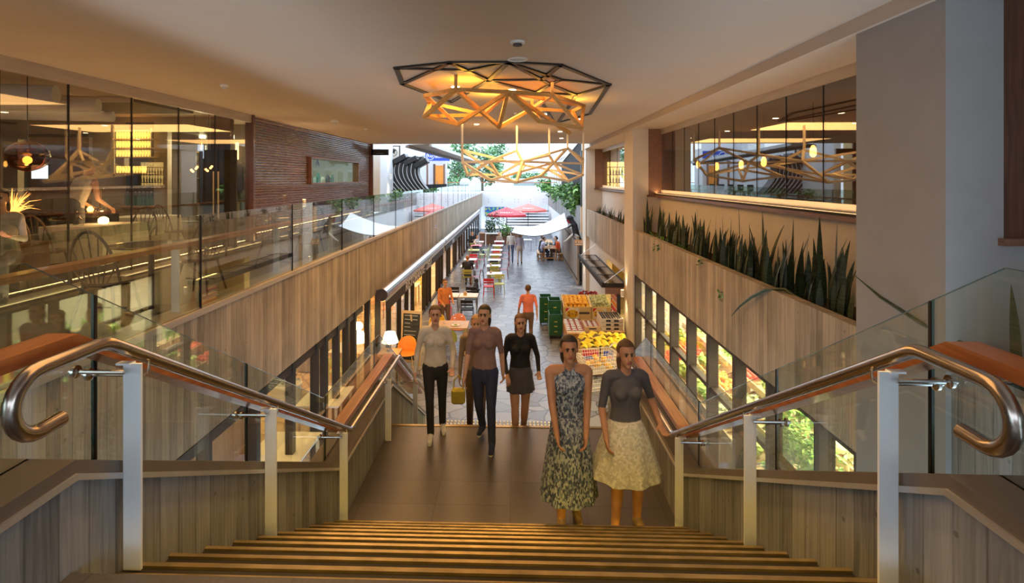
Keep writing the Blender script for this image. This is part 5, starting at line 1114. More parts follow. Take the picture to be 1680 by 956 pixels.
t = thing('candle_lamp', 'small glowing dome lamp on the middle white restaurant table', 'lamp', (-6.50, 8.45, F+.74)); m = MB(); m.lathe([(.05, 0), (.075, .03), (.07, .08), (.03, .11)], n=16); m.build('shade', 'lamp_soft', t, smooth=True); m = MB(); m.lathe([(.05, -.0), (.05, .006)], n=14); m.build('base', 'dark_grey', t); point('candle', (0, 0, .22), 4, (1, .55, .2), .04, parent=t)
for i, (x, y) in enumerate(((-6.75, 8.2), (-6.82, 8.45), (-6.6, 8.15), (-6.7, 8.6), (-6.35, 8.2))): small_item('wine_glass', (x, y, F+.745), 'stemmed glass on the middle white restaurant table', 'glasses on the candle lit table')
# cooking counter, barista station
t = thing('service_counter', 'dark service counter where the barista works', 'counter', (-7.3, 8.9, F)); m = MB(); m.box(-1.5, .5, -.3, .3, 0, .86); m.build('body', 'frame_dark', t); m = MB(); m.box(-1.55, .55, -.34, .34, .86, .90); m.build('worktop', 'timber_dark', t); m = MB(); m.box(-.1, .35, -.15, .15, .90, .96); m.build('tray', 'steel', t)
for k in range(4): m = MB(); m.box(-.8+k*.3, -.7+k*.3, -.345, -.335, .55, .68); m.build('socket', 'dark_grey', t)
t = thing('worktop_lamp', 'small amber lamp on the service counter', 'lamp', (-6.95, 8.75, F+.90)); m = MB(); m.lathe([(.03, 0), (.05, .05), (.02, .1)], n=12); m.build('shade', 'lamp_amber', t, smooth=True); m = MB(); m.lathe([(.04, 0), (.04, .01)], n=12); m.build('base', 'black', t); point('lamp_bulb', (0, .0, .25), 1.2, (1, .5, .15), .05, parent=t)
# palm lamp
t = thing('palm_lamp', 'glowing orange fan shaped palm lamp at the left edge', 'lamp', (-6.35, 6.72, 4.35)); m = MB(); rr = random.Random(3)
for k in range(60):
    a = rr.uniform(-1.25, 1.25); az = rr.uniform(0, 6.3); L = rr.uniform(.22, .42); pts = [(0, 0, .0)]
    for u in (.35, .7, 1): pts.append((L*u*math.sin(a*u*.9)*math.cos(az*.3)*1.0, L*u*math.sin(a)*math.sin(az)*.5, .03+L*u*math.cos(a*u)))
    m.tube(pts, [.004, .006, .005, .001], n=4)
m.build('fronds', M('frond_glow', (1, .6, .25), .5, emit=(1, .42, .12), es=1.6), t); m = MB(); m.cyl((0, 0, -.25), (0, 0, .05), .018); m.build('stem', 'copper', t); m = MB(); m.lathe([(.10, -.27), (.10, -.24), (.02, -.22)], n=16); m.build('foot', 'copper', t, smooth=True); point('palm_bulb', (.25, -.1, .25), 7, (1, .42, .08), .08, parent=t)
t = thing('sideboard', 'dark sideboard under the palm lamp', 'cabinet', (-6.6, 6.9, F)); m = MB(); m.box(-.5, .4, -.22, .2, 0, .60); m.build('body', 'timber_dark', t); m = MB(); m.box(-.53, .43, -.24, .22, .60, .63); m.build('top', 'timber_sill', t)
for x in (-.25, .2): m = MB(); m.box(x-.2, x+.2, -.235, -.22, .05, .56); d = m.build('door', 'timber_dark', t); m = MB(); m.box(x-.01, x+.01, -.25, -.235, .28, .36); m.build('handle', 'steel', d)
t = thing('globe_pendant', 'large copper glass globe pendant in the restaurant', 'pendant lamp', tuple(P(45, 256, 7.0))); m = MB(); m.ball((0, 0, 0), (.235, .235, .19), 28, 18); glass('smoked_copper', (.55, .30, .18), .10, top=.8); m.build('globe', 'smoked_copper', t, smooth=True); m = MB(); m.tube([(.236*math.cos(a), 0, .191*math.sin(a)) for a in [i*PI/20 for i in range(40)]], .006, n=6, closed=True); m.build('rim', 'copper', t)
m = MB(); m.ball((0, 0, -.05), .05, 10, 8); m.build('bulb', 'lamp_amber', t, smooth=True); m = MB(); m.cyl((0, 0, .19), (0, 0, 6.2-t.location.z), .006); m.build('cable', 'black', t)
t = thing('wall_screen', 'small bright screen on the dark restaurant partition', 'screen', tuple(P(67, 282, 9.4))); m = MB(); m.box(-.16, .16, -.02, .02, -.13, .13); m.build('casing', 'black', t); m = MB(); m.box(-.145, .145, -.024, -.02, -.115, .115); m.build('display', 'screen_glow', t)
t = thing('dark_partition', 'dark partition wall holding the small screen', 'partition', (-8.0, 9.6, F)); m = MB(); m.box(-.75, .35, 0, .08, 0, 2.2); m.build('panel', 'room_brown', t); m = MB(); m.box(-.75, .35, -.02, .10, 2.2, 2.25); m.build('top_rail', 'frame_dark', t)
for i, (px, py) in enumerate(((32, 175), (91, 189), (141, 206), (177, 197), (182, 180))):
    D = 10.6 if i else 8.6; p = P(px, py, (6.2-EYE)*FPX/(293-py)); t = thing('restaurant_downlight', '%s small downlight in the restaurant ceiling' % ('leftmost', 'second', 'third', 'fourth', 'brightest')[i], 'ceiling light', (p.x, p.y, 6.2)); m = MB(); m.lathe([(.06, -.01), (.06, 0), (.045, 0), (.045, -.01)], n=14); m.build('rim', 'white', t); m = MB(); m.lathe([(.043, -.006), (.043, -.002)], n=12); m.build('lens', 'lamp_glow', t); spot('restaurant_lamp', (0, 0, -.03), 30 if i < 4 else 60, (1, .70, .34), 100, .7, .05, parent=t)
for i, (a, b, r) in enumerate((((-6.1, 7.1, 6.02), (-9.5, 6.0, 6.02), .12), ((-6.15, 7.9, 5.98), (-10, 6.9, 5.98), .10), ((-6.6, 8.8, 5.92), (-10, 7.6, 5.92), .09))):
    t = thing('duct_pipe', '%s white duct pipe under the restaurant ceiling' % ('nearest', 'middle', 'farthest')[i], 'pipe', (0, 0, 0)); m = MB(); m.tube([a, ((a[0]+b[0])/2, (a[1]+b[1])/2+.1, a[2]), b], r, n=14); m.build('pipe', 'white', t, smooth=True); m = MB(); m.tube([Vector(a)+(Vector(b)-Vector(a))*.45, Vector(a)+(Vector(b)-Vector(a))*.48], r+.015, n=14); m.build('collar', 'light_grey', t)
t = thing('ceiling_cassette', 'dark recessed panel in the restaurant ceiling', 'ceiling panel', (-7.3, 9.3, 6.19)); m = MB(); m.box(-1.0, 1.2, -.8, .9, -.06, 0); m.build('panel', 'room_dark', t); m = MB(); m.box(-1.05, 1.25, -.86, -.8, -.08, 0); m.build('frame', 'plaster', t)
# glass rack in the niche
t = thing('rack_of_glasses', 'tall lit rack of hanging glasses in the pale restaurant niche', 'rack', (-7.96, 11.25, 0))
for i, py in enumerate((213, 227, 242, 257, 284)):
    z = EYE+(293-py)*11.25/900; m = MB(); m.box(-.30, .30, -.12, .14, z-.012, z+.008) if False else m.box(-.42, .42, -.12, .10, z-.012, z+.008); m.build('shelf', 'timber_light', t)
for s in (-.4, .4): m = MB(); m.box(s-.012, s+.012, -.1, -.08, 4.95, 5.95); m.build('upright', 'steel', t)
M('glowing_glassware', (1, .72, .25), .3, emit=(1, .62, .14), es=1.0)  # emission put into the glassware stands in for light on it
for r, py in enumerate((227, 242, 257, 284)):
    z = EYE+(293-py)*11.25/900
    for k in range(13):
        if r == 3 and k > 10: continue
        o = None
        if 'tumbler' not in proto:
            q = thing('hanging_glass', 'tall amber glowing glass in the restaurant glass rack', 'glass', (0, 0, 0), 0, 'glasses in the rack'); m = MB(); m.lathe([(.018, .01), (.026, .09), (.02, .15)], n=10); m.build('bowl', 'glowing_glassware', q, smooth=True); proto['tumbler'] = q; q.location = (-7.96-.36+k*.06, 11.2, z)
        else: dup(proto['tumbler'], (-7.96-.36+k*.06, 11.2, z), group='glasses in the rack')
area('rack_light', (-7.96, 10.9, 5.95), .6, 9, (1, .6, .2))
t = thing('niche_window', 'dark window with small bottles below the lit glass rack', 'window', (-7.96, 11.42, 0)); m = MB(); m.box(-.34, .34, -.02, .02, 4.33, 5.0); m.build('pane', 'blue_dark' if 'blue_dark' in MATS else 'dark_grey', t); m = MB(); m.box(-.36, .36, -.12, .02, 4.30, 4.33); m.build('sill', 'timber_panel', t); m = MB(); m.box(-.34, .34, -.02, .02, 5.75, 6.1); m.build('upper_pane', 'dark_grey', t)
for k in range(7): small_item('bottle', (-8.22+k*.085, 11.37, 4.33), 'small bottle on the sill under the glass rack', 'bottles on the niche sill')
# back kitchen shelves
for (x0, x1, lb) in ((-7.3, -6.52, 'bright back kitchen shelving right of the glass rack'), (-10.5, -9.4, 'bright back kitchen shelving at the left edge')):
    t = thing('kitchen_shelving', lb, 'shelf', ((x0+x1)/2, 12.5, 3.45)); w = (x1-x0)/2
    for k in range(7): m = MB(); m.box(-w, w, -.18, .18, .55+k*.3, .57+k*.3); m.build('shelf', 'steel', t)
    for s in (-w, 0, w): m = MB(); m.box(s-.02, s+.02, -.02, .02, 0, 2.5); m.build('upright', 'steel', t)
    m = MB(); m.box(-w, w, .2, .22, 1.9, 2.3); m.build('back_light', 'shelf_glow', t)
    rr = random.Random(int(-x0*10))
    for k in range(7):
        for j in range(int(w*2/.14)):
            if rr.random() < .7:
                o = MB(); h = rr.uniform(.08, .2)
                if rr.random() < .5: o.box(-.05, .05, -.07, .07, 0, h)
                else: o.lathe([(.05, 0), (.055, h*.8), (.03, h)], n=10)
                q = o.build('storage_jar', rr.choice(['white', 'light_grey', 'timber_light', 'dark_grey', 'steel', 'teal']), loc=(t.location.x-w+.08+j*.14, 12.45, 3.45+.57+k*.3)); tag(q, 'pot or box on the '+('right' if x0 > -8 else 'left')+' kitchen shelving', 'container', 'pots on the '+('right' if x0 > -8 else 'left')+' kitchen shelves')
t = thing('bright_lamp', 'dazzling round kitchen lamp behind the hatch', 'lamp', (-7.0, 12.2, 5.35)); m = MB(); m.ball((0, 0, 0), .09, 14, 10); m.build('bulb', 'lamp_glow', t, smooth=True); m = MB(); m.cyl((0, 0, .08), (0, 0, .85), .01); m.build('cable', 'black', t); point('kitchen_bulb', (0, -.25, 0), 24, (1, .85, .5), .08, parent=t)
t = thing('coat_stand', 'pale papers and cloths hanging on a stand by the niche', 'stand', tuple(P(165, 400, 9.7))); t.location.z = F
m = MB(); m.cyl((0, 0, 0), (0, 0, 1.25), .02); m.build('pole', 'timber_light', t)
for k in range(5): m = MB(); m.beam((-.15+k*.07, -.02*k, .35), (-.12+k*.05, 0, 1.2-.06*k), .05, .015); m.build('folded_cloth', 'white_cloth', t)
t = thing('maroon_doors', 'tall glazed door pair with long pale pull handles by the slatted wall', 'door', (-6.2, 11.22, F)); 
for s in (-1, 1): m = MB(); m.box(s*.20-.19, s*.20+.19, 0, .05, 0, 2.05); l = m.build('leaf', 'frame_dark', t); m = MB(); m.cyl((s*.05, -.06, .6), (s*.05, -.06, 1.6), .018); m.build('pull_handle', 'pale_timber', l)
for i, (px, py) in enumerate(((343, 273), (374, 272))):
    p = P(px, py, 10.6); p.x = -6.5+.3*i; p.y = 10.9; t = thing('cluster_pendant', ('left', 'right')[i]+' cluster of amber bulbs near the slatted wall', 'pendant lamp', tuple(p)); 
    for k in range(4): m = MB(); m.ball((.06*math.cos(k*1.6), .06*math.sin(k*1.6), -.03*k), .022, 8, 6); m.build('bulb', 'lamp_amber', t, smooth=True)
    m = MB(); m.cyl((0, 0, 0), (0, 0, 6.2-p.z), .006); m.build('cable', 'black', t)
# walkway seating behind the glass
def round_glass_table(label, loc):
    t = thing('round_table', label, 'table', loc); m = MB(); m.lathe([(.40, .72), (.40, .735)], n=32); m.build('tabletop', 'glass_dim', t); m = MB(); m.cyl((0, 0, .02), (0, 0, .72), .03); m.build('pedestal', 'black', t); m = MB(); m.lathe([(.24, 0), (.24, .02)], n=20); m.build('foot', 'black', t); m = MB(); m.tube([(.40*math.cos(a), .40*math.sin(a), .728) for a in [i*PI/14 for i in range(28)]], .012, n=6, closed=True); m.build('rim', 'steel', t); return t
round_glass_table('near round glass table on the walkway behind the balustrade', (-4.0, 5.9, F)); round_glass_table('far round glass table on the walkway behind the balustrade', (-4.0, 9.6, F))
windsor('dark spindle backed chair in front of the near round walkway table', (-3.95, 5.2, F), PI); windsor('dark spindle backed chair behind the near round walkway table', (-3.95, 6.75, F), 0); windsor('dark spindle backed chair in front of the far round walkway table', (-3.95, 8.9, F), PI*.9); windsor('dark spindle backed chair behind the far round walkway table', (-3.95, 10.4, F), .1)
# kitchen behind the slatted wall
t = thing('steel_bench', 'long steel kitchen bench seen through the slatted wall window', 'counter', (-6.9, 18, F)); m = MB(); m.box(-.35, .35, -2.6, 2.6, 1.16, 1.20); m.build('worktop', 'steel', t); m = MB(); m.box(-.33, .33, -2.55, 2.55, 0, 1.16); m.build('body', 'light_grey', t)
rr = random.Random(8)
for k in range(20):
    y = 15.7+k*.23; q = MB(); h = rr.uniform(.22, .48); r = rr.uniform(.05, .09)
    if k % 3: q.lathe([(r, 0), (r*1.05, h*.7), (r*.5, h)], n=12)
    else: q.box(-r, r, -r, r, 0, h)
    o = q.build('kitchen_pot', rr.choice(['steel', 'green_plastic', 'coral', 'light_grey', 'teal', 'lime', 'dark_grey']), smooth=False, loc=(-6.72+rr.uniform(-.12, .12), y, F+1.20)); tag(o, 'pot or utensil on the steel kitchen bench', 'utensil', 'utensils on the kitchen bench')
t = thing('wall_rack', 'steel shelf with pans on the far kitchen wall', 'shelf', (-9.2, 18, F)); 
for z in (1.5, 1.85): m = MB(); m.box(-.1, .2, -2.3, 2.3, z, z+.03); m.build('shelf', 'steel', t)
for y in (-2.2, 0, 2.2): m = MB(); m.box(-.1, -.06, y-.02, y+.02, 0, 2.1); m.build('upright', 'steel', t)
p = P(556, 266, 18.2); t = thing('hanging_utensils', 'bunch of dark utensils hanging in the kitchen window', 'utensils', (-6.6, p.y, p.z)); 
for k in range(7): m = MB(); a = k*.9; m.beam((0, 0, .15), (.05*math.cos(a), .16*math.sin(a), -.12), .03, .02); m.build('utensil', 'black', t)
m = MB(); m.cyl((0, 0, .15), (0, 0, 6.2-p.z), .008); m.build('hook', 'steel', t)
# ================================================================= BAR (upper right)
for i, (px, py, D) in enumerate(((1087, 268, 17), (1145, 270, 15), (1176, 273, 13.5), (1216, 270, 12.5), (1253, 265, 11), (1334, 248, 9.2), (1012, 281, 27))):
    p = P(px, py, D); p.y = min(p.y, 24.4); t = thing('amber_pendant', '%s amber pendant seen through the bar windows' % ('first', 'second', 'third', 'fourth', 'fifth', 'largest, sixth', 'farthest')[i], 'pendant lamp', tuple(p)); m = MB(); m.lathe([(.02, .10), (.05, .04), (.05, -.06), (.02, -.10)], n=12); m.build('bulb', 'lamp_amber', t, smooth=True); m = MB(); m.cyl((0, 0, .1), (0, 0, 6.19-p.z), .006); m.build('cable', 'black', t)
t = thing('back_bar', 'lit back bar shelves of bottles in the far right window', 'shelf', (7.0, 24.6, F)); 
for k in range(4): m = MB(); m.box(-2.9, -1.6, -.15, .15, .9+k*.35, .93+k*.35); m.build('shelf', 'timber_dark', t)
m = MB(); m.box(-2.9, -1.6, .16, .18, .9, 2.2); m.build('glow_panel', 'shelf_glow', t)
rr = random.Random(4)
bb = small_item('bottle', (4.2, 24.55, F+.93), 'bottle on the lit bar shelves', 'bottles on the back bar')
for k in range(3):
    for j in range(9):
        if k or j: dup(bb, (4.2+j*.13, 24.55, F+.93+k*.35))
t = thing('red_panel', 'red wall panel with painted-in glow inside the bar', 'panel', (9.3, 13.5, 4.6)); m = MB(); m.box(0, .05, -1.6, 1.6, -.5, 1.0); m.build('panel', M('red_wall_glow', (.75, .08, .04), .6, emit=(.9, .08, .03), es=.5), t); m = MB(); m.box(-.03, 0, -1.6, 1.6, -.55, -.5); m.build('rail', 'black', t)  # emission put into the red wall stands in for light falling there
for i, (y, h) in enumerate(((7.4, .4), (9.0, .4), (11, .4))):
    t = thing('bar_table', '%s small table inside the bar window' % ('nearest', 'middle', 'farthest')[i], 'table', (4.7, y, 3.44)); m = MB(); m.lathe([(.35, .72), (.35, .75)], n=24); m.build('tabletop', 'timber_dark', t); m = MB(); m.cyl((0, 0, .02), (0, 0, .72), .03); m.build('pedestal', 'black', t); m = MB(); m.lathe([(.22, 0), (.22, .02)], n=18); m.build('foot', 'black', t)
# ================================================================= DELI (lower left)
def tub(label, loc, r=.3, mt='light_grey'):
    t = thing('planter_tub', label, 'planter', loc); m = MB(); m.lathe([(r*.8, 0), (r, .05), (r, .42), (r*.9, .45), (r*.85, .40), (.02, .39)], n=24); m.build('tub', mt, t, smooth=True); m = MB(); leafy(m, (0, 0, .55), (r*.9, r*.9, .22), 160, .09, rr, .2); m.build('foliage', ['leaf', 'leaf_dark'], t)
def deli_table(label, loc, w=.45, d=.45):
    t = thing('deli_table', label, 'table', loc); m = MB(); m.box(-w, w, -d, d, .72, .75); m.build('tabletop', 'white', t, bevel=.004)
    for sx in (-1, 1):
        for sy in (-1, 1): m = MB(); m.box(sx*(w-.06)-.02, sx*(w-.06)+.02, sy*(d-.06)-.02, sy*(d-.06)+.02, 0, .72); m.build('leg', 'timber_light', t)
p = P(480, 732, 8.45); deli_table('near white table just inside the deli glass', (p.x-.15, p.y, 0), .42, .55); p = P(556, 648, 10.5); deli_table('second white table inside the deli glass', (p.x-.25, p.y, 0), .4, .5)
deli_table('third white table inside the deli', (-4.1, 13.4, 0), .4, .4); deli_table('fourth white table deeper in the deli', (-4.3, 18.8, 0), .4, .4); deli_table('fifth white table in the deli by the open door', (-4.2, 21.4, 0), .4, .4); deli_table('sixth white table in the deli', (-4.2, 24, 0), .4, .4)
deli_table('farthest white table inside the deli', (-4.3, 28.5, 0), .4, .4)
cafe_chair('lime', 'pale green chair at the third deli table', (-4.1, 12.7, 0), PI); cafe_chair('yellow', 'yellow chair by the third deli table', (-4.7, 13.4, 0), PI/2); cafe_chair('lime', 'pale green chair at the fifth deli table', (-4.2, 20.7, 0), PI); cafe_chair('yellow', 'yellow chair at the sixth deli table', (-4.2, 23.3, 0), PI)
tub('round grey planter tub on the deli floor', tuple(G(470, 660)), .33); tub('smaller planter tub farther back in the deli', tuple(G(506, 606)), .28, 'timber_grey')
t = thing('table_lamp', 'glowing white shaded table lamp just inside the deli', 'lamp', tuple(P(640, 545, 13.2))); t.location.z = .75
m = MB(); m.lathe([(.20, .22), (.12, .46)], n=24); m.build('lamp_shade', M('shade_glow', (1, .92, .75), .7, emit=(1, .82, .5), es=3.2), t, smooth=True); m = MB(); m.cyl((0, 0, .02), (0, 0, .24), .015); m.build('stem', 'steel', t); m = MB(); m.lathe([(.09, 0), (.09, .02)], n=18); m.build('base', 'steel', t); point('lamp_bulb', (0, 0, .6), 14, (1, .8, .45), .1, parent=t)
L = t.location; t = thing('side_table', 'small timber side table under the white shaded lamp', 'table', (L.x, L.y, 0)); m = MB(); m.box(-.25, .25, -.25, .25, .70, .75); m.build('tabletop', 'timber_panel', t)
for sx in (-1, 1):
    for sy in (-1, 1): m = MB(); m.box(sx*.2-.02, sx*.2+.02, sy*.2-.02, sy*.2+.02, 0, .7); m.build('leg', 'timber_panel', t)
shell_chair('orange', 'orange round backed chair beside the white shaded lamp', (L.x+.25, L.y+.75, 0), 0)
t = thing('timber_counter', 'long orange timber counter inside the deli near the stairs', 'counter', (-5.0, 7.6, 0)); m = MB(); m.box(-.4, .4, -3.6, 2.0, .0, 1.0); m.build('body', 'timber_panel', t); m = MB(); m.box(-.45, .45, -3.65, 2.05, 1.0, 1.05); m.build('worktop', 'timber_light', t)
for k in range(7): m = MB(); m.box(.40, .415, -3.5+k*.78, -2.8+k*.78, .12, .92); m.build('panel', 'timber_panel', t)
for i in range(10):
    y = 6.5+i*4.2; t = thing('deli_pendant', '%s glowing pendant over the deli tables' % (order[i]), 'pendant lamp', (-5.2, y, 1.95)); m = MB(); m.lathe([(.16, 0), (.05, .12), (.02, .14)], n=18); m.build('shade', 'white', t, smooth=True); m = MB(); m.ball((0, 0, .02), .045, 10, 8); m.build('bulb', 'lamp_glow', t, smooth=True); m = MB(); m.cyl((0, 0, .14), (0, 0, .33), .006); m.build('cable', 'black', t)
t = thing('wine_shelf', 'tall timber shelf of bottles at the back of the deli', 'shelf', (-8.9, 20, 0))
for k in range(5): m = MB(); m.box(-.15, .15, -4, 4, .3+k*.4, .33+k*.4); m.build('shelf', 'timber_panel', t)
for y in (-4, 0, 4): m = MB(); m.box(-.15, .15, y-.02, y+.02, 0, 2.1); m.build('upright', 'timber_panel', t)
# ================================================================= GROCERY (lower right)
gr = random.Random(9)
M('leafy_green', (.20, .42, .05), .6, var=.5, scale=14); M('leafy_pale', (.50, .62, .18), .6, var=.4, scale=14); M('leafy_white', (.78, .80, .62), .6, var=.2, scale=14); M('tomato', (.75, .06, .03), .35, var=.1); M('carrot', (.90, .35, .05), .5, var=.1); M('eggplant', (.08, .02, .07), .3, var=.1)
GP = {}
def produce(kind, loc, group, label, sc=1, rz=0):
    if kind not in GP:
        m = MB()
        if kind in ('lettuce', 'pale_lettuce', 'cauliflower'):
            leafy(m, (0, 0, .08), (.12, .12, .10), 34, .12, gr, .2); m.m = 0; m.ball((0, 0, .06), (.08, .08, .07), 8, 6); mt = {'lettuce': ['leafy_green', 'leafy_pale'], 'pale_lettuce': ['leafy_pale', 'leafy_green'], 'cauliflower': ['leafy_white', 'leafy_pale']}[kind]
        elif kind == 'herb_bunch': leafy(m, (0, 0, .13), (.12, .12, .15), 60, .06, gr, .1); m.m = 0; m.cyl((0, 0, 0), (0, 0, .12), .02); mt = ['leafy_green', 'leaf_light']
        elif kind == 'tomato_fruit': m.ball((0, 0, .04), .045, 8, 6); m.m = 1; m.ball((0, 0, .083), (.015, .015, .006), 6, 4); mt = ['tomato', 'leaf']
        else: m.ball((0, 0, .04), (.05, .045, .042), 8, 6); m.m = 1; m.cyl((0, 0, .075), (0, 0, .1), .005, n=5); mt = ['carrot', 'leaf']
        o = m.build(kind, mt, smooth=kind in ('tomato_fruit', 'pumpkin'), loc=loc); tag(o, label, 'produce', group); o.rotation_euler.z = rz; GP[kind] = o; return o
    c = GP[kind].copy(); C.objects.link(c); c.location = loc; c.rotation_euler = (0, 0, rz); c.scale = (sc,)*3; c['label'] = label; c['group'] = group; return c
kinds = ['lettuce', 'herb_bunch', 'pale_lettuce', 'cauliflower', 'tomato_fruit', 'pumpkin']
knm = dict(lettuce='green lettuce', herb_bunch='herb bunch', pale_lettuce='pale lettuce', cauliflower='white cabbage', tomato_fruit='red tomato', pumpkin='orange fruit')
pos_words = ['nearest the stairs', 'second from the stairs', 'third from the stairs', 'fourth from the stairs', 'fifth from the stairs', 'sixth from the stairs', 'seventh from the stairs', 'eighth from the stairs', 'farthest from the stairs']
seq = ['herb_bunch', 'herb_bunch', 'lettuce', 'pale_lettuce', 'cauliflower', 'lettuce', 'pale_lettuce', 'tomato_fruit', 'herb_bunch']
seq2 = ['pale_lettuce', 'lettuce', 'herb_bunch', 'pale_lettuce', 'herb_bunch', 'cauliflower', 'pumpkin', 'lettuce', 'tomato_fruit']
for i in range(9):
    y0 = 5.25+i*1.02
    t = thing('produce_stand', 'stepped timber produce stand in the grocery window, %s' % pos_words[i], 'display', (3.75, y0+.48, 0))
    for k in range(3):
        m = MB(); m.box(-.32+k*.44, .10+k*.44, -.48, .48, .62+k*.22, .65+k*.22); m.build('shelf', 'timber_light', t); m = MB(); m.box(-.32+k*.44, -.30+k*.44, -.48, .48, .65+k*.22, .74+k*.22); m.build('front_lip', 'timber_light', t)
    for s in (-.46, .46): m = MB(); m.prism([(-.32, 0), (1.0, 0), (1.0, 1.06), (-.30, .62)], .03, Matrix.Translation((0, s, 0)) @ Matrix.Rotation(PI/2, 4, 'X')); m.build('side_board', 'card_brown', t)
    for k in range(3):
        kd = (seq, seq2, seq)[k][(i+k) % 9] if k else seq[i]; stp = .24 if kd not in ('tomato_fruit', 'pumpkin') else .115
        nx = 1 if stp > .2 else 3; ny = int(.92/stp)
        for a in range(nx):
            for b in range(ny):
                produce(kd, (3.75-.32+k*.44+.21+(a-(nx-1)/2)*.115+gr.uniform(-.03, .03), y0+.06+(b+.5)*stp, .66+k*.22+gr.uniform(0, .03)), '%s group on the stand %s' % (knm[kd], pos_words[i]), '%s, produce stand %s' % (knm[kd], pos_words[i]), gr.uniform(1.0, 1.4), gr.uniform(0, 6))
for i, (px, py, D) in enumerate(((1300, 700, 6.6), (1318, 715, 6.2), (1285, 690, 7.0))):
    pp = P(px, py, D); t = thing('herb_pot', ('leftmost', 'largest', 'rear')[i]+' leafy green potted shrub in the near grocery window', 'plant', (3.42, pp.y, .0)); m = MB(); m.lathe([(.12, 1.06), (.15, 1.28)], n=14); m.build('pot', 'timber_panel', t); m = MB(); leafy(m, (0, 0, 1.62), (.24, .34, .46), 520, .085, gr, .1); m.build('foliage', ['leafy_green', 'leafy_pale'], t); m = MB(); m.box(-.16, .16, -.16, .16, 0, 1.06); m.build('stand', 'timber_light', t)
t = thing('wire_basket_stack', 'nested pale wire shopping baskets at the foot of the grocery window', 'basket stack', (2.75, 7.6, 0))
for k in range(6):
    m = MB(); wire_box(m, (.15, .2), (.19, .26), .1+k*.09, .28+k*.09, 5, 2, .007); m.build('basket', 'pale_timber', t)
m = MB(); m.box(-.2, .2, -.26, .26, 0, .06); m.build('base', 'green_plastic', t)
for i in range(4): t = thing('grocery_light_strip', '%s fluorescent strip on the grocery ceiling' % order[i], 'ceiling light', (5.4, 6+i*2.3, 2.40)); m = MB(); m.box(-.08, .08, -.9, .9, -.05, 0); m.build('housing', 'white', t); m = MB(); m.box(-.05, .05, -.85, .85, -.06, -.05); m.build('tube', 'lamp_soft', t)
for i in range(2):
    t = thing('grocery_shelving', '%s tall white shelf of packets deeper in the grocery' % ('nearest', 'middle', 'farthest')[i], 'shelf', (6.3, 6.6+i*2.8, 0)); 
    for k in range(5): m = MB(); m.box(-.22, .22, -1.2, 1.2, .2+k*.4, .22+k*.4); m.build('shelf', 'white', t)
    for y in (-1.2, 1.2): m = MB(); m.box(-.22, .22, y-.02, y+.02, 0, 2.0); m.build('end_panel', 'white', t)
    for k in range(5):
        for j in range(15):
            q = MB(); h = gr.uniform(.14, .3); q.box(-.07, .07, -.06, .06, 0, h); q.box(-.071, -.07, -.05, .05, h*.3, h*.6); o = q.build('packet', gr.choice(['coral', 'lime', 'yellow', 'white', 'red', 'teal', 'leafy_pale']), loc=(6.16, 6.6+i*2.8-1.08+j*.154, .22+k*.4)); tag(o, 'coloured packet on the %s grocery shelf' % ('nearest', 'middle', 'farthest')[i], 'packet', 'packets on the %s grocery shelf' % ('nearest', 'middle', 'farthest')[i])
# ================================================================= PEOPLE
PM = {}
def pm(name, col, rough=.8, **k):
    if name not in MATS: M(name, col, rough, var=k.get('var', .10), scale=k.get('scale', 12))
    return name
pm('skin', (.62, .36, .25), .55); pm('skin_tan', (.50, .26, .16), .55); pm('skin_pale', (.72, .48, .38), .55)
pm('hair_dark', (.03, .02, .015), .6); pm('hair_brown', (.12, .06, .03), .6); pm('hair_fair', (.38, .24, .12), .6); pm('hair_ginger', (.42, .16, .05), .6)
pm('lips', (.45, .12, .10), .5); pm('eye_dark', (.02, .015, .012), .3)
speckle('dress_blue', [(.05, .07, .13), (.15, .20, .30), (.42, .48, .55)], 75, .85, squash=.5); speckle('skirt_pale', [(.46, .47, .44), (.55, .55, .51), (.66, .66, .62)], 50, .9)
pm('cloth_black', (.02, .02, .024)); pm('cloth_grey', (.10, .10, .12)); pm('cloth_white', (.66, .62, .55)); pm('cloth_tan', (.36, .27, .19)); pm('cloth_navy', (.025, .035, .09)); pm('cloth_purple', (.08, .06, .30)); pm('cloth_brown', (.16, .10, .07))
pm('cloth_coral', (.80, .22, .15)); pm('cloth_orange', (.85, .12, .03)); pm('cloth_lilac', (.55, .55, .72)); pm('cloth_peach', (.27, .17, .16)); pm('cloth_rust', (.72, .26, .08)); pm('denim', (.08, .11, .20)); pm('sole_white', (.75, .75, .74)); pm('sandal', (.42, .30, .18)); pm('bag_yellow', (.75, .62, .08))
def ik(a, b, l1, l2, pole):
    a, b, pole = Vector(a), Vector(b), Vector(pole); d = b-a; L = min(d.length, (l1+l2)*.995); d.normalize(); b = a+d*L
    x = (l1*l1-l2*l2+L*L)/(2*L); h = math.sqrt(max(0, l1*l1-x*x)); n = pole-d*pole.dot(d); n.normalize(); return a+d*x+n*h, b
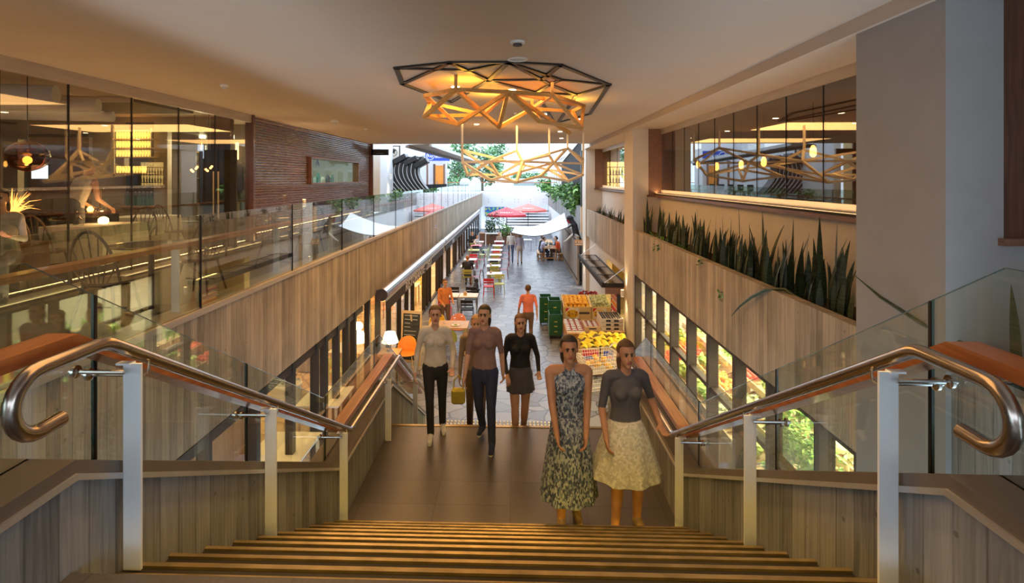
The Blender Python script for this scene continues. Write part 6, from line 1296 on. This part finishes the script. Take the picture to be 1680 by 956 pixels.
def person(label, loc, rz, H=1.7, top='cloth_grey', legs='denim', shoes='cloth_black', skin='skin', hair='hair_dark', hairlen=.12, sleeves=1.0, legcut=1.0,
           feet=((.10, -.05), (-.10, .08)), fz=(0, 0), hands=None, lean=0.0, seat=None, turn=0.0, look=0.0, skirt=None, female=False, vox=.009, width=1.0, hem=None, trim=None):
    """local frame: faces -y, left hand side is +x. hands: two (x,y,z) targets in metres for a 1.70 m figure."""
    S = H/1.7; pr = []                                  # primitives: (tag, kind, data)
    cap = lambda t, a, b, ra, rb: pr.append((t, Vector(a), Vector(b), ra, rb, (1, 1, 1)))
    ell = lambda t, c, r: pr.append((t, Vector(c), None, r, None, None))
    pz = .952 if seat is None else seat+.10
    pel = Vector((0, 0, pz)); sp = Vector((0, -math.sin(lean), math.cos(lean)))
    che = pel+sp*.33; nk = pel+sp*.52+Vector((0, -.015, 0)); hd = nk+Vector((0, -.02-.35*math.sin(look+lean*.4)*.25, .165*math.cos(look)))
    w = (.165 if female else .185)*width; sh = [nk+Vector((s*w, .01, -.05)) for s in (1, -1)]; hp = [pel+Vector((s*.088, 0, -.03)) for s in (1, -1)]
    # torso: a stack of flattened capsules
    def flat(t, a, b, ra, rb, f=.66): pr.append((t, Vector(a), Vector(b), ra, rb, (1, f, 1)))
    bt = top
    flat(legs if skirt is None else (skirt[0] if skirt else legs), pel+Vector((0, .005, -.04)), pel+Vector((0, 0, .06)), .165*(1.03 if female else .95), .150)
    flat(bt, pel+sp*.05, pel+sp*.20, .155 if female else .155, .135 if female else .148); flat(bt, pel+sp*.20, pel+sp*.36, .135 if female else .148, .160*width if female else .172*width); flat(bt, pel+sp*.36, pel+sp*.44, .160*width, .12)
    if female:
        for s in (1, -1): ell(bt, che+Vector((s*.07, -.085, .01)), (.062, .055, .062))
    cap(skin if sleeves <= 0 and female else bt, sh[0]-Vector((.03, 0, -.015)), sh[1]+Vector((.03, 0, .015)), .058, .058)
    cap(skin, nk-sp*.03, nk+Vector((0, -.012, .10)), .052, .048)
    # head
    hc = hd; ell(skin, hc+Vector((0, .012, .035)), (.075, .095, .095)); ell(skin, hc+Vector((0, -.025, -.035)), (.058, .068, .078)); ell(skin, hc+Vector((0, -.072, -.088)), (.026, .022, .02))
    cap(skin, hc+Vector((0, -.086, .018)), hc+Vector((0, -.108, -.018)), .009, .013); 
    for s in (1, -1):
        ell(skin, hc+Vector((s*.078, .012, -.002)), (.012, .02, .03)); ell('eye_dark', hc+Vector((s*.030, -.080, .014)), (.0085, .008, .0045)); cap(hair, hc+Vector((s*.016, -.088, .036)), hc+Vector((s*.045, -.080, .036)), .0055, .0045)
    ell('lips', hc+Vector((0, -.090, -.048)), (.022, .010, .009))
    # legs
    for i, s in enumerate((1, -1)):
        fx, fy = feet[i]; an = Vector((fx, fy, .085+fz[i])); kn, an = ik(hp[i], an, .43, .42, Vector((0, -1, .05)) if seat is None else Vector((0, -1, .6)))
        cut = legcut; tL = legs
        cap(tL, hp[i], kn, .090 if not female else .092, .058)
        if cut >= .95: cap(tL, kn, an, .058, .048); 
        else:
            k2 = kn; cap(skin if cut < .5 else tL, kn, an, .056, .040); cap(skin, kn+(an-kn)*.12, kn+(an-kn)*.55, .058, .052)
        ft = -.02*0; t0 = an+Vector((0, .03, -.045)); toe = an+Vector((s*.015, -.155, -.055)); cap(shoes, t0, toe, .038, .032); cap(shoes, an+Vector((0, 0, -.01)), an+Vector((s*.01, -.09, -.04)), .042, .036)
        cap(trim or shoes, an+Vector((0, .035, -.072)), an+Vector((s*.015, -.16, -.075)), .030, .028)
    # arms and hands
    hands = hands or ((.24, -.05, pz-.10), (-.24, -.02, pz-.08))
    for i, s in enumerate((1, -1)):
        tgt = Vector(hands[i]); el, wr = ik(sh[i], tgt, .285, .255, Vector((s*.35, .8, -.5)))
        cap(bt if sleeves > .2 else skin, sh[i], sh[i]+(el-sh[i])*.5, .052, .045); cap(bt if sleeves > .45 else skin, sh[i]+(el-sh[i])*.5, el, .043, .037); cap(bt if sleeves > .9 else skin, el, wr, .037, .026)
        d = (wr-el).normalized(); side = d.cross(Vector((0, 0, 1)) if abs(d.z) < .8 else Vector((0, -1, 0))).normalized(); 
        if abs(d.z) >= .8: side = Vector((0, 1, 0)); side = (side-d*side.dot(d)).normalized()
        palm = d.cross(side)*(-s); pc = wr+d*.05; cap(skin, wr, wr+d*.03, .024, .026)
        for q in (-1, 0, 1): cap(skin, wr+d*.02+side*q*.012, wr+d*.085+side*q*.021, .015, .013)
        for q, L in zip((-1.5, -.5, .5, 1.5), (.058, .070, .074, .064)):
            b = wr+d*.085+side*q*.0185; m1 = b+d*L*.5+palm*.010; m2 = m1+(d*.6+palm*.6).normalized()*L*.35; m3 = m2+(d*.35+palm*.8).normalized()*L*.3
            cap(skin, b, m1, .0095, .009); cap(skin, m1, m2, .009, .0085); cap(skin, m2, m3, .0085, .0075)
        th = wr+d*.03-side*.02*(1); th0 = wr+d*.025+side*.022*(1 if True else -1); b = th0; m1 = b+(d*.7+side*.75).normalized()*.038; m2 = m1+(d*.9+side*.25+palm*.4).normalized()*.030
        cap(skin, b, m1, .012, .010); cap(skin, m1, m2, .010, .008)
    if skirt and len(skirt) > 1:
        mt, z1, r1 = skirt[0], skirt[1], skirt[2]
        if seat is None:
            pr.append((mt, 'skirt', (pz+.07, z1, .145, r1), None, None, None))
    # ---- union of all primitives, one continuous surface
    mb = MB()
    for t, a, b, ra, rb, sc in pr:
        if a == 'skirt':
            zt, zb, r0, r1 = b; N = 40; nr = 14; vs = []
            for k in range(nr+1):
                u = k/nr
                for i in range(N):
                    an = 2*PI*i/N; r = (r0+(r1-r0)*u**.75)*(1+(.03+.03*u)*u*math.sin(an*9+2*u)); vs.append((r*math.cos(an), r*.92*math.sin(an)-.01, zt+(zb-zt)*u))
            fs = [(k*N+i, k*N+(i+1) % N, (k+1)*N+(i+1) % N, (k+1)*N+i) for k in range(nr) for i in range(N)]+[tuple(range(N)), tuple(nr*N+i for i in reversed(range(N)))]
            mb.add(vs, fs); continue
        if b is None: mb.ball(a, ra, 14, 10); continue
        d = b-a; L = d.length; R = rot_to(d) if L > 1e-6 else Matrix()
        prof_ = [(max(1e-4, ra*math.cos(x)), ra*math.sin(x)) for x in [-PI/2+.02, -PI/3, -PI/6, 0]]+[(max(1e-4, rb*math.cos(x)), L+rb*math.sin(x)) for x in [0, PI/6, PI/3, PI/2-.02]]
        o0 = len(mb.v); mb.lathe(prof_, n=12, M_=R)
        for q in range(o0, len(mb.v)): v = mb.v[q]; mb.v[q] = (v[0]*sc[0]+a.x, v[1]*sc[1]+a.y, v[2]*sc[2]+a.z)
    me = bpy.data.meshes.new('tmp'); me.from_pydata(mb.v, [], mb.f); ob = bpy.data.objects.new('tmp', me); C.objects.link(ob)
    bm = bmesh.new(); bm.from_mesh(me); bmesh.ops.recalc_face_normals(bm, faces=bm.faces); bm.to_mesh(me); bm.free()
    md = ob.modifiers.new('r', 'REMESH'); md.mode = 'VOXEL'; md.voxel_size = vox; sm = ob.modifiers.new('s', 'SMOOTH'); sm.iterations = 2; sm.factor = .5
    bpy.context.view_layer.update(); out = bpy.data.meshes.new_from_object(ob.evaluated_get(bpy.context.evaluated_depsgraph_get())); bpy.data.objects.remove(ob)
    # ---- colour every face by the nearest primitive
    nf = len(out.polygons); cen = np.empty(nf*3); out.polygons.foreach_get('center', cen); cen = cen.reshape(-1, 3); best = np.full(nf, 1e9); who = np.zeros(nf, int); mats = []
    for t, a, b, ra, rb, sc in pr:
        if t not in mats: mats.append(t)
        if a == 'skirt':
            zt, zb, r0, r1 = b; u = np.clip((cen[:, 2]-zt)/(zb-zt), 0, 1); dist = np.hypot(cen[:, 0], cen[:, 1]/.92)-(r0+(r1-r0)*u**.75)*1.07; dist = np.where((cen[:, 2] > zt+.01) | (cen[:, 2] < zb-.012), 1e3, np.where(dist < 0, dist-.02, dist))
        elif b is None:
            r = np.array(ra); q = (cen-np.array(a))/r; l = np.linalg.norm(q, axis=1); dist = (l-1)*r.min()
        else:
            A, B = np.array(a), np.array(b); s_ = np.array(sc); q = (cen-A)/s_; dv = B-A; L2 = max(1e-9, dv @ dv); tt = np.clip((q @ dv)/L2, 0, 1); dist = np.linalg.norm(q-tt[:, None]*dv, axis=1)-(ra+(rb-ra)*tt)
        if t in ('lips', hair): dist = dist-.003
        k = dist < best; best[k] = dist[k]; who[k] = mats.index(t)
    if skirt and sleeves <= 0 and female and not trim: pass
    out.materials.clear()
    for t in mats: out.materials.append(MATS[t])
    out.polygons.foreach_set('material_index', who)
    out.polygons.foreach_set('use_smooth', [True]*nf); out.transform(Matrix.Scale(S, 4))
    body = bpy.data.objects.new('person', out); C.objects.link(body); body.location = loc; body.rotation_euler = (0, 0, rz); tag(body, label, 'person')
    # ---- hair as a child
    hm = MB(); c = hc+Vector((0, .022, .046)); n = 20; m_ = 11; vs = []
    hm.ball(c, (.086, .102, .094), 18, 12); keep = []
    hv = []
    for v in hm.v:
        p = Vector(v)-c
        if p.y < -.03 and p.z < .035: p.y = max(p.y, -.03)
        hv.append(tuple(c+p))
    hm.v = hv
    if hairlen > .14: hm.ball(c+Vector((0, .045, -hairlen*.5)), (.078, .05, hairlen*.62), 14, 10)
    h = hm.build('hair', hair, body, smooth=True); h.data.transform(Matrix.Scale(S, 4)); return body
def bag(label, loc, mat, w=.26, h=.28):
    t = thing('shoulder_bag', label, 'bag', loc); m = MB(); m.box(-w/2, w/2, -.06, .06, 0, h); m.build('body', mat, t, bevel=.03); m = MB(); m.tube([(-w*.35, 0, h-.01), (-w*.3, 0, h+.12), (0, 0, h+.19), (w*.3, 0, h+.12), (w*.35, 0, h-.01)], .010, n=6); m.build('strap', mat, t, smooth=True); return t
LZ = 1.65
# --- near pair at the foot of the flight, walking up towards the camera
person('person in a long blue patterned strapless dress walking up the right of the stairs', (.50, 5.22, LZ), .05, 1.70, top='dress_blue', legs='skin_tan', shoes='sandal', skin='skin_tan', hair='hair_dark', hairlen=.20, sleeves=0, legcut=.3, female=True, skirt=('dress_blue', .26, .27), feet=((.08, .05), (-.08, -.08)), hands=((.13, -.20, .83), (-.13, -.21, .85)), vox=.0075, width=1.08)
person('person in a dark grey top and full pale skirt beside the right handrail', (1.02, 5.15, LZ), .12, 1.68, top='cloth_grey', legs='skin_tan', shoes='sandal', skin='skin_tan', hair='hair_brown', hairlen=.22, sleeves=.6, legcut=.3, female=True, skirt=('skirt_pale', .52, .33), feet=((.12, .02), (-.12, -.08)), hands=((.30, -.10, 1.02), (-.22, -.12, .92)), vox=.0075, width=1.05)
# --- group crossing the landing
person('person in a loose cream top and dark trousers at the left of the landing', (-1.02, 6.92, LZ), .15, 1.60, top='cloth_white', legs='cloth_black', shoes='sole_white', hair='hair_brown', hairlen=.13, sleeves=1, female=True, lean=.10, feet=((.10, .16), (-.06, -.12)), hands=((.22, -.22, .98), (-.26, -.16, .92)), vox=.009)
person('person in an open tan coat holding a yellow bag at the foot of the stairs', (-.58, 8.05, LZ-R2*3), .05, 1.68, top='cloth_tan', legs='cloth_brown', shoes='cloth_black', hair='hair_fair', hairlen=.12, sleeves=1, hem=None, feet=((.08, -.16), (-.10, .12)), hands=((.22, -.14, .86), (-.25, -.12, .80)), vox=.009, width=1.05)
person('person in a dusky mauve top, navy trousers and blue trainers crossing the landing', (-.38, 6.72, LZ), -.15, 1.64, top='cloth_peach', legs='cloth_navy', shoes='cloth_navy', trim='sole_white', hair='hair_dark', hairlen=.22, sleeves=.6, female=True, feet=((.12, -.14), (-.08, .24)), fz=(0, .05), hands=((.22, .10, .86), (-.22, -.18, .90)), vox=.009)
person('person with long dark hair in a black jacket and short skirt right of the group', (.06, 7.55, LZ-R2*2), .10, 1.66, top='cloth_black', legs='skin', shoes='cloth_brown', skin='skin', hair='hair_brown', hairlen=.26, sleeves=1, legcut=.3, female=True, skirt=('cloth_grey', .70, .20), feet=((.06, .12), (-.08, -.16)), hands=((.24, -.16, 1.0), (-.20, -.18, .98)), vox=.009)
bag('small yellow bag held by the person in the tan coat', (-.83, 7.90, LZ-R2*3+.50), 'bag_yellow', .20, .22)
# --- walkers on the mall
person('person in a coral top walking away in the middle of the mall', (.36, 16.1, 0), PI+.1, 1.72, top='cloth_coral', legs='cloth_brown', shoes='cloth_black', hair='hair_brown', hairlen=.12, sleeves=.6, feet=((.08, -.22), (-.07, .2)), fz=(0, .03), hands=((.26, -.18, .95), (-.24, .16, .92)), vox=.011)
person('person in a rust orange shirt standing by the deli door beyond the chalkboard', (-2.25, 17.3, 0), .5, 1.66, top='cloth_rust', legs='cloth_brown', shoes='cloth_brown', hair='hair_brown', hairlen=.12, sleeves=1, hands=((.18, -.28, 1.05), (-.18, -.28, 1.05)), vox=.011)
person('person in a white shirt and dark trousers walking far down the mall', (-.28, 32.2, 0), PI, 1.76, top='cloth_white', legs='denim', shoes='cloth_black', hair='hair_dark', feet=((.08, -.2), (-.08, .2)), vox=.013)
person('person in pale grey clothes walking beside the white shirted one', (.22, 31.6, 0), PI-.1, 1.74, top='cloth_lilac', legs='cloth_white', shoes='cloth_brown', hair='hair_fair', hairlen=.2, female=True, feet=((.08, .18), (-.08, -.2)), vox=.013)
# --- diners
SIT = dict(seat=.45, feet=((.10, -.42), (-.10, -.40)), hands=((.16, -.42, .80), (-.16, -.42, .80)))
person('person in a black shirt seated at the left cafe row with back turned', (-2.20, 24.95, 0), PI, 1.74, top='cloth_black', legs='cloth_grey', skin='skin', hair='hair_ginger', hairlen=.12, sleeves=.6, vox=.012, width=1.08, **SIT)
cafe_chair('olive', 'olive cafe chair holding the seated person in black', (-2.20, 24.95, 0), PI)
person('person in a pale blue shirt seated on the left of the picnic table', (1.52, 33.1, 0), PI/2+.1, 1.76, top='cloth_lilac', legs='denim', hair='hair_dark', sleeves=.6, lean=.28, vox=.013, **SIT)
person('person in a bright orange shirt seated on the right of the picnic table', (2.62, 33.1, 0), -PI/2-.1, 1.78, top='cloth_orange', legs='cloth_brown', hair='hair_dark', sleeves=.6, lean=.28, vox=.013, width=1.1, **SIT)
person('person in black seated behind the one in pale blue', (1.50, 34.0, 0), PI/2, 1.74, top='cloth_black', legs='cloth_black', hair='hair_brown', lean=.2, vox=.013, **SIT)
person('person in black seated behind the one in orange', (2.60, 34.1, 0), -PI/2, 1.70, top='cloth_black', legs='cloth_grey', hair='hair_dark', hairlen=.2, lean=.2, vox=.013, female=True, **SIT)
person('person in a white top with dark jeans seated at the far deli table', (-2.55, 34.8, 0), PI*.35, 1.70, top='cloth_white', legs='denim', shoes='sole_white', hair='hair_dark', hairlen=.2, lean=.15, female=True, vox=.013, seat=.45, feet=((.10, -.62), (-.06, -.66)), hands=((.16, -.35, .75), (-.16, -.35, .75)))
person('person in dark clothes seated beside the deli glass behind the pink table', (-3.0, 36.9, 0), PI*.2, 1.70, top='cloth_black', legs='cloth_grey', hair='hair_brown', lean=.2, vox=.013, **SIT)
person('person in a tan jacket seated at the farthest right hand cafe table', (-1.15, 37.2, 0), .3, 1.62, top='cloth_tan', legs='cloth_brown', hair='hair_ginger', hairlen=.24, lean=.25, female=True, vox=.013, **SIT)
for x, y, r, lb in ((-2.55, 34.8, PI*.35, 'olive cafe chair under the person in the white top'), (-1.15, 37.2, .3, 'maroon cafe chair under the person in the tan jacket'), (-3.0, 36.9, PI*.2, 'black cafe chair under the dark clothed person by the deli glass')): cafe_chair('olive' if 'olive' in lb else ('maroon' if 'maroon' in lb else 'black'), lb, (x, y, 0), r)
# --- restaurant
person('person in a pale singlet bending over the service counter in the restaurant', (-6.95, 8.42, 3.45), PI*.92, 1.72, top='cloth_white', legs='cloth_grey', hair='hair_fair', hairlen=.12, sleeves=0, lean=.35, hands=((.18, -.40, .98), (-.18, -.42, .98)), vox=.010)
person('person in a white shirt with dark hair seated in the restaurant at the left edge', (-6.18, 6.45, 3.45), .5, 1.66, top='cloth_white', legs='cloth_grey', hair='hair_dark', hairlen=.24, sleeves=1, lean=.2, female=True, vox=.010, **SIT)
# ================================================================= ANIMAL, STATUE
def blob(name, prims, loc, rz, vox, mats=None):
    mb = MB()
    for t, a, b, ra, rb in prims:
        a = Vector(a)
        if b is None: mb.ball(a, ra, 14, 10); continue
        b = Vector(b); d = b-a; L = d.length; o0 = len(mb.v); mb.lathe([(max(1e-4, ra*math.cos(x)), ra*math.sin(x)) for x in [-PI/2+.02, -PI/4, 0]]+[(max(1e-4, rb*math.cos(x)), L+rb*math.sin(x)) for x in [0, PI/4, PI/2-.02]], n=12, M_=rot_to(d))
        for q in range(o0, len(mb.v)): v = mb.v[q]; mb.v[q] = (v[0]+a.x, v[1]+a.y, v[2]+a.z)
    me = bpy.data.meshes.new('tmp'); me.from_pydata(mb.v, [], mb.f); ob = bpy.data.objects.new('tmp', me); C.objects.link(ob)
    bm = bmesh.new(); bm.from_mesh(me); bmesh.ops.recalc_face_normals(bm, faces=bm.faces); bm.to_mesh(me); bm.free()
    md = ob.modifiers.new('r', 'REMESH'); md.mode = 'VOXEL'; md.voxel_size = vox; bpy.context.view_layer.update()
    out = bpy.data.meshes.new_from_object(ob.evaluated_get(bpy.context.evaluated_depsgraph_get())); bpy.data.objects.remove(ob)
    nf = len(out.polygons); cen = np.empty(nf*3); out.polygons.foreach_get('center', cen); cen = cen.reshape(-1, 3); best = np.full(nf, 1e9); who = np.zeros(nf, int); ms = []
    for t, a, b, ra, rb in prims:
        if t not in ms: ms.append(t)
        if b is None: r = np.array(ra if not isinstance(ra, (int, float)) else (ra,)*3); dist = (np.linalg.norm((cen-np.array(a))/r, axis=1)-1)*r.min()
        else: A, B = np.array(a), np.array(b); dv = B-A; tt = np.clip(((cen-A) @ dv)/max(1e-9, dv @ dv), 0, 1); dist = np.linalg.norm(cen-A-tt[:, None]*dv, axis=1)-(ra+(rb-ra)*tt)
        k = dist < best; best[k] = dist[k]; who[k] = ms.index(t)
    out.materials.clear()
    for t in ms: out.materials.append(MATS[t])
    out.polygons.foreach_set('material_index', who)
    out.polygons.foreach_set('use_smooth', [True]*nf); o = bpy.data.objects.new(name, out); C.objects.link(o); o.location = loc; o.rotation_euler = (0, 0, rz); return o
B_ = 'cloth_black'
g = G(781, 481); dog = blob('dog', [(B_, (0, .16, .16), (0, -.02, .38), .13, .10), (B_, (0, -.02, .38), (0, -.08, .50), .085, .07), (B_, (0, -.09, .55), None, (.075, .09, .08), None), (B_, (0, -.14, .53), (0, -.22, .505), .042, .028), ('eye_dark', (0, -.243, .51), None, (.015, .012, .012), None),
    (B_, (.05, -.06, .60), (.075, -.03, .50), .02, .028), (B_, (-.05, -.06, .60), (-.075, -.03, .50), .02, .028), (B_, (.055, -.06, .34), (.06, -.09, .03), .042, .026), (B_, (-.055, -.06, .34), (-.06, -.09, .03), .042, .026), (B_, (.06, -.09, .025), (.06, -.13, .022), .028, .024), (B_, (-.06, -.09, .025), (-.06, -.13, .022), .028, .024),
    (B_, (.09, .16, .15), (.12, .02, .16), .09, .06), (B_, (-.09, .16, .15), (-.12, .02, .16), .09, .06), (B_, (.12, .02, .15), (.12, .14, .035), .045, .028), (B_, (-.12, .02, .15), (-.12, .14, .035), .045, .028), (B_, (.12, .14, .03), (.12, -.0, .025), .028, .026), (B_, (-.12, .14, .03), (-.12, -.0, .025), .028, .026), (B_, (0, .25, .08), (.1, .42, .04), .03, .015)], (g.x, g.y, 0), PI*.9, .012)
tag(dog, 'small black dog sitting on a lead beside the cafe chairs', 'dog')
m = MB(); m.tube([(g.x-.02, g.y, .44), (g.x-.35, g.y+.9, .22), (g.x-.8, g.y+2.1, .30), (-2.42, 24.5, .62)], .010, n=5); tag(m.build('dog_lead', 'cloth_black'), 'thin dark lead from the small black dog to the seated person', 'lead')
st_ = blob('carved_figure', [(B_, (0, 0, .15), (0, -.10, .62), .16, .15), (B_, (0, -.10, .62), (0, -.26, .88), .13, .12), (B_, (0, -.30, .95), None, (.14, .17, .12), None), ('maroon', (0, -.42, .84), (0, -.34, .74), .06, .07), (B_, (0, .05, .15), (.05, .20, -.10), .12, .06), ('cloth_white', (0, -.12, .20), (0, -.45, -.12), .07, .04), ('cloth_white', (0, -.45, -.12), (0, -.62, -.22), .045, .02), (B_, (.12, -.15, .65), (.16, -.38, .50), .05, .035), (B_, (-.12, -.15, .65), (-.16, -.38, .50), .05, .035)], (2.92, 26.6, 2.05), -PI/2-.2, .02)
tag(st_, 'dark carved figure leaning out from the wall above the wooden sign', 'statue')

# ================================================================= LABELS OF REPEATED THINGS: tell them apart by row and by place in the row
ORD = ['first', 'second', 'third', 'fourth', 'fifth', 'sixth', 'seventh', 'eighth', 'ninth', 'tenth', 'eleventh', 'twelfth', 'thirteenth', 'fourteenth', 'fifteenth', 'sixteenth', 'seventeenth', 'eighteenth', 'nineteenth', 'twentieth']
bpy.context.view_layer.update()
sets = {}
for o in SC.objects:
    if o.parent is None and o.get('group') and o.get('label') and o.get('kind') is None: sets.setdefault((o['group'], o['label']), []).append(o)
def clusters(vals, gap):
    s = sorted(vals); out = [[s[0]]]
    for v in s[1:]:
        if v-out[-1][-1] > gap: out.append([v])
        else: out[-1].append(v)
    return [(c[0]-1e-4, c[-1]+1e-4) for c in out]
def which(v, cl):
    for i, (a, b) in enumerate(cl):
        if a <= v <= b: return i
    return 0
for (g, lb), obs in sets.items():
    if len(obs) < 2: continue
    pos = [o.location for o in obs]; zc = clusters([p.z for p in pos], .17); yc = clusters([p.y for p in pos], .055)
    shelf = len(zc) > 1 and ('shelf' in lb or 'shelving' in lb or 'rack' in lb)
    gap = .055
    while not shelf and gap > .01 and max(sum(1 for p in pos if a <= p.y <= b) for a, b in yc) > 14:
        gap *= .6; yc = clusters([p.y for p in pos], gap)
    rows = {}
    for o in obs: rows.setdefault(which(o.location.z, zc) if shelf else which(o.location.y, yc), []).append(o)
    for k, r in rows.items():
        r.sort(key=lambda o: ((o.location.x)/max(.5, o.location.y), o.location.z)); nr = len(rows); single = nr > 1 and all(len(q) == 1 for q in rows.values())
        for i, o in enumerate(r):
            if single: o['label'] = lb+', '+(ORD[k] if k < len(ORD) else 'last')+' from the stairs' if len((lb+' a b c d').split()) <= 16 and 'from the stairs' not in lb else lb; continue
            if i >= len(ORD): break
            place = ORD[i]+' from left'
            if nr > 1: place += (', shelf ' if shelf else ', row ')+(ORD[k] if k < len(ORD) else 'last')+(' from below' if shelf else ' from front')
            new = lb+', '+place
            if len(new.split()) <= 16: o['label'] = new

ids = {}
for o in SC.objects:
    if o.parent is None and o.get('label'): ids.setdefault(o['label'], []).append(o.name)
DUPES = {k: len(v) for k, v in ids.items() if len(v) > 1}
